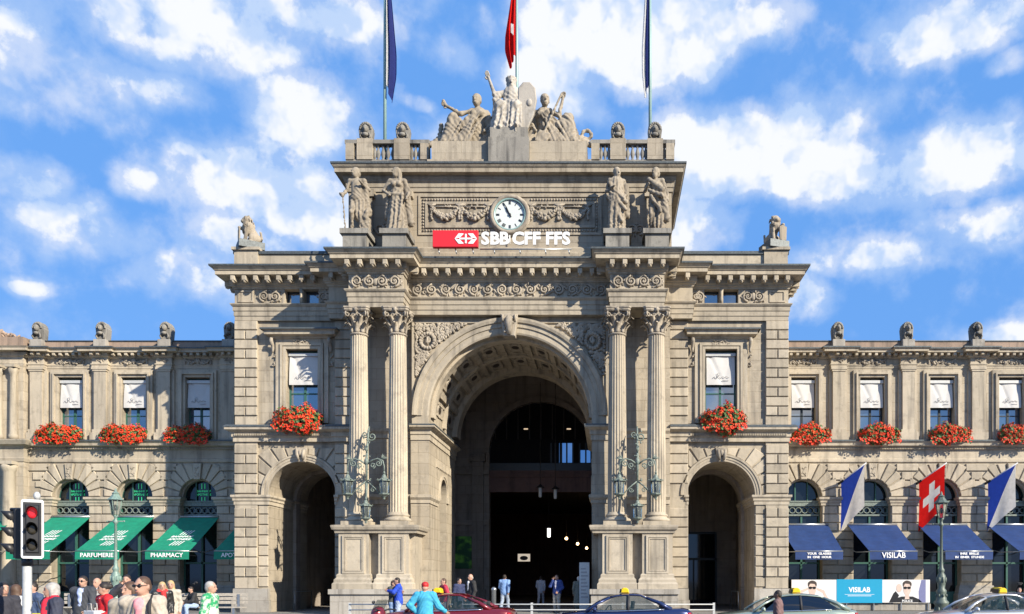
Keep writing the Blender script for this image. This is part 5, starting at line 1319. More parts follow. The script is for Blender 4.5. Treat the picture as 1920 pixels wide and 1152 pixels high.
part('plumb_rod', MB().tube([(0, -.12, -1.0), (0, -.12, -1.42)], .03, 6), M['white_paint'], ck)
sg = thing('station_sign', 'red box sign with white double arrow and large white letters above the cornice', 'sign', (0, -2.0, 17.55))
part('red_box', MB().prism([(-3.44, -.38), (-1.32, -.38), (-1.32, .40), (-3.44, .40)], -.12, .10, .015), M['sign_red'], sg)
em = MB(); cx = -1.88
em.box(cx-.30, cx+.30, -.145, -.121, -.04, .04).box(cx-.04, cx+.04, -.1451, -.1211, -.22, -.04).box(cx-.04, cx+.04, -.1451, -.1211, .04, .22)
for e in (-1, 1):
    for u in (-1, 1):
        q = [(cx+e*.30, u*.04), (cx+e*.52, 0.0), (cx+e*.34, u*.24), (cx+e*.12, u*.24), (cx+e*.10, u*.22), (cx+e*.26, u*.06)]
        em.prism(q if e*u < 0 else q[::-1], -.1455, -.1215)
part('arrow_emblem', em, M['white_paint'], sg)
rail = MB().tube([(-1.25, .05, -.42), (3.05, .05, -.42)], .03, 6)
for x in (-3.2, -2.4, -1.6, -.6, .6, 1.8, 2.9): rail.tube([(x, .05, -.40), (x+.05, .05, -.64)], .03, 5)
part('bracket', rail, M['steel'], sg)
xx = -.98
for ch in 'SBB CFF FFS':
    if ch == ' ': xx += .22; continue
    me = text_mesh(ch, .80, M['white_paint'], .05, .028); wdt = {'S': .44, 'B': .44, 'C': .46, 'F': .39}[ch]
    link('letter', me, sg, (xx, -.06, 0), (R(90), 0, 0)); xx += wdt

# ------------------------------------------------------------------ roof flags
def cloth_strip(fn, nu, nv):
    vs = []; F = []
    for i in range(nu+1):
        for j_ in range(nv+1): vs.append(fn(i/nu, j_/nv))
    for i in range(nu):
        for j_ in range(nv): F.append((i*(nv+1)+j_, (i+1)*(nv+1)+j_, (i+1)*(nv+1)+j_+1, i*(nv+1)+j_+1))
    return MB().add(vs, F, True)
def roof_flag(x, y, z0, h, label, colors, side, zt, zb, wd, seed):
    t = thing('flagpole', label, 'flag', (x, y, z0), group='flags on the roof poles')
    part('pole', MB().tube([(0, 0, 0), (0, 0, h*.6), (0, 0, h)], [.085, .075, .05], 10), M['pole_green'], t)
    part('finial', MB().ball((0, 0, h+.08), .12, 8, 6), M['bulb_white'] if False else M['steel'], t)
    rng = random.Random(seed); p1, p2 = rng.uniform(0, 6), rng.uniform(0, 6); L = zt-zb
    n = len(colors)
    for ci, cm in enumerate(colors):
        u0, u1 = ci/n, (ci+1)/n
        def fn(u, v, u0=u0, u1=u1):
            q = u0+(u1-u0)*u; fold = math.sin(q*13+p1+v*1.5)*.5+.5
            sp = wd*(.30+.70*min(1, v*1.6))*(1-.45*max(0, v-.8)/.2*(q))
            xx = side*(.06+sp*(q*.55+.30*fold*q)); yy = -.05-.22*math.sin(q*13+p2)*min(1, .3+v)*.8
            return (xx, yy, zt-z0-v*L*(1-.14*(1-q))-.5*q*(1-v)*.6)
        part('flag', cloth_strip(fn, 10, 22), M[cm], t)
roof_flag(-6.30, 0.2, 21.62, 11.0, 'roof flagpole with drooping blue and white flag, above the left balustrade', ['flag_white', 'flag_navy', 'flag_navy'], 1, 32.0, 25.3, .60, 1)
roof_flag(.13, 1.2, 21.62, 11.4, 'central roof flagpole with drooping red flag bearing a white cross', ['flag_red', 'flag_red'], -1, 32.2, 27.6, .66, 2)
roof_flag(6.85, 0.2, 21.62, 11.0, 'roof flagpole with drooping blue flag, above the right balustrade', ['flag_navy', 'flag_navy', 'flag_white'], -1, 32.4, 25.2, .46, 3)
fl = [o for o in bpy.data.objects if o.name.startswith('flagpole')][1]
part('cross', MB().prism([(-.26, 7.55), (-.12, 7.40), (-.12, 7.95), (-.26, 8.0)], -.40, -.39), M['flag_white'], fl)

# ------------------------------------------------------------------ flags slanting from the right wing
def wall_flag(x, label, kind, dx):
    t = thing('wall_flag', label, 'flag', (x, WY-.1, 6.95), group='flags slanting out from the right wing')
    A = Vector((0, 0, 0)); Bp = Vector((1.02, -1.45, .92)); part('pole', MB().tube([A, Bp], .03, 8), M['white_paint'], t)
    part('socket', MB().lathe([(.07, -.1), (.07, .25), (.05, .3)], n=10).xf((Bp-A).to_track_quat('Z', 'Y').to_matrix().to_4x4()), M['black_paint'], t)
    a0, a1 = A.lerp(Bp, .06), A.lerp(Bp, .95); L = 2.55
    def base(u, v):
        p = a0.lerp(a1, u); w = .05*math.sin(u*9+2*v)*(v)
        return (p.x+.02*math.sin(v*4+u*3)-.05*v*u, p.y+w, p.z-L*v*(1-.10*u)-.18*v*(1-u))
    if kind == 'zh':      # divided diagonally: the blue triangle hangs by the pole
        part('white_field', cloth_strip(lambda u, v: base(u, max(v, 0)*1.0*(1-0)+0) if False else base(u+(1-u)*0, (1-(1-v)*u)), 16, 16), M['flag_white'], t)
        part('blue_field', cloth_strip(lambda u, v: base(u, v*(1-u)), 16, 16), M['flag_blue'], t)
    else:
        us, vs_ = [0, .16, .39, .61, .84, 1], [0, .20, .42, .60, .80, 1]; red, wh = MB(), MB()
        for a in range(5):
            for b in range(5):
                w = (a == 2 and 1 <= b <= 3) or (b == 2 and 1 <= a <= 3)
                c = cloth_strip(lambda u, v: base(us[a]+(us[a+1]-us[a])*u, vs_[b]+(vs_[b+1]-vs_[b])*v), 5, 5); (wh if w else red).add(c.v, c.f, True)
        part('red_field', red, M['flag_red'], t); part('white_cross', wh, M['flag_white'], t)
wall_flag(17.55, 'blue and white flag slanting from the right wing beside the portal', 'zh', 0)
wall_flag(21.85, 'red flag with white cross slanting from the right wing', 'ch', 0)
wall_flag(25.65, 'blue and white flag slanting from the right wing at the far right', 'zh', 0)

# ------------------------------------------------------------------ awnings
def awning(x, label, cloth, w0, w1, texts, logo, drop=2.0, proj=3.35, z0=5.08):
    t = thing('awning', label, 'awning', (x, WY-.05, 0), group='shop awnings')
    y1 = -proj; z1 = z0-drop+.0; n = 12; vs = []; F = []
    def surf(u, v, off=0.0):
        w = w0+(w1-w0)*v; sag = -.05*math.sin(PI*v)*(.4+.6*math.sin(PI*u))+.018*math.sin(u*17+x)*math.sin(PI*v)
        return Vector((-w+2*w*u, y1*v, z0-drop*v+sag+off))
    part('canopy', cloth_strip(lambda u, v: tuple(surf(u, v)), 12, 12), cloth, t)
    part('canopy_lining', cloth_strip(lambda u, v: tuple(surf(u, v, -.015)), 12, 12), cloth, t)
    part('valance', cloth_strip(lambda u, v: (-w1+2*w1*u, y1-.01+.025*math.sin(u*9+x)*v, z1-v*.42), 14, 3), cloth, t)
    part('front_bar', MB().tube([(-w1, y1, z1+.01), (w1, y1, z1+.01)], .03, 8), M['steel'], t)
    for s in (-1, 1):
        part('arm', MB().tube([(s*(w1-.05), y1+.03, z1-.01), (s*(w0-.02), y1*.45, z1+.02), (s*(w0-.1), 0, z1+.25)], .025, 6), M['steel'], t)
    part('roller', MB().tube([(-w0, -.02, z0+.02), (w0, -.02, z0+.02)], .07, 10), M['steel'], t)
    for body, size, dz, sx in texts: letters('letter', t, text_mesh(body, size, M['white_paint'], .002, .006, sx=sx), (0, y1-.045, z1-.21+dz), (R(90), 0, 0))
    if logo:
        ang = math.atan2(drop, proj); rot = (ang, 0, 0)
        def on(v): p = surf(.5, v, .03); return (p.x, p.y, p.z)
        for body, v in (('BAHNHOF', .58), ('APOTHEKE', .66)): letters('letter', t, text_mesh(body, .26, M['white_paint'], .002, .008, shear=.35, sx=.9), on(v), rot)
        mb = MB()
        for k in range(4):
            for v0, v1 in ((.40, .53), (.71, .84)):
                xo = -.22+k*.15; a = surf(.5, v0, .028); b = surf(.5, v1, .028); sh = .13
                q = [(xo+a.x+sh, a.y, a.z), (xo+.06+a.x+sh, a.y, a.z), (xo+.06-.0, b.y, b.z), (xo, b.y, b.z)]
                mb.add(q, [(0, 1, 2, 3)])
        part('logo_bars', mb, M['white_paint'], t)
    return t
GC, BC = M['green_cloth'], M['blue_cloth']
awning(-28.95, 'green awning cut off by the left edge of the picture', GC, 1.06, 1.13, [('DROGERIE', .30, 0, 1)], True)
awning(LB[0]+.05, 'green awning lettered DROGERIE', GC, 1.06, 1.13, [('DROGERIE', .30, 0, 1.0)], True)
awning(LB[1]+.08, 'green awning lettered PARFUMERIE', GC, 1.06, 1.13, [('PARFUMERIE', .30, 0, 1.02)], True)
awning(LB[2]+.12, 'green awning lettered PHARMACY', GC, 1.06, 1.13, [('PHARMACY', .30, 0, 1.05)], True)
awning(LB[3]+.12, 'green awning lettered APOTHEKE, half hidden by the portal pier', GC, 1.06, 1.13, [('APOTHEKE', .30, 0, 1.0)], True)
awning(RB[0], 'blue awning lettered YOUR GLASSES IN ONE HOUR', BC, 1.36, 1.22, [('YOUR  GLASSES', .15, .09, 1.15), ('IN  ONE  HOUR', .15, -.09, 1.15)], False, z0=4.65, drop=1.58)
aw = awning(RB[1], 'blue awning with one large white word, second from the portal', BC, 1.36, 1.22, [('VISILAB', .40, 0, .92)], False, z0=4.65, drop=1.58)
awning(RB[2], 'blue awning lettered IHRE BRILLE IN EINER STUNDE', BC, 1.36, 1.22, [('IHRE  BRILLE', .15, .09, 1.15), ('IN  EINER  STUNDE', .15, -.09, 1.15)], False, z0=4.65, drop=1.58)
awning(RB[3], 'blue awning cut off by the right edge of the picture', BC, 1.36, 1.22, [('VISILAB', .40, 0, .92)], False, z0=4.65, drop=1.58)
# green neon crosses and lettering behind the arched panes
plain('neon_green', (.03, .45, .2), .5, noise=0, emit=(.1, 1, .45), es=.16)
for i, c in enumerate(LB[:3]):
    t = thing('neon_sign', 'green lit cross sign in the arched window above the '+('DROGERIE', 'PARFUMERIE', 'PHARMACY')[i]+' awning', 'sign', (c+.05, WY+.50, 6.5), group='neon signs in the arched windows')
    for zz, b in ((.07, 'BAHNHOF'), (-.12, 'APOTHEKE')): letters('letter', t, text_mesh(b, .17, M['neon_green'], .004, .0), (0, 0, zz), (R(90), 0, 0))
    part('cross_bars', MB().box(-.12, -.09, -.005, .005, .2, .5).box(.05, .08, -.005, .005, .2, .5).box(-.12, -.09, -.005, .005, -.5, -.25).box(.05, .08, -.005, .005, -.5, -.25), M['neon_green'], t)

# ------------------------------------------------------------------ geranium boxes
def flower_box(x, y, z, w, h, d, seed, label):
    rng = random.Random(seed); t = thing('flower_box', label, 'flower box', (x, y, z), group='geranium boxes on the sills')
    part('planter', MB().prism([(-w*.46, 0), (w*.46, 0), (w*.48, .22), (-w*.48, .22)], -.14, .14, .01), M['box_brown'], t)
    lf = MB(); pt = MB(); pl = MB()
    def rp():
        while True:
            a = rng.uniform(-1, 1); b = rng.uniform(-1, 1); c = rng.uniform(-1, 1); q = a*a+b*b+c*c
            if .35 < q < 1:
                wob = 1+.22*math.sin(a*5+seed)+.14*math.sin(a*13+c*5+seed*2)
                return Vector((a*w*.52, b*d-.12, .30+c*h*.5*wob)), Vector((a, b*1.4, c)).normalized()
    def disc(mb, p, nn, r, n=5, cup=.3):
        u = nn.orthogonal().normalized(); v = nn.cross(u); a0 = rng.uniform(0, 6)
        vs = [p]+[p+(u*math.cos(a0+2*PI*k/n)+v*math.sin(a0+2*PI*k/n))*r+nn*cup*r for k in range(n)]
        mb.add(vs, [(0, 1+k, 1+(k+1) % n) for k in range(n)], False)
    A = w*h
    for _ in range(int(300*A)):
        p, nn = rp(); disc(lf, p*(.94 if _ % 3 else 1.07), (nn+Vector((rng.uniform(-.6, .6), rng.uniform(-.6, .2), rng.uniform(-.6, .6)))).normalized(), rng.uniform(.05, .09), 6)
    for k in range(int(250*A)):
        p, nn = rp(); tgt = pl if rng.random() < .22 else pt
        for _ in range(rng.randint(4, 8)):
            o = Vector((rng.uniform(-1, 1), rng.uniform(-1, 1), rng.uniform(-1, 1)))*.05
            disc(tgt, p+nn*.05+o, (nn+o*9).normalized(), rng.uniform(.020, .036), 5, .5)
    for _ in range(int(60*w)):
        a = rng.uniform(-.5, .5)*w; p = Vector((a, -d*.9-rng.uniform(0, .1), -rng.uniform(-.1, .32)*(.4+.6*math.sin(a*5+seed)**2))); disc(pt if rng.random() < .7 else lf, p, Vector((0, -1, .2)), .05, 5)
    tag(part('foliage', lf, M['leaf'], t), kind='stuff'); tag(part('blossoms', pt, M['petal'], t), kind='stuff'); tag(part('pale_blossoms', pl, M['petal_light'], t), kind='stuff')
nm = ['DROGERIE', 'PARFUMERIE', 'PHARMACY']
for i in range(3): flower_box(LB[i]-.3, WY-.42, 9.3, 2.45, 1.0, .36, 10+i, 'red geranium box under the window above the '+nm[i]+' awning')
nm = ['YOUR GLASSES', 'one-word blue', 'IHRE BRILLE', 'rightmost']
for i in range(4): flower_box(RB[i]+.22, WY-.42, 9.3, 2.25, 1.02, .36, 20+i, 'red geranium box under the window above the '+nm[i]+' awning')
flower_box(-10.42, -.22, 9.15, 2.3, 1.35, .48, 31, 'large red geranium box under the portal window left of the columns')
flower_box(10.42, -.22, 9.12, 2.15, 1.40, .48, 32, 'large red geranium box under the portal window right of the columns')

# ------------------------------------------------------------------ wall candelabra with three lanterns
PAT = M['patina']
def lantern(parent, x, y, z, s=1.0):
    l = part('lantern', MB().lathe([(.05*s, .78*s), (.10*s, .70*s), (.12*s, .62*s), (.30*s, .50*s), (.32*s, .46*s), (.24*s, .45*s)], n=8, smooth=False).lathe([(.03*s, .78*s), (.06*s, .84*s), (.02*s, .95*s)], n=8)
        , PAT, parent, (x, y, z))
    part('lantern_base', MB().lathe([(.05*s, -.30*s), (.10*s, -.24*s), (.24*s, -.16*s), (.25*s, -.10*s), (.20*s, -.10*s)], n=8, smooth=False).ball((0, 0, -.34*s), .06*s, 6, 5), PAT, l)
    part('glass', MB().lathe([(.195*s, -.10*s), (.225*s, .45*s)], n=8, smooth=False), M['lamp_glass'], l)
    part('bulb', MB().lathe([(.03, -.05), (.05, 0), (.07, .15), (.05, .3), (.02, .34)], n=8), M['milk_glass'], l)
    br = MB()
    for k in range(8):
        a = 2*PI*(k+.0)/8; br.tube([(.205*s*math.cos(a), .205*s*math.sin(a), -.10*s), (.235*s*math.cos(a), .235*s*math.sin(a), .46*s)], .014*s, 4)
        br.ball((.33*s*math.cos(a), .33*s*math.sin(a), .52*s), .035*s, 5, 4)
    part('glazing_bars', br, PAT, l); return l
def scroll3(mb, p, r, turns, r0, axis='x', a0=0, sg=1, n=18):
    pts = []
    for k in range(n+1):
        t = k/n; a = a0+sg*turns*2*PI*t; q = r*(1-.8*t); pts.append((p[0]+q*math.cos(a), p[1], p[2]+q*math.sin(a)))
    mb.tube(pts, r0, 5)
def candelabrum(x, label):
    y = -2.6; t = thing('wall_lantern', label, 'lantern', (x, y, 4.17), group='three-armed lantern brackets before the columns')
    st = MB().tube([(0, .45, 4.6), (0, .3, 4.4), (0, .12, 3.6), (0, 0, 2.9), (0, 0, 1.9)], [.03, .045, .055, .065, .045], 8)
    scroll3(st, (.16, .3, 4.1), .20, 1.4, .035, a0=PI); scroll3(st, (-.16, .3, 4.2), .16, 1.4, .03, a0=0, sg=-1)
    rng = random.Random(17)
    for k in range(30):
        z = rng.uniform(1.9, 4.3); a = rng.uniform(-.2, .2); st.ball((a, rng.uniform(-.12, .1), z), (rng.uniform(.02, .055), .03, rng.uniform(.02, .06)), 6, 4)
    st.ball((0, 0, 2.9), (.11, .11, .18), 10, 8); st.ball((0, 0, 3.5), (.08, .08, .16), 8, 6)
    part('bracket', st, PAT, t)
    for s in (-1, 1):
        a = MB().tube([(0, 0, 2.75), (s*.28, -.05, 2.95), (s*.55, -.1, 3.02), (s*.78, -.1, 2.92), (s*.84, -.1, 2.66), (s*.84, -.1, 2.35)], [.04, .038, .034, .034, .03, .028], 7)
        scroll3(a, (s*.58, -.1, 2.80), .16, 1.5, .032, a0=PI/2, sg=-s); scroll3(a, (s*.3, -.06, 2.70), .14, 1.4, .03, a0=-PI/2, sg=s)
        for k in range(5): a.tube([(s*.70, -.1, 3.0), (s*(.78+.06*k), -.12, 3.24-.05*k)], [.035, .012], 5)
        a.tube([(0, 0, 2.0), (s*.25, -.05, 1.8), (s*.45, -.08, 1.62), (s*.78, -.1, 1.2)], [.04, .035, .03, .02], 5); scroll3(a, (s*.30, -.05, 1.58), .12, 1.3, .025, a0=0, sg=s)
        part('arm', a, PAT, t); lantern(t, s*.84, -.1, 1.52, 1.0)
    lo = MB().tube([(0, 0, 1.9), (0, -.02, 1.5), (0, -.1, 1.05)], [.07, .05, .04], 7); part('drop_rod', lo, PAT, t); lantern(t, 0, -.1, .40, .92)
candelabrum(-6.38, 'green bronze bracket with three glass lanterns before the left columns')
candelabrum(6.12, 'green bronze bracket with three glass lanterns before the right columns')
# ------------------------------------------------------------------ street furniture
def ground_z(x, y):
    if y > -9.0: return .012
    if y > -11.9: return -.14
    if y < -18.6 and x < 3.2 and y > -33: return -.15
    return RD
def at(px, y): return CAMX+(px-1140)/1520*(40+y)
plain('traffic_black', (.018, .018, .02), .45, noise=.15)
plain('lens_red', (.5, .01, .02), .25, noise=0, emit=(1, .05, .06), es=.22)
plain('lens_off', (.035, .03, .02), .2, noise=.1)
plain('sign_white', (.80, .80, .80), .4, noise=.03)
def signal_head(t, loc, rz, plate):
    hd = part('signal_head', MB().prism([(-.15, -.46), (.15, -.46), (.15, .46), (-.15, .46)], -.10, .16, .03), M['traffic_black'], t, loc, (0, 0, rz))
    if plate: 
        o = []; n = 5
        for cx, cz, a0 in ((.185, .50, 0), (-.185, .50, PI/2), (-.185, -.50, PI), (.185, -.50, 1.5*PI)):
            for k in range(n): a = a0+k*PI/2/(n-1); o.append((cx+.05*math.cos(a), cz+.05*math.sin(a)))
        part('back_plate', MB().prism(o, -.06, -.03), M['sign_white'], hd); part('back_panel', MB().box(-.19, .19, -.075, -.061, -.50, .50), M['traffic_black'], hd)
    for k in range(3):
        z = .30-.30*k
        part('lens', rotx90(MB().lathe([(.105, .10), (.105, .115), (.06, .135)], n=16)).xf(Matrix.Translation((0, 0, z))), M['lens_red'] if (k == 0 and plate) else M['lens_off'], hd)
        vs = []; F = []; n = 12
        for q in range(n+1):
            a = R(-20)+(PI+R(40))*q/n
            for r_, y_ in ((.125, -.10), (.125, -.32+.10*(1-math.sin(a))), (.116, -.31+.10*(1-math.sin(a))), (.116, -.10)): vs.append((r_*math.cos(a), y_, z+r_*math.sin(a)))
        for q in range(n):
            for e in range(4): F.append((q*4+e, q*4+4+e, q*4+4+(e+1) % 4, q*4+(e+1) % 4))
        part('visor', MB().add(vs, F, True), M['traffic_black'], hd)
    return hd
tx, ty = at(51, -26.8), -26.8; gz = ground_z(tx, ty)
t = thing('traffic_light', 'traffic light on pale grey pole showing red, at the left edge', 'traffic light', (tx, ty, gz))
part('pole', MB().lathe([(.075, 0), (.07, .1), (.066, 2.2), (.062, 2.95), (.03, 2.99)], n=16), M['pole_grey'], t)
part('collar', MB().lathe([(.08, 1.98), (.08, 2.10)], n=14), M['traffic_black'], t)
signal_head(t, (.19, -.14, 2.57-gz-.15), R(30), True).scale = (.64, .8, .86); signal_head(t, (-.14, .05, 2.50-gz-.15), R(-62), False).scale = (.8, .85, .88)
part('cap', MB().ball((.16, 0, 3.12), (.05, .05, .07), 10, 6), M['pole_grey'], t)
part('bracket', MB().tube([(-.28, .02, 2.2), (0, 0, 2.2)], .03, 6).tube([(-.28, .02, 2.9), (0, 0, 2.9)], .03, 6), M['traffic_black'], t)
def lamp_post(px, y, label, mat, top):
    x = at(px, y); z0 = ground_z(x, y); t = thing('lamp_post', label, 'street lamp', (x, y, z0), group='old street lamps'); k = (top-z0)/5.1
    prof = [(.30, 0), (.30, .12), (.24, .16), (.24, .62), (.28, .66), (.28, .74), (.20, .82), (.17, 1.05), (.19, 1.12), (.19, 1.2), (.13, 1.28), (.15, 1.45), (.19, 1.62), (.15, 1.80), (.09, 1.9), (.12, 1.96), (.12, 2.02), (.075, 2.1), (.06, 2.3), (.045, 3.72), (.09, 3.76), (.09, 3.82), (.05, 3.88), (.06, 3.98), (.12, 4.05)]
    part('shaft', MB().lathe([(a, b*k) for a, b in prof], n=16), mat, t)
    orn = MB()
    for q in range(8):
        a = 2*PI*q/8; orn.ball((.24*math.cos(a), .24*math.sin(a), .4*k), (.05, .05, .16), 6, 5); orn.ball((.17*math.cos(a), .17*math.sin(a), 1.62*k), (.045, .045, .12), 6, 5); orn.ball((.20*math.cos(a), .2*math.sin(a), 1.0*k), (.035, .035, .07), 6, 4)
    tag(part('ornament', orn, mat, t), kind='stuff')
    part('cross_arm', MB().tube([(-.32, 0, 3.82*k), (.32, 0, 3.82*k)], .022, 6).ball((-.33, 0, 3.82*k), .04, 6, 4).ball((.33, 0, 3.82*k), .04, 6, 4), mat, t)
    z = 4.05*k
    l = part('lantern_roof', MB().lathe([(.26, z+.58), (.30, z+.60), (.20, z+.70), (.12, z+.82), (.14, z+.86), (.06, z+.92), (.02, z+1.05)], n=8, smooth=False), mat, t)
    part('glass', MB().lathe([(.13, z+.02), (.22, z+.58)], n=8, smooth=False), M['lamp_glass'], l)
    fr = MB()
    for q in range(8): a = 2*PI*q/8; fr.tube([(.135*math.cos(a), .135*math.sin(a), z), (.228*math.cos(a), .228*math.sin(a), z+.59)], .013, 4)
    part('glazing_bars', fr, mat, l); part('bulb', MB().ball((0, 0, z+.3), (.06, .06, .12), 8, 6), M['milk_glass'], l)
plain('lamp_green', (.20, .29, .25), .5, .1, noise=.4, bump=.2, scale=20)
plain('lamp_dark', (.12, .15, .125), .5, .1, noise=.4, bump=.2, scale=20)
lamp_post(217, -8.3, 'green cast-iron street lamp before the PARFUMERIE awning', M['lamp_green'], 5.2)
lamp_post(1765, -8.3, 'dark cast-iron street lamp before the red flag on the right', M['lamp_dark'], 5.05)
# railing between forecourt and taxi lane
def railing(x0, x1, y, label):
    z0 = -.14; t = thing('railing', label, 'railing', (x0, y, z0)); n = round((x1-x0)/3.3)
    for k in range(n+1): part('post', MB().box(-.04, .04, -.04, .04, 0, .92), M['pole_grey'], t, ((x1-x0)*k/n, 0, 0))
    for z in (.86, .66): part('rail', MB().tube([(0, -.045, z), (x1-x0, -.045, z)], .022, 6), M['pole_grey'], t)
railing(at(656, -10.6), at(656, -10.6)+13.2, -10.6, 'low grey metal railing along the taxi lane before the arch')
t = thing('bollard', 'short grey bollard on the forecourt before the arch', 'bollard', (at(926, -6.5), -6.5, .012)); part('post', MB().lathe([(.09, 0), (.09, 1.15), (.11, 1.17), (.11, 1.24), (.04, 1.30)], n=14), M['steel'], t); part('foot', MB().lathe([(.16, 0), (.16, .05), (.1, .07)], n=14), M['steel'], t)
plain('bench_wood', (.42, .38, .32), .7, noise=.3, bump=.3)
def bench(px0, px1, y, label):
    x0, x1 = at(px0, y), at(px1, y); z0 = ground_z(x0, y); t = thing('bench', label, 'bench', ((x0+x1)/2, y, z0), group='benches on the forecourt'); w = (x1-x0)/2
    for yy in (-.05, .12, .29): part('seat_slat', MB().box(-w, w, yy-.065, yy+.065, .44, .485), M['bench_wood'], t)
    for zz in (.66, .82, .98): part('back_slat', MB().box(-w, w, .40, .44, zz-.06, zz+.06), M['bench_wood'], t)
    for k in (-.8, 0, .8): part('leg', MB().box(w*k-.05, w*k+.05, -.1, .39, 0, .435).box(w*k-.05, w*k+.05, .36, .399, .436, 1.0), M['steel'], t)
bench(300, 455, -6.6, 'long pale slatted bench on which a man in a black jacket sits')
bench(108, 214, -6.6, 'long pale slatted bench behind the people at the left')
bench(1888, 1990, -6.6, 'wooden slatted bench cut off by the right edge')
# advertising hoarding
plain('hoarding_teal', (.0, .29, .50), .5, noise=.04); plain('photo_white', (.72, .71, .70), .5, noise=.10, scale=1.5); plain('photo_skin', (.62, .47, .40), .6, noise=.15, scale=5)
plain('photo_mauve', (.16, .17, .33), .6, noise=.1); plain('photo_hair', (.05, .035, .03), .6, noise=.3)
hy = 2.6; hx0, hx1, hx2, hx3 = [at(p_, hy) for p_ in (1484, 1568, 1654, 1743)]; hz0, hz1 = .42, 1.62
hb = thing('advertising_hoarding', 'long banner with two men in sunglasses either side of a teal name panel', 'billboard', (hx0, hy, 0))
part('photo_panel', MB().box(0, hx1-hx0, -.04, 0, hz0, hz1), M['photo_white'], hb); part('name_panel', MB().box(hx1-hx0+.004, hx2-hx0-.004, -.05, 0, hz0-.02, hz1+.02), M['hoarding_teal'], hb); part('photo_panel', MB().box(hx2-hx0, hx3-hx0, -.04, 0, hz0, hz1), M['photo_white'], hb)
for k in range(6): part('support_leg', MB().box(k*(hx3-hx0)/5*.99, k*(hx3-hx0)/5*.99+.05, .001, .06, 0, hz1), M['steel'], hb)
part('ledge', MB().box(-.1, hx3-hx0+.1, .1, .9, 0, .36), GRA, hb)
letters('letter', hb, text_mesh('VISILAB', .36, M['white_paint'], .002, .010, sx=.95), ((hx1+hx2)/2-hx0, -.056, 1.08), (R(90), 0, 0))
part('underline', MB().box((hx1+hx2)/2-hx0-.78, (hx1+hx2)/2-hx0+.78, -.054, -.0505, .84, .855).box((hx1+hx2)/2-hx0-.62, (hx1+hx2)/2-hx0+.62, -.054, -.0505, .76, .785), M['white_paint'], hb)
def oval(cx, cz, rx, rz, n=18, a0=0, a1=2*PI): return [(cx+rx*math.cos(a0+(a1-a0)*k/n), cz+rz*math.sin(a0+(a1-a0)*k/n)) for k in range(n)]
def portrait(cx, hand):
    B, S_, H = M['black_paint'], M['photo_skin'], M['photo_hair']
    def fl(name, poly, d, mat): part(name, MB().prism(poly, -.041-d*.004, -.0405-d*.0035), mat, hb)
    fl('printed_shirt', [(cx-.85, hz0+.01), (cx+.80, hz0+.01), (cx+.62, .60), (cx+.30, .74), (cx-.28, .74), (cx-.66, .62)], 0, B)
    fl('printed_neck', [(cx-.12, .60), (cx+.12, .60), (cx+.10, .86), (cx-.10, .86)], 1, S_)
    fl('printed_hair', oval(cx, 1.36, .24, .22), 1, H); fl('printed_face', oval(cx, 1.12, .20, .34), 2, S_); fl('printed_hair', oval(cx, 1.40, .235, .17, 14, R(-5), R(185)), 3, H)
    for e in (-1, 1): fl('printed_glasses', oval(cx+e*.10, 1.19, .095, .07, 12), 4, B)
    fl('printed_glasses', [(cx-.2, 1.21), (cx+.2, 1.21), (cx+.2, 1.235), (cx-.2, 1.235)], 4, B)
    if hand:
        fl('printed_arm', [(cx-.95, hz0+.01), (cx-.60, hz0+.01), (cx-.42, .80), (cx-.60, 1.02), (cx-.72, .90)], 1, B); fl('printed_hand', oval(cx-.42, 1.18, .15, .22, 12), 2, S_)
        fl('printed_shade', [(cx+.62, hz0+.01), (cx+.98, hz0+.01), (cx+.98, hz1-.01), (cx+.75, hz1-.01), (cx+.60, 1.0)], 0, M['photo_mauve'])
    else:
        for e in (-1, 1):
            q = [(cx+e*.85, .62), (cx+e*.62, 1.06), (cx+e*.22, 1.20), (cx+e*.24, 1.08), (cx+e*.55, .92), (cx+e*.66, .60)]; fl('printed_arm', q if e < 0 else q[::-1], 1, S_)
    link('printed_lettering', text_mesh('POLICE', .17, M['white_paint'], .0005, .004), hb, (cx, -.066, .50), (R(90), 0, 0))
portrait((hx1-hx0)*.46, False); portrait(hx2-hx0+(hx3-hx2)*.52, True)

# ------------------------------------------------------------------ cars
def paint(name, c, metal=.3):
    q = NT(name); q.col(c); q.set(Roughness=.28, Metallic=metal, Coat_Weight=1.0, Coat_Roughness=.04); return q.m
q = NT('car_glass'); q.col((.02, .04, .035)); q.set(Roughness=.02, Alpha=.42, Specular_IOR_Level=.9, Coat_Weight=.5, Coat_Roughness=.01)
plain('car_glass_dark', (.004, .006, .012), .03, 0, .9, noise=0)
plain('seat_dark', (.03, .03, .033), .7, noise=.2); plain('tyre', (.015, .015, .016), .8, noise=.2); plain('rim', (.45, .46, .47), .3, .8, noise=.1); plain('lamp_red', (.35, .01, .012), .2, noise=.1); plain('taxi_yellow', (.85, .52, .01), .45, noise=.05)
plain('chrome', (.6, .6, .62), .15, .9, noise=0); plain('lamp_clear', (.6, .62, .64), .1, .2, .8, noise=.1)
def loft(mb, rings, smooth=True, cap=True):
    n = len(rings[0]); vs = [p for r in rings for p in r]; F = []
    for k in range(len(rings)-1):
        for i in range(n-1): F.append((k*n+i, k*n+i+1, (k+1)*n+i+1, (k+1)*n+i))
    if cap: F += [tuple(range(n)), tuple((len(rings)-1)*n+i for i in range(n))[::-1]]
    return mb.add(vs, F, smooth)
def interp(tab, x):
    for (a, b) in zip(tab[:-1], tab[1:]):
        if x <= b[0]:
            t = (x-a[0])/(b[0]-a[0]); t = t*t*(3-2*t)*.5+t*.5; return [u+(v-u)*t for u, v in zip(a[1:], b[1:])]
    return list(tab[-1][1:])
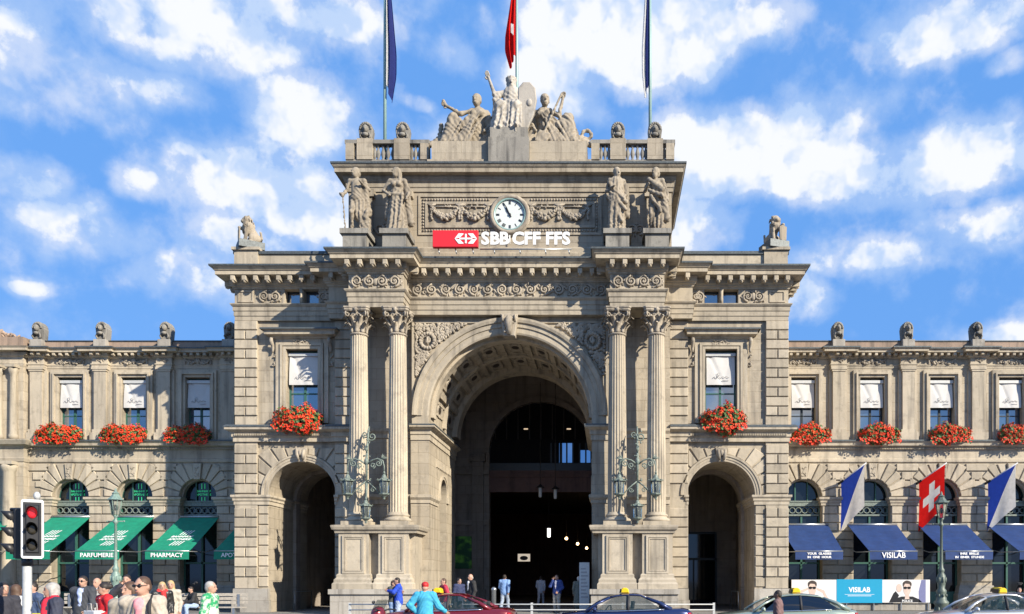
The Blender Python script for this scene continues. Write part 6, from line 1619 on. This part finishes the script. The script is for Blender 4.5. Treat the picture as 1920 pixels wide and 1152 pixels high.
def car(label, x, y, mat, glass='car_glass', sign=True, hatch=False, signx=.25, roofh=0.0, sc=1.0):
    t = thing('parked_car', label, 'car', (x, y, RD), group='cars waiting along the taxi lane'); t.scale = (sc, sc, sc)
    rear_top, rear_base = ((1.30, 2.00) if hatch else (.98, 1.66))
    body = [(-2.34, .52, .38, .60), (-2.28, .72, .27, .68), (-2.05, .83, .20, .77), (-1.6, .875, .20, .86), (-1.0, .89, .2, .93), (-.72, .895, .2, .965), (0, .90, .2, .97), (.9, .90, .2, .995), (1.5, .885, .2, 1.02), (2.0, .85, .22, 1.03 if not hatch else .99), (2.24, .78, .30, .98), (2.33, .66, .40, .90)]
    xs = [-2.34+4.67*k/46 for k in range(47)]; rings = []
    for xx in xs:
        w, zb, zt = interp(body, xx); h = zt-zb; cr = .035
        pr = [(-w*.0, zb), (w*.86, zb), (w*.97, zb+h*.16), (w, zb+h*.42), (w*.995, zb+h*.66), (w*.975, zb+h*.86), (w*.93, zb+h*.97), (w*.80, zt+cr*.35), (w*.4, zt+cr*.9), (0, zt+cr)]
        full = [(xx, -a, b) for a, b in pr]+[(xx, a, b) for a, b in pr[::-1][1:]]; rings.append(full)
    bo = part('body', loft(MB(), rings), mat, t)
    # wheel wells, wheels
    for wx in (-1.42, 1.36):
        for s in (-1, 1):
            part('wheel_arch', rotx90(MB().lathe([(.37, -.005), (.37, .012)], n=24)).xf(Matrix.Translation((wx, s*.885, .33))), M['tyre'], bo)
            wl2 = part('wheel', rotx90(MB().lathe([(.22, -.1), (.30, -.11), (.325, -.08), (.325, .08), (.30, .11), (.22, .1)], n=24)).xf(Matrix.Translation((wx, s*.84, .325))), M['tyre'], t)
            rm = MB().lathe([(.22, -.07), (.22, .07), (.19, .09), (.05, .1)], n=20); rm = rotx90(rm) if s < 0 else rotx90(rm).xf(Matrix.Rotation(PI, 4, 'Z')); part('rim', rm.xf(Matrix.Translation((wx, s*.85, .325))), M['rim'], wl2)
    zr = 1.45+roofh
    A0, A1 = (-.86, .80, .955), (-.16, .60, zr-.09); C1, C0 = (rear_top, .58, zr-.10), (rear_base, .74, 1.02 if not hatch else 1.0)
    rst = [(-.16, .60, zr-.09), (.02, .615, zr-.035), (.25, .62, zr-.005), (.5, .62, zr), (.75, .61, zr-.012), (rear_top-.12, .60, zr-.055), (rear_top, .58, zr-.10)]
    def edge(rx): return interp([(a, b, c) for a, b, c in rst], rx)
    rr = []
    for k in range(15):
        xx = -.16+(rear_top+.16)*k/14; w, z = edge(xx); rr.append([(xx, -w+2*w*i/10, z+.055*(1-(2*i/10-1)**2)) for i in range(11)])
    part('roof', loft(MB(), rr, cap=False).tube([(a, s_*b, c) for s_ in (1,) for a, b, c in rst], .028, 6).tube([(a, -b, c) for a, b, c in rst], .028, 6), mat, t)
    def pane(name, e0, e1, bulge, n=8):
        rg = []
        for k in range(n+1):
            u = k/n; row = []
            for i in range(n+1):
                v = i/n; p = Vector(e0(v)).lerp(Vector(e1(v)), u); row.append(tuple(p+Vector(bulge)*math.sin(PI*u)*(.3+.7*math.sin(PI*v)))); 
            rg.append(row)
        return part(name, loft(MB(), rg, cap=False), M[glass], t)
    part('windscreen', MB(), M['car_glass'], t) if False else None
    g0 = M[glass]
    ws = []
    for k in range(9):
        u = k/8; x_ = A0[0]+(A1[0]-A0[0])*u; z_ = A0[2]+(A1[2]-A0[2])*u; w_ = A0[1]+(A1[1]-A0[1])*u
        ws.append([(x_-(.10-.04*u)*(1-(2*i/8-1)**2), -w_+2*w_*i/8, z_+.04*math.sin(PI*u)+.05*u*(1-(2*i/8-1)**2)) for i in range(9)])
    part('windscreen', loft(MB(), ws, cap=False), M['car_glass'], t)
    rw = []
    for k in range(9):
        u = k/8; x_ = C1[0]+(C0[0]-C1[0])*u; z_ = C1[2]+(C0[2]-C1[2])*u; w_ = C1[1]+(C0[1]-C1[1])*u
        rw.append([(x_+(.04+.05*u)*(1-(2*i/8-1)**2), -w_+2*w_*i/8, z_+.03*math.sin(PI*u)+.05*(1-u)*(1-(2*i/8-1)**2)) for i in range(9)])
    part('rear_window', loft(MB(), rw, cap=False), M['car_glass'], t)
    for s in (-1, 1):
        def side(u0, u1, name):
            sd = []
            for k in range(9):
                u = u0+(u1-u0)*k/8; bxx = A0[0]+.12+(C0[0]-.10-A0[0]-.12)*u; txx = A1[0]+.03+(C1[0]-.03-A1[0]-.03)*u
                w_, z_ = edge(txx); wb, _, zb_ = interp(body, bxx); zb_ += .0
                sd.append([(bxx+(txx-bxx)*v, s*(wb*.925+(w_-wb*.925)*v+.025*math.sin(PI*v)), zb_+(z_-.02-zb_)*v) for v in (0, .25, .5, .75, 1)])
            return part(name, loft(MB(), sd, cap=False), M[glass], t)
        side(.06, .47, 'side_window'); side(.51, .93, 'side_window')
        ub = .49; bxx = A0[0]+.12+(C0[0]-.10-A0[0]-.12)*ub; txx = A1[0]+.03+(C1[0]-A1[0]-.06)*ub; w_, z_ = edge(txx); wb, _, zb_ = interp(body, bxx)
        part('pillar', MB().tube([(A0[0]-.02, s*A0[1], A0[2]), ((A0[0]+A1[0])/2-.03, s*(A0[1]+A1[1])/2+s*.01, (A0[2]+A1[2])/2+.035), (A1[0], s*A1[1], A1[2])], [.05, .038, .034], 6), mat, t)
        part('pillar', MB().tube([(bxx, s*wb*.925, zb_), ((bxx+txx)/2, s*(wb*.925+w_)/2+s*.028, (zb_+z_)/2), (txx, s*w_, z_-.02)], .04, 6), M['seat_dark'], t)
        part('pillar', MB().tube([(C0[0]+.02, s*C0[1], C0[2]-.02), ((C0[0]+C1[0])/2, s*(C0[1]+C1[1])/2+s*.01, (C0[2]+C1[2])/2+.03), (C1[0]-.02, s*C1[1], C1[2])], [.085, .06, .045], 6), mat, t)
        tr = [(-.7+k*.24, 0, 0) for k in range(10)]
        part('window_trim', MB().tube([(q_[0], s*interp(body, q_[0])[0]*.945, interp(body, q_[0])[2]+.0) for q_ in tr], .016, 5), M['chrome'], t)
        part('mirror', MB().ball((-.62, s*1.0, 1.03), (.07, .12, .075), 10, 8).tube([(-.6, s*.86, .97), (-.61, s*.95, 1.0)], .025, 5), mat, t)
        hn = MB()
        for hx in (.12, 1.02): hn.box(hx, hx+.2, s*.905-.012, s*.905+.012, .80, .83)
        part('door_handle', hn, mat, t)
        part('headlight', MB().ball((-2.12, s*.64, .66), (.16, .15, .075), 10, 8), M['lamp_clear'], t)
        part('tail_light', MB().ball((2.20, s*.66, .86), (.11, .15, .085), 10, 8), M['lamp_red'], t)
        st = MB()
        for sx_, z_ in ((.15, .62), (1.05, .64)):
            st.prism([(sx_-.05, .35), (sx_+.30, .35), (sx_+.42, 1.02), (sx_+.26, 1.06)], s*.38-.22, s*.38+.22, .05); st.prism([(sx_+.33, 1.04), (sx_+.43, 1.04), (sx_+.46, 1.24), (sx_+.36, 1.24)], s*.38-.12, s*.38+.12, .03)
        part('seat', st, M['seat_dark'], t)
    part('dashboard', MB().prism([(-.85, .6), (-.3, .6), (-.42, .93), (-.86, .93)], -.72, .72), M['seat_dark'], t)
    part('steering_wheel', torus(MB(), .18, .018).xf(Matrix.Translation((-.22, -.38, .96)) @ Matrix.Rotation(R(65), 4, 'Z') @ Matrix.Rotation(R(20), 4, 'X')), M['seat_dark'], t)
    part('plate', MB().box(2.331, 2.345, -.26, .26, .62, .73), M['sign_white'], t)
    if sign:
        sg_ = part('taxi_sign', MB().prism([(-.13, 0), (.13, 0), (.11, .11), (.05, .155), (-.05, .155), (-.11, .11)], -.20, .20, .02), M['taxi_yellow'], t, (signx, 0, zr+.055))
        part('sign_cap', MB().prism([(-.17, .0), (-.131, .0), (-.112, .12), (-.14, .12)], -.17, .17, .01), M['black_paint'], sg_)
    return t
paint('paint_red', (.17, .008, .014)); paint('paint_blue', (.014, .026, .10), .4); paint('paint_sage', (.30, .36, .30), .4); paint('paint_silver', (.52, .54, .56), .5)
CY = -14.9
car('dark red taxi sedan with its tail toward the arch', -.45, CY, M['paint_red'], signx=-.05)
car('dark blue taxi sedan before the right columns', 4.98, CY, M['paint_blue'], signx=.30)
car('pale green hatchback taxi before the right side arch', 10.0, CY, M['paint_sage'], 'car_glass_dark', True, True, signx=.55)
car('silver taxi sedan at the lower right corner', 16.35, CY, M['paint_silver'], signx=.55)
car('dark grey taxi hidden behind the silver one, only its yellow roof sign showing', 17.8, CY+2.05, paint('paint_grey', (.05, .05, .055)), signx=.0)

# motorcycle
t = thing('motorcycle', 'red and black motorcycle standing before the dark red car', 'motorcycle', (at(745, -21.5), -21.5, -.15), R(-25))
for x_ in (-.68, .68):
    wl2 = part('wheel', rotx90(MB().lathe([(.24, -.05), (.30, -.06), (.32, -.03), (.32, .03), (.30, .06), (.24, .05)], n=22)).xf(Matrix.Translation((x_, 0, .32))), M['tyre'], t); part('rim', rotx90(MB().lathe([(.24, -.03), (.24, .03), (.06, .05)], n=18)).xf(Matrix.Translation((x_, 0, .32))), M['rim'], wl2)
part('frame', MB().tube([(-.68, 0, .32), (-.48, 0, .95), (0, 0, .75), (.35, 0, .55), (.68, 0, .32)], .04, 7).tube([(-.1, 0, .35), (.3, 0, .35), (.35, 0, .6)], .05, 7), M['traffic_black'], t)
part('engine', MB().ball((.02, 0, .45), (.24, .16, .18), 10, 8), M['steel'], t)
part('tank', MB().ball((-.12, 0, .86), (.30, .17, .15), 12, 8), M['paint_red'], t); part('seat', MB().ball((.36, 0, .84), (.36, .15, .08), 12, 8).ball((.70, 0, .93), (.16, .12, .06), 10, 6), M['seat_dark'], t)
part('handlebar', MB().tube([(-.32, -.36, 1.05), (-.42, -.22, 1.08), (-.44, 0, 1.02), (-.42, .22, 1.08), (-.32, .36, 1.05)], .018, 6).ball((-.30, -.45, 1.25), (.02, .06, .04), 6, 4), M['traffic_black'], t)
part('fairing', MB().ball((-.55, 0, .95), (.16, .20, .20), 12, 8), M['paint_red'], t); part('screen', MB().prism([(-.62, 1.06), (-.52, 1.05), (-.40, 1.28), (-.46, 1.30)], -.16, .16, .02), M['car_glass'], t)
# ------------------------------------------------------------------ people
_cl = {}
def cloth(c, rough=.8):
    k = tuple(round(x, 3) for x in c)
    if k not in _cl: _cl[k] = plain('cloth_%d' % len(_cl), c, rough, noise=.25, bump=.25, scale=22)
    return _cl[k]
plain('skin_light', (.47, .275, .195), .55, noise=.12, scale=20); plain('skin_tan', (.46, .27, .19), .55, noise=.12, scale=20); plain('skin_dark', (.20, .11, .075), .55, noise=.12, scale=20)
q = NT('print_shirt'); f = q.noise(q.n('ShaderNodeTexCoord').outputs['Object'], 11, 3, .6); q.col(q.mix(q.ramp(f, .46, .54), (.02, .30, .11), (.50, .60, .48))); q.set(Roughness=.8)
HAIR = dict(dark=(.025, .018, .014), brown=(.09, .05, .03), blond=(.50, .36, .17), grey=(.38, .36, .33), white=(.62, .60, .57), red=(.5, .02, .02))
def person(px, y, ht, label, face=0.0, top=(.1, .1, .1), legs=(.05, .06, .1), hair='dark', style='short', pose='stand', skin='skin_light', extra=None, shoes=(.02, .02, .02), vox=.02, sleeves=True, coat=0, loose=.02, turn=0.0, tilt=.0, glasses=False, z=None, x=None, bare=False):
    x = at(px, y) if x is None else x; z = ground_z(x, y) if z is None else z; s = ht/1.735
    j = dict(J0); seated = pose == 'sit'
    if pose == 'walk': j.update(knL=(-.10, -.20, .52), anL=(-.10, -.26, .10), tL=(-.12, -.42, .05), knR=(.10, .04, .50), anR=(.10, .30, .14), tR=(.11, .20, .03), elL=(-.24, .12, 1.15), wrL=(-.22, .12, .92), elR=(.24, -.05, 1.14), wrR=(.20, -.22, .98))
    elif pose == 'phone': j.update(elL=(-.30, -.08, 1.20), wrL=(-.14, -.11, 1.50), elR=(.27, .05, 1.15), wrR=(.15, -.14, .97))
    elif pose == 'hips': j.update(elL=(-.40, .06, 1.16), wrL=(-.20, -.02, .98), elR=(.40, .06, 1.16), wrR=(.20, -.02, .98))
    elif pose == 'carry': j.update(elL=(-.25, .04, 1.14), wrL=(-.16, -.22, 1.05), elR=(.25, .04, 1.14), wrR=(.14, -.22, 1.06))
    elif pose == 'reach': j.update(elL=(-.30, -.10, 1.22), wrL=(-.34, -.34, 1.10), elR=(.30, .06, 1.16), wrR=(.22, -.05, .95))
    elif pose == 'lean': j.update(elL=(-.30, -.05, 1.16), wrL=(-.46, -.10, 1.03), elR=(.36, .05, 1.18), wrR=(.19, -.02, .98))
    elif pose == 'hug': j.update(elL=(-.24, -.16, 1.24), wrL=(-.05, -.32, 1.30), elR=(.24, -.16, 1.24), wrR=(.05, -.32, 1.28), head=(-.03, -.05, 1.60))
    elif pose == 'headup': j.update(elL=(-.28, -.10, 1.28), wrL=(-.08, -.15, 1.50), elR=(.25, .03, 1.14), wrR=(.2, -.1, .95))
    elif seated:
        for k_ in ('pel', 'neck', 'head', 'shL', 'shR', 'elL', 'elR', 'wrL', 'wrR'):
            a, b, c = j[k_]; j[k_] = (a, b-(.16 if k_ in ('neck', 'head') else .10 if k_[:2] in ('sh', 'el') else 0), c-.42)
        j.update(hiL=(-.10, -.03, .54), hiR=(.10, -.03, .54), knL=(-.14, -.44, .55), knR=(.14, -.42, .53), anL=(-.12, -.42, .10), anR=(.13, -.38, .10), tL=(-.14, -.56, .04), tR=(.14, -.52, .04), elL=(-.25, -.22, .74), wrL=(-.08, -.42, .66), elR=(.25, -.22, .74), wrR=(.08, -.42, .66))
    tg = (0, 1, 2, 3, 1 if sleeves else 0)
    P = limbs(j, tg, loose, hand=0); h, w = head_prims(j, 0, 4, style, turn, tilt); P += h
    if coat and not seated: P += [rc((0, .01, 1.05), (0, .02, 1.05-coat), .16+loose, .175+loose+coat*.09, 1, (1, .74, 1))]
    elif not seated: P += [rc((0, .005, 1.08), (0, .01, .93), .148+loose, .162+loose, 1, (1, .74, 1))]
    if not bare: P += [rc((-.07, .03, 1.475), (.07, .03, 1.475), .045, .045, 1), rc((-.05, -.06, 1.43), (.05, -.06, 1.43), .03, .03, 5 if extra else 1)]
    if extra:
        sh = extra[1]
        if sh == 'shirt': P += [rc((0, -.095-loose*.55, 1.43), (0, -.112-loose*.62, 1.10), .060, .018, 5, (1, .6, 1), k=.0)]
        elif sh == 'scarf': P += [rc((-.08, .0, 1.475), (.08, .0, 1.475), .07, .07, 5), rc((.02, -.10, 1.45), (.05, -.15, 1.12), .05, .045, 5)]
        elif sh == 'lower': P += [rc((0, 0, 1.12), (0, .0, .95), .165+loose, .175+loose, 5, (1, .74, 1), k=.01)]
    V, F, G = sdf_net(P, vox, .03)
    me0 = raw_mesh('person', V, F, M[skin]); me0.update(); n0 = np.empty(len(V)*3, np.float32); me0.vertices.foreach_get('normal', n0); n0 = n0.reshape(-1, 3); bpy.data.meshes.remove(me0)
    cl_ = np.zeros(len(V), bool); cl_[F[(G == 1) | (G == 2) | (G == 5)].ravel()] = True; sk_ = np.zeros(len(V), bool); sk_[F[(G == 0) | (G == 4)].ravel()] = True
    fo = np.sin(46*V[:, 2]+11*np.sin(9*V[:, 0]+px)+6*np.sin(13*V[:, 1]))*.5+np.sin(30*V[:, 0]+17*V[:, 2]+px)*.35+np.sin(24*V[:, 1]-33*V[:, 2])*.35
    V = V+n0*(fo*.0085*(cl_ & ~sk_))[:, None].astype(np.float32)
    col = {1: (M[top] if isinstance(top, str) else cloth(top)), 2: cloth(legs), 3: cloth(shoes, .4), 4: cloth(HAIR[hair], .6), 5: cloth(extra[0]) if extra else None}
    hands = MB()
    for q in 'LR': fingers(hands, j['el'+q], j['wr'+q], .0095, .5, 1 if q == 'L' else -1)
    # skin body: one continuous surface, drawn in a little beneath the clothes
    me = raw_mesh('person', V, F, M[skin]); me.update()
    n = np.empty(len(me.vertices)*3, np.float32); me.vertices.foreach_get('normal', n); n = n.reshape(-1, 3)
    cov = np.ones(len(V), bool); cov[F[G == 0].ravel()] = False
    V2 = V-n*np.where(cov, .010, 0)[:, None]
    ob = link('person', raw_mesh('person', V2, F, M[skin], hands), None, (x, y, z), (0, 0, face), (s, s, s)); tag(ob, label, 'person')
    for tgn, nm_ in ((1, 'jacket' if coat or loose > .025 else 'shirt'), (2, 'trousers'), (3, 'shoes'), (4, 'hair'), (5, extra[2] if extra else '')):
        f = F[G == tgn]
        if not len(f) or not nm_: continue
        if tgn == 4 and style == 'cap': nm_ = 'cap'
        u, inv = np.unique(f.ravel(), return_inverse=True); link(nm_, raw_mesh(nm_, V[u], inv.reshape(-1, 4), col[tgn]), ob)
    # eyes, brows, lips
    Rm = Matrix.Rotation(turn, 3, 'Z') @ Matrix.Rotation(tilt, 3, 'X'); ey = MB(); hd = Vector(j['head'])
    for e in (-1, 1): ey.ball(hd+Rm @ Vector((e*.032, -.083, .012)), (.013, .010, .008), 8, 6); ey.tube([hd+Rm @ Vector((e*.016, -.091, .032)), hd+Rm @ Vector((e*.046, -.082, .034))], .005, 5)
    part('eyes', ey, M['seat_dark'], ob)
    part('lips', MB().ball(hd+Rm @ Vector((0, -.090, -.062)), (.024, .010, .007), 8, 5), cloth((.42, .16, .13), .5), ob)
    if glasses:
        gm = MB()
        for e in (-1, 1): gm.ball(hd+Rm @ Vector((e*.034, -.098, .010)), (.028, .010, .019), 10, 6); gm.tube([hd+Rm @ Vector((e*.06, -.092, .015)), hd+Rm @ Vector((e*.082, .0, .012))], .004, 5)
        gm.tube([hd+Rm @ Vector((-.03, -.104, .015)), hd+Rm @ Vector((.03, -.104, .015))], .004, 5); part('sunglasses', gm, M['black_paint'], ob)
    return ob
def bag(kind, name, label, loc, c, rz=0):
    t = thing(name, label, 'bag', loc, rz)
    if kind == 'paper':
        part('bag_body', MB().prism([(-.17, 0), (.17, 0), (.18, .42), (-.18, .42)], -.06, .06, .01), cloth(c, .6), t)
        part('handle', MB().tube([(-.08, -.05, .42), (-.06, -.05, .55), (.06, -.05, .55), (.08, -.05, .42)], .008, 5).tube([(-.08, .05, .42), (-.06, .05, .55), (.06, .05, .55), (.08, .05, .42)], .008, 5), cloth((.5, .48, .45)), t)
    elif kind == 'back':
        V, F, G = sdf_net([rc((0, 0, .12), (0, 0, .36), .15, .14, 0, (1, .62, 1)), ell((0, .09, .16), (.11, .06, .11))], .018, .03); link('pack_body', raw_mesh('pack_body', V, F, cloth(c)), t)
        part('strap', MB().tube([(-.09, -.08, .48), (-.10, -.20, .50), (-.10, -.30, .36), (-.09, -.22, .08)], .018, 6), cloth((.02, .02, .02)), t); part('strap', MB().tube([(.09, -.08, .48), (.10, -.20, .50), (.10, -.30, .36), (.09, -.22, .08)], .018, 6), cloth((.02, .02, .02)), t)
    else:
        V, F, G = sdf_net([bx((0, 0, .15), (.16, .05, .11), 0, None, .04)], .018, .02); link('bag_body', raw_mesh('bag_body', V, F, cloth(c)), t)
        part('strap', MB().tube([(-.15, 0, .26), (-.05, 0, .55), (.05, 0, .55), (.15, 0, .26)], .012, 5), cloth((.03, .03, .03)), t)
W = (.70, .68, .64)
# the group at the crossing, left
person(268, -29.6, 1.79, 'man in beige jacket and sunglasses walking nearest the camera at the left', R(6), (.46, .40, .32), (.12, .10, .08), 'brown', 'short', 'walk', 'skin_light', ((.75, .30, .33), 'shirt', 'inner_shirt'), loose=.035, glasses=True, turn=-.25, vox=.016)
person(243, -28.6, 1.72, 'companion in beige jacket half hidden behind the man in sunglasses', R(10), (.30, .27, .225), (.2, .18, .16), 'brown', 'bob', 'stand', 'skin_light', loose=.03, turn=-.5, vox=.016)
person(98, -27.1, 1.70, 'grey-haired woman in navy coat with red scarf', R(-35), (.035, .04, .065), (.03, .03, .04), 'grey', 'bob', 'walk', 'skin_light', ((.55, .015, .04), 'scarf', 'scarf'), coat=.35, loose=.035, turn=-.3, vox=.016)
person(196, -24.8, 1.70, 'woman in red sweater and white skirt carrying a white paper bag', R(-40), (.52, .012, .02), (.72, .70, .66), 'dark', 'bun', 'carry', 'skin_tan', ((.74, .72, .68), 'lower', 'skirt'), loose=.028, turn=-.3, vox=.018)
bm_man = [o for o in bpy.data.objects if o.get('label', '').startswith('man in beige jacket')][0]
part('bag_strap', MB().tube([(.13, .12, 1.46), (.125, -.02, 1.505), (.13, -.13, 1.40), (.15, -.165, 1.2), (.17, -.12, 1.02)], [.02, .022, .022, .022, .02], 6), cloth((.02, .02, .022)), bm_man)
part('jacket_zip', MB().tube([(-.05, -.128, 1.42), (-.06, -.155, 1.25), (-.055, -.158, 1.0)], .006, 5), cloth((.12, .1, .08)), bm_man)
bag('paper', 'paper_bag', 'white paper bag held by the woman in the red sweater', (at(176, -25.1), -25.15, .62), (.75, .74, .72), R(-30))
person(156, -21.5, 1.84, 'man in dark suit and light blue shirt facing the camera', R(2), (.045, .05, .06), (.07, .08, .11), 'dark', 'short', 'walk', 'skin_tan', ((.42, .50, .74), 'shirt', 'inner_shirt'), loose=.032, coat=.12, glasses=True)
person(183, -20.6, 1.80, 'balding man in white shirt under a dark jacket, beside the suited man', R(-18), (.50, .48, .45), (.06, .06, .07), 'grey', 'bald', 'stand', 'skin_light', loose=.03, turn=.2)
person(238, -19.4, 1.88, 'man in dark jacket behind the street lamp, hand at his mouth', R(12), (.035, .035, .045), (.04, .04, .05), 'dark', 'short', 'headup', 'skin_light', loose=.032)
person(304, -16.2, 1.84, 'blonde woman in long black coat with red scarf', R(35), (.02, .02, .02), (.02, .02, .02), 'blond', 'long', 'stand', 'skin_light', ((.55, .03, .03), 'scarf', 'scarf'), coat=.7, loose=.03)
person(320, -15.6, 1.88, 'woman in cream top with long blonde hair behind the black coat', R(20), (.46, .42, .35), (.4, .36, .3), 'blond', 'long', 'stand', 'skin_light', coat=.3)
person(394, -24.6, 1.72, 'grey-haired man in green and white patterned shirt', R(95), 'print_shirt', (.35, .33, .3), 'grey', 'short', 'stand', 'skin_tan', ((.55, .62, .50), 'lower', 'shirt_hem'), sleeves=False, loose=.032, vox=.018)
bn = person(366, -6.75, 1.74, 'man in black jacket and jeans sitting on the bench', R(-40), (.022, .022, .024), (.32, .42, .58), 'dark', 'short', 'sit', 'skin_light', loose=.03, tilt=.25)
person(6, -25.5, 1.70, 'person in dark jacket cut off by the left edge', R(60), (.03, .03, .04), (.08, .1, .14), 'dark', 'short', 'walk', 'skin_tan', loose=.03)
person(30, -24.6, 1.66, 'dark-haired woman in white jacket beside the traffic light pole', R(170), (.66, .65, .63), (.10, .14, .22), 'brown', 'long', 'walk', 'skin_light', loose=.035)
bag('back', 'backpack', 'grey backpack worn by the woman beside the traffic light', (at(30, -24.6)+.03, -24.85, .80), (.13, .14, .13), R(170+180))
person(62, -23.0, 1.70, 'person in dark blue jacket behind the traffic light pole', R(-20), (.05, .08, .16), (.05, .05, .06), 'dark', 'short', 'stand', 'skin_light', loose=.03)
bag('hand', 'shoulder_bag', 'yellow bag just right of the traffic light pole', (at(66, -23.4), -23.4, .62), (.75, .55, .02))
# before the arch
person(737, -11.0, 1.74, 'person in grey vest embracing a man in blue, before the left columns', R(70), (.06, .065, .06), (.20, .30, .48), 'brown', 'short', 'hug', 'skin_light', loose=.03)
person(747, -11.1, 1.84, 'man in bright blue jacket embracing the person in grey', R(-75), (.02, .07, .50), (.35, .42, .55), 'dark', 'short', 'hug', 'skin_light', loose=.03)
person(797, -20.8, 1.70, 'man in turquoise shirt and red cap seen from behind', R(185), (.05, .36, .55), (.10, .085, .08), 'red', 'cap', 'lean', 'skin_tan', loose=.034, vox=.017)
person(832, -9.9, 1.80, 'man in dark red shirt beside the taxi sign', R(-60), (.38, .02, .05), (.10, .12, .16), 'brown', 'short', 'reach', 'skin_light', loose=.03)
person(861, -7.6, 1.66, 'woman with long dark hair in a dark blue top', R(40), (.03, .04, .10), (.05, .06, .1), 'dark', 'long', 'stand', 'skin_light')
person(883, -8.6, 1.82, 'bald man in black leather jacket', R(-50), (.02, .02, .021), (.06, .07, .1), 'grey', 'bald', 'stand', 'skin_light', ((.6, .6, .6), 'shirt', 'inner_shirt'), loose=.034)
person(946, 1.0, 1.86, 'man in light blue shirt walking into the hall', R(170), (.20, .34, .62), (.30, .36, .46), 'dark', 'short', 'walk', 'skin_light', loose=.03)
person(1014, 8.5, 1.82, 'pale blue figure deep in the hall', R(175), (.45, .5, .6), (.4, .42, .48), 'dark', 'short', 'walk', 'skin_light')
person(1044, -.4, 1.84, 'man in blue blazer holding a phone to his ear under the arch', R(-25), (.03, .06, .22), (.42, .38, .32), 'brown', 'short', 'phone', 'skin_light', ((.6, .58, .66), 'shirt', 'inner_shirt'), loose=.03, coat=.1)
person(1085, -.2, 1.76, 'white-haired person in long grey-green coat under the arch', R(185), (.17, .18, .15), (.15, .15, .13), 'white', 'short', 'stand', 'skin_light', coat=.6, loose=.035)
person(1459, -19.6, 1.64, 'dark-haired man in brown jacket before the pale green car', R(-110), (.17, .10, .095), (.05, .05, .06), 'dark', 'short', 'stand', 'skin_dark', loose=.032, vox=.018, z=RD)
person(1912, -6.75, 1.70, 'person in dark clothes sitting on the right-hand bench', R(-30), (.03, .028, .025), (.06, .05, .05), 'dark', 'short', 'sit', 'skin_light')
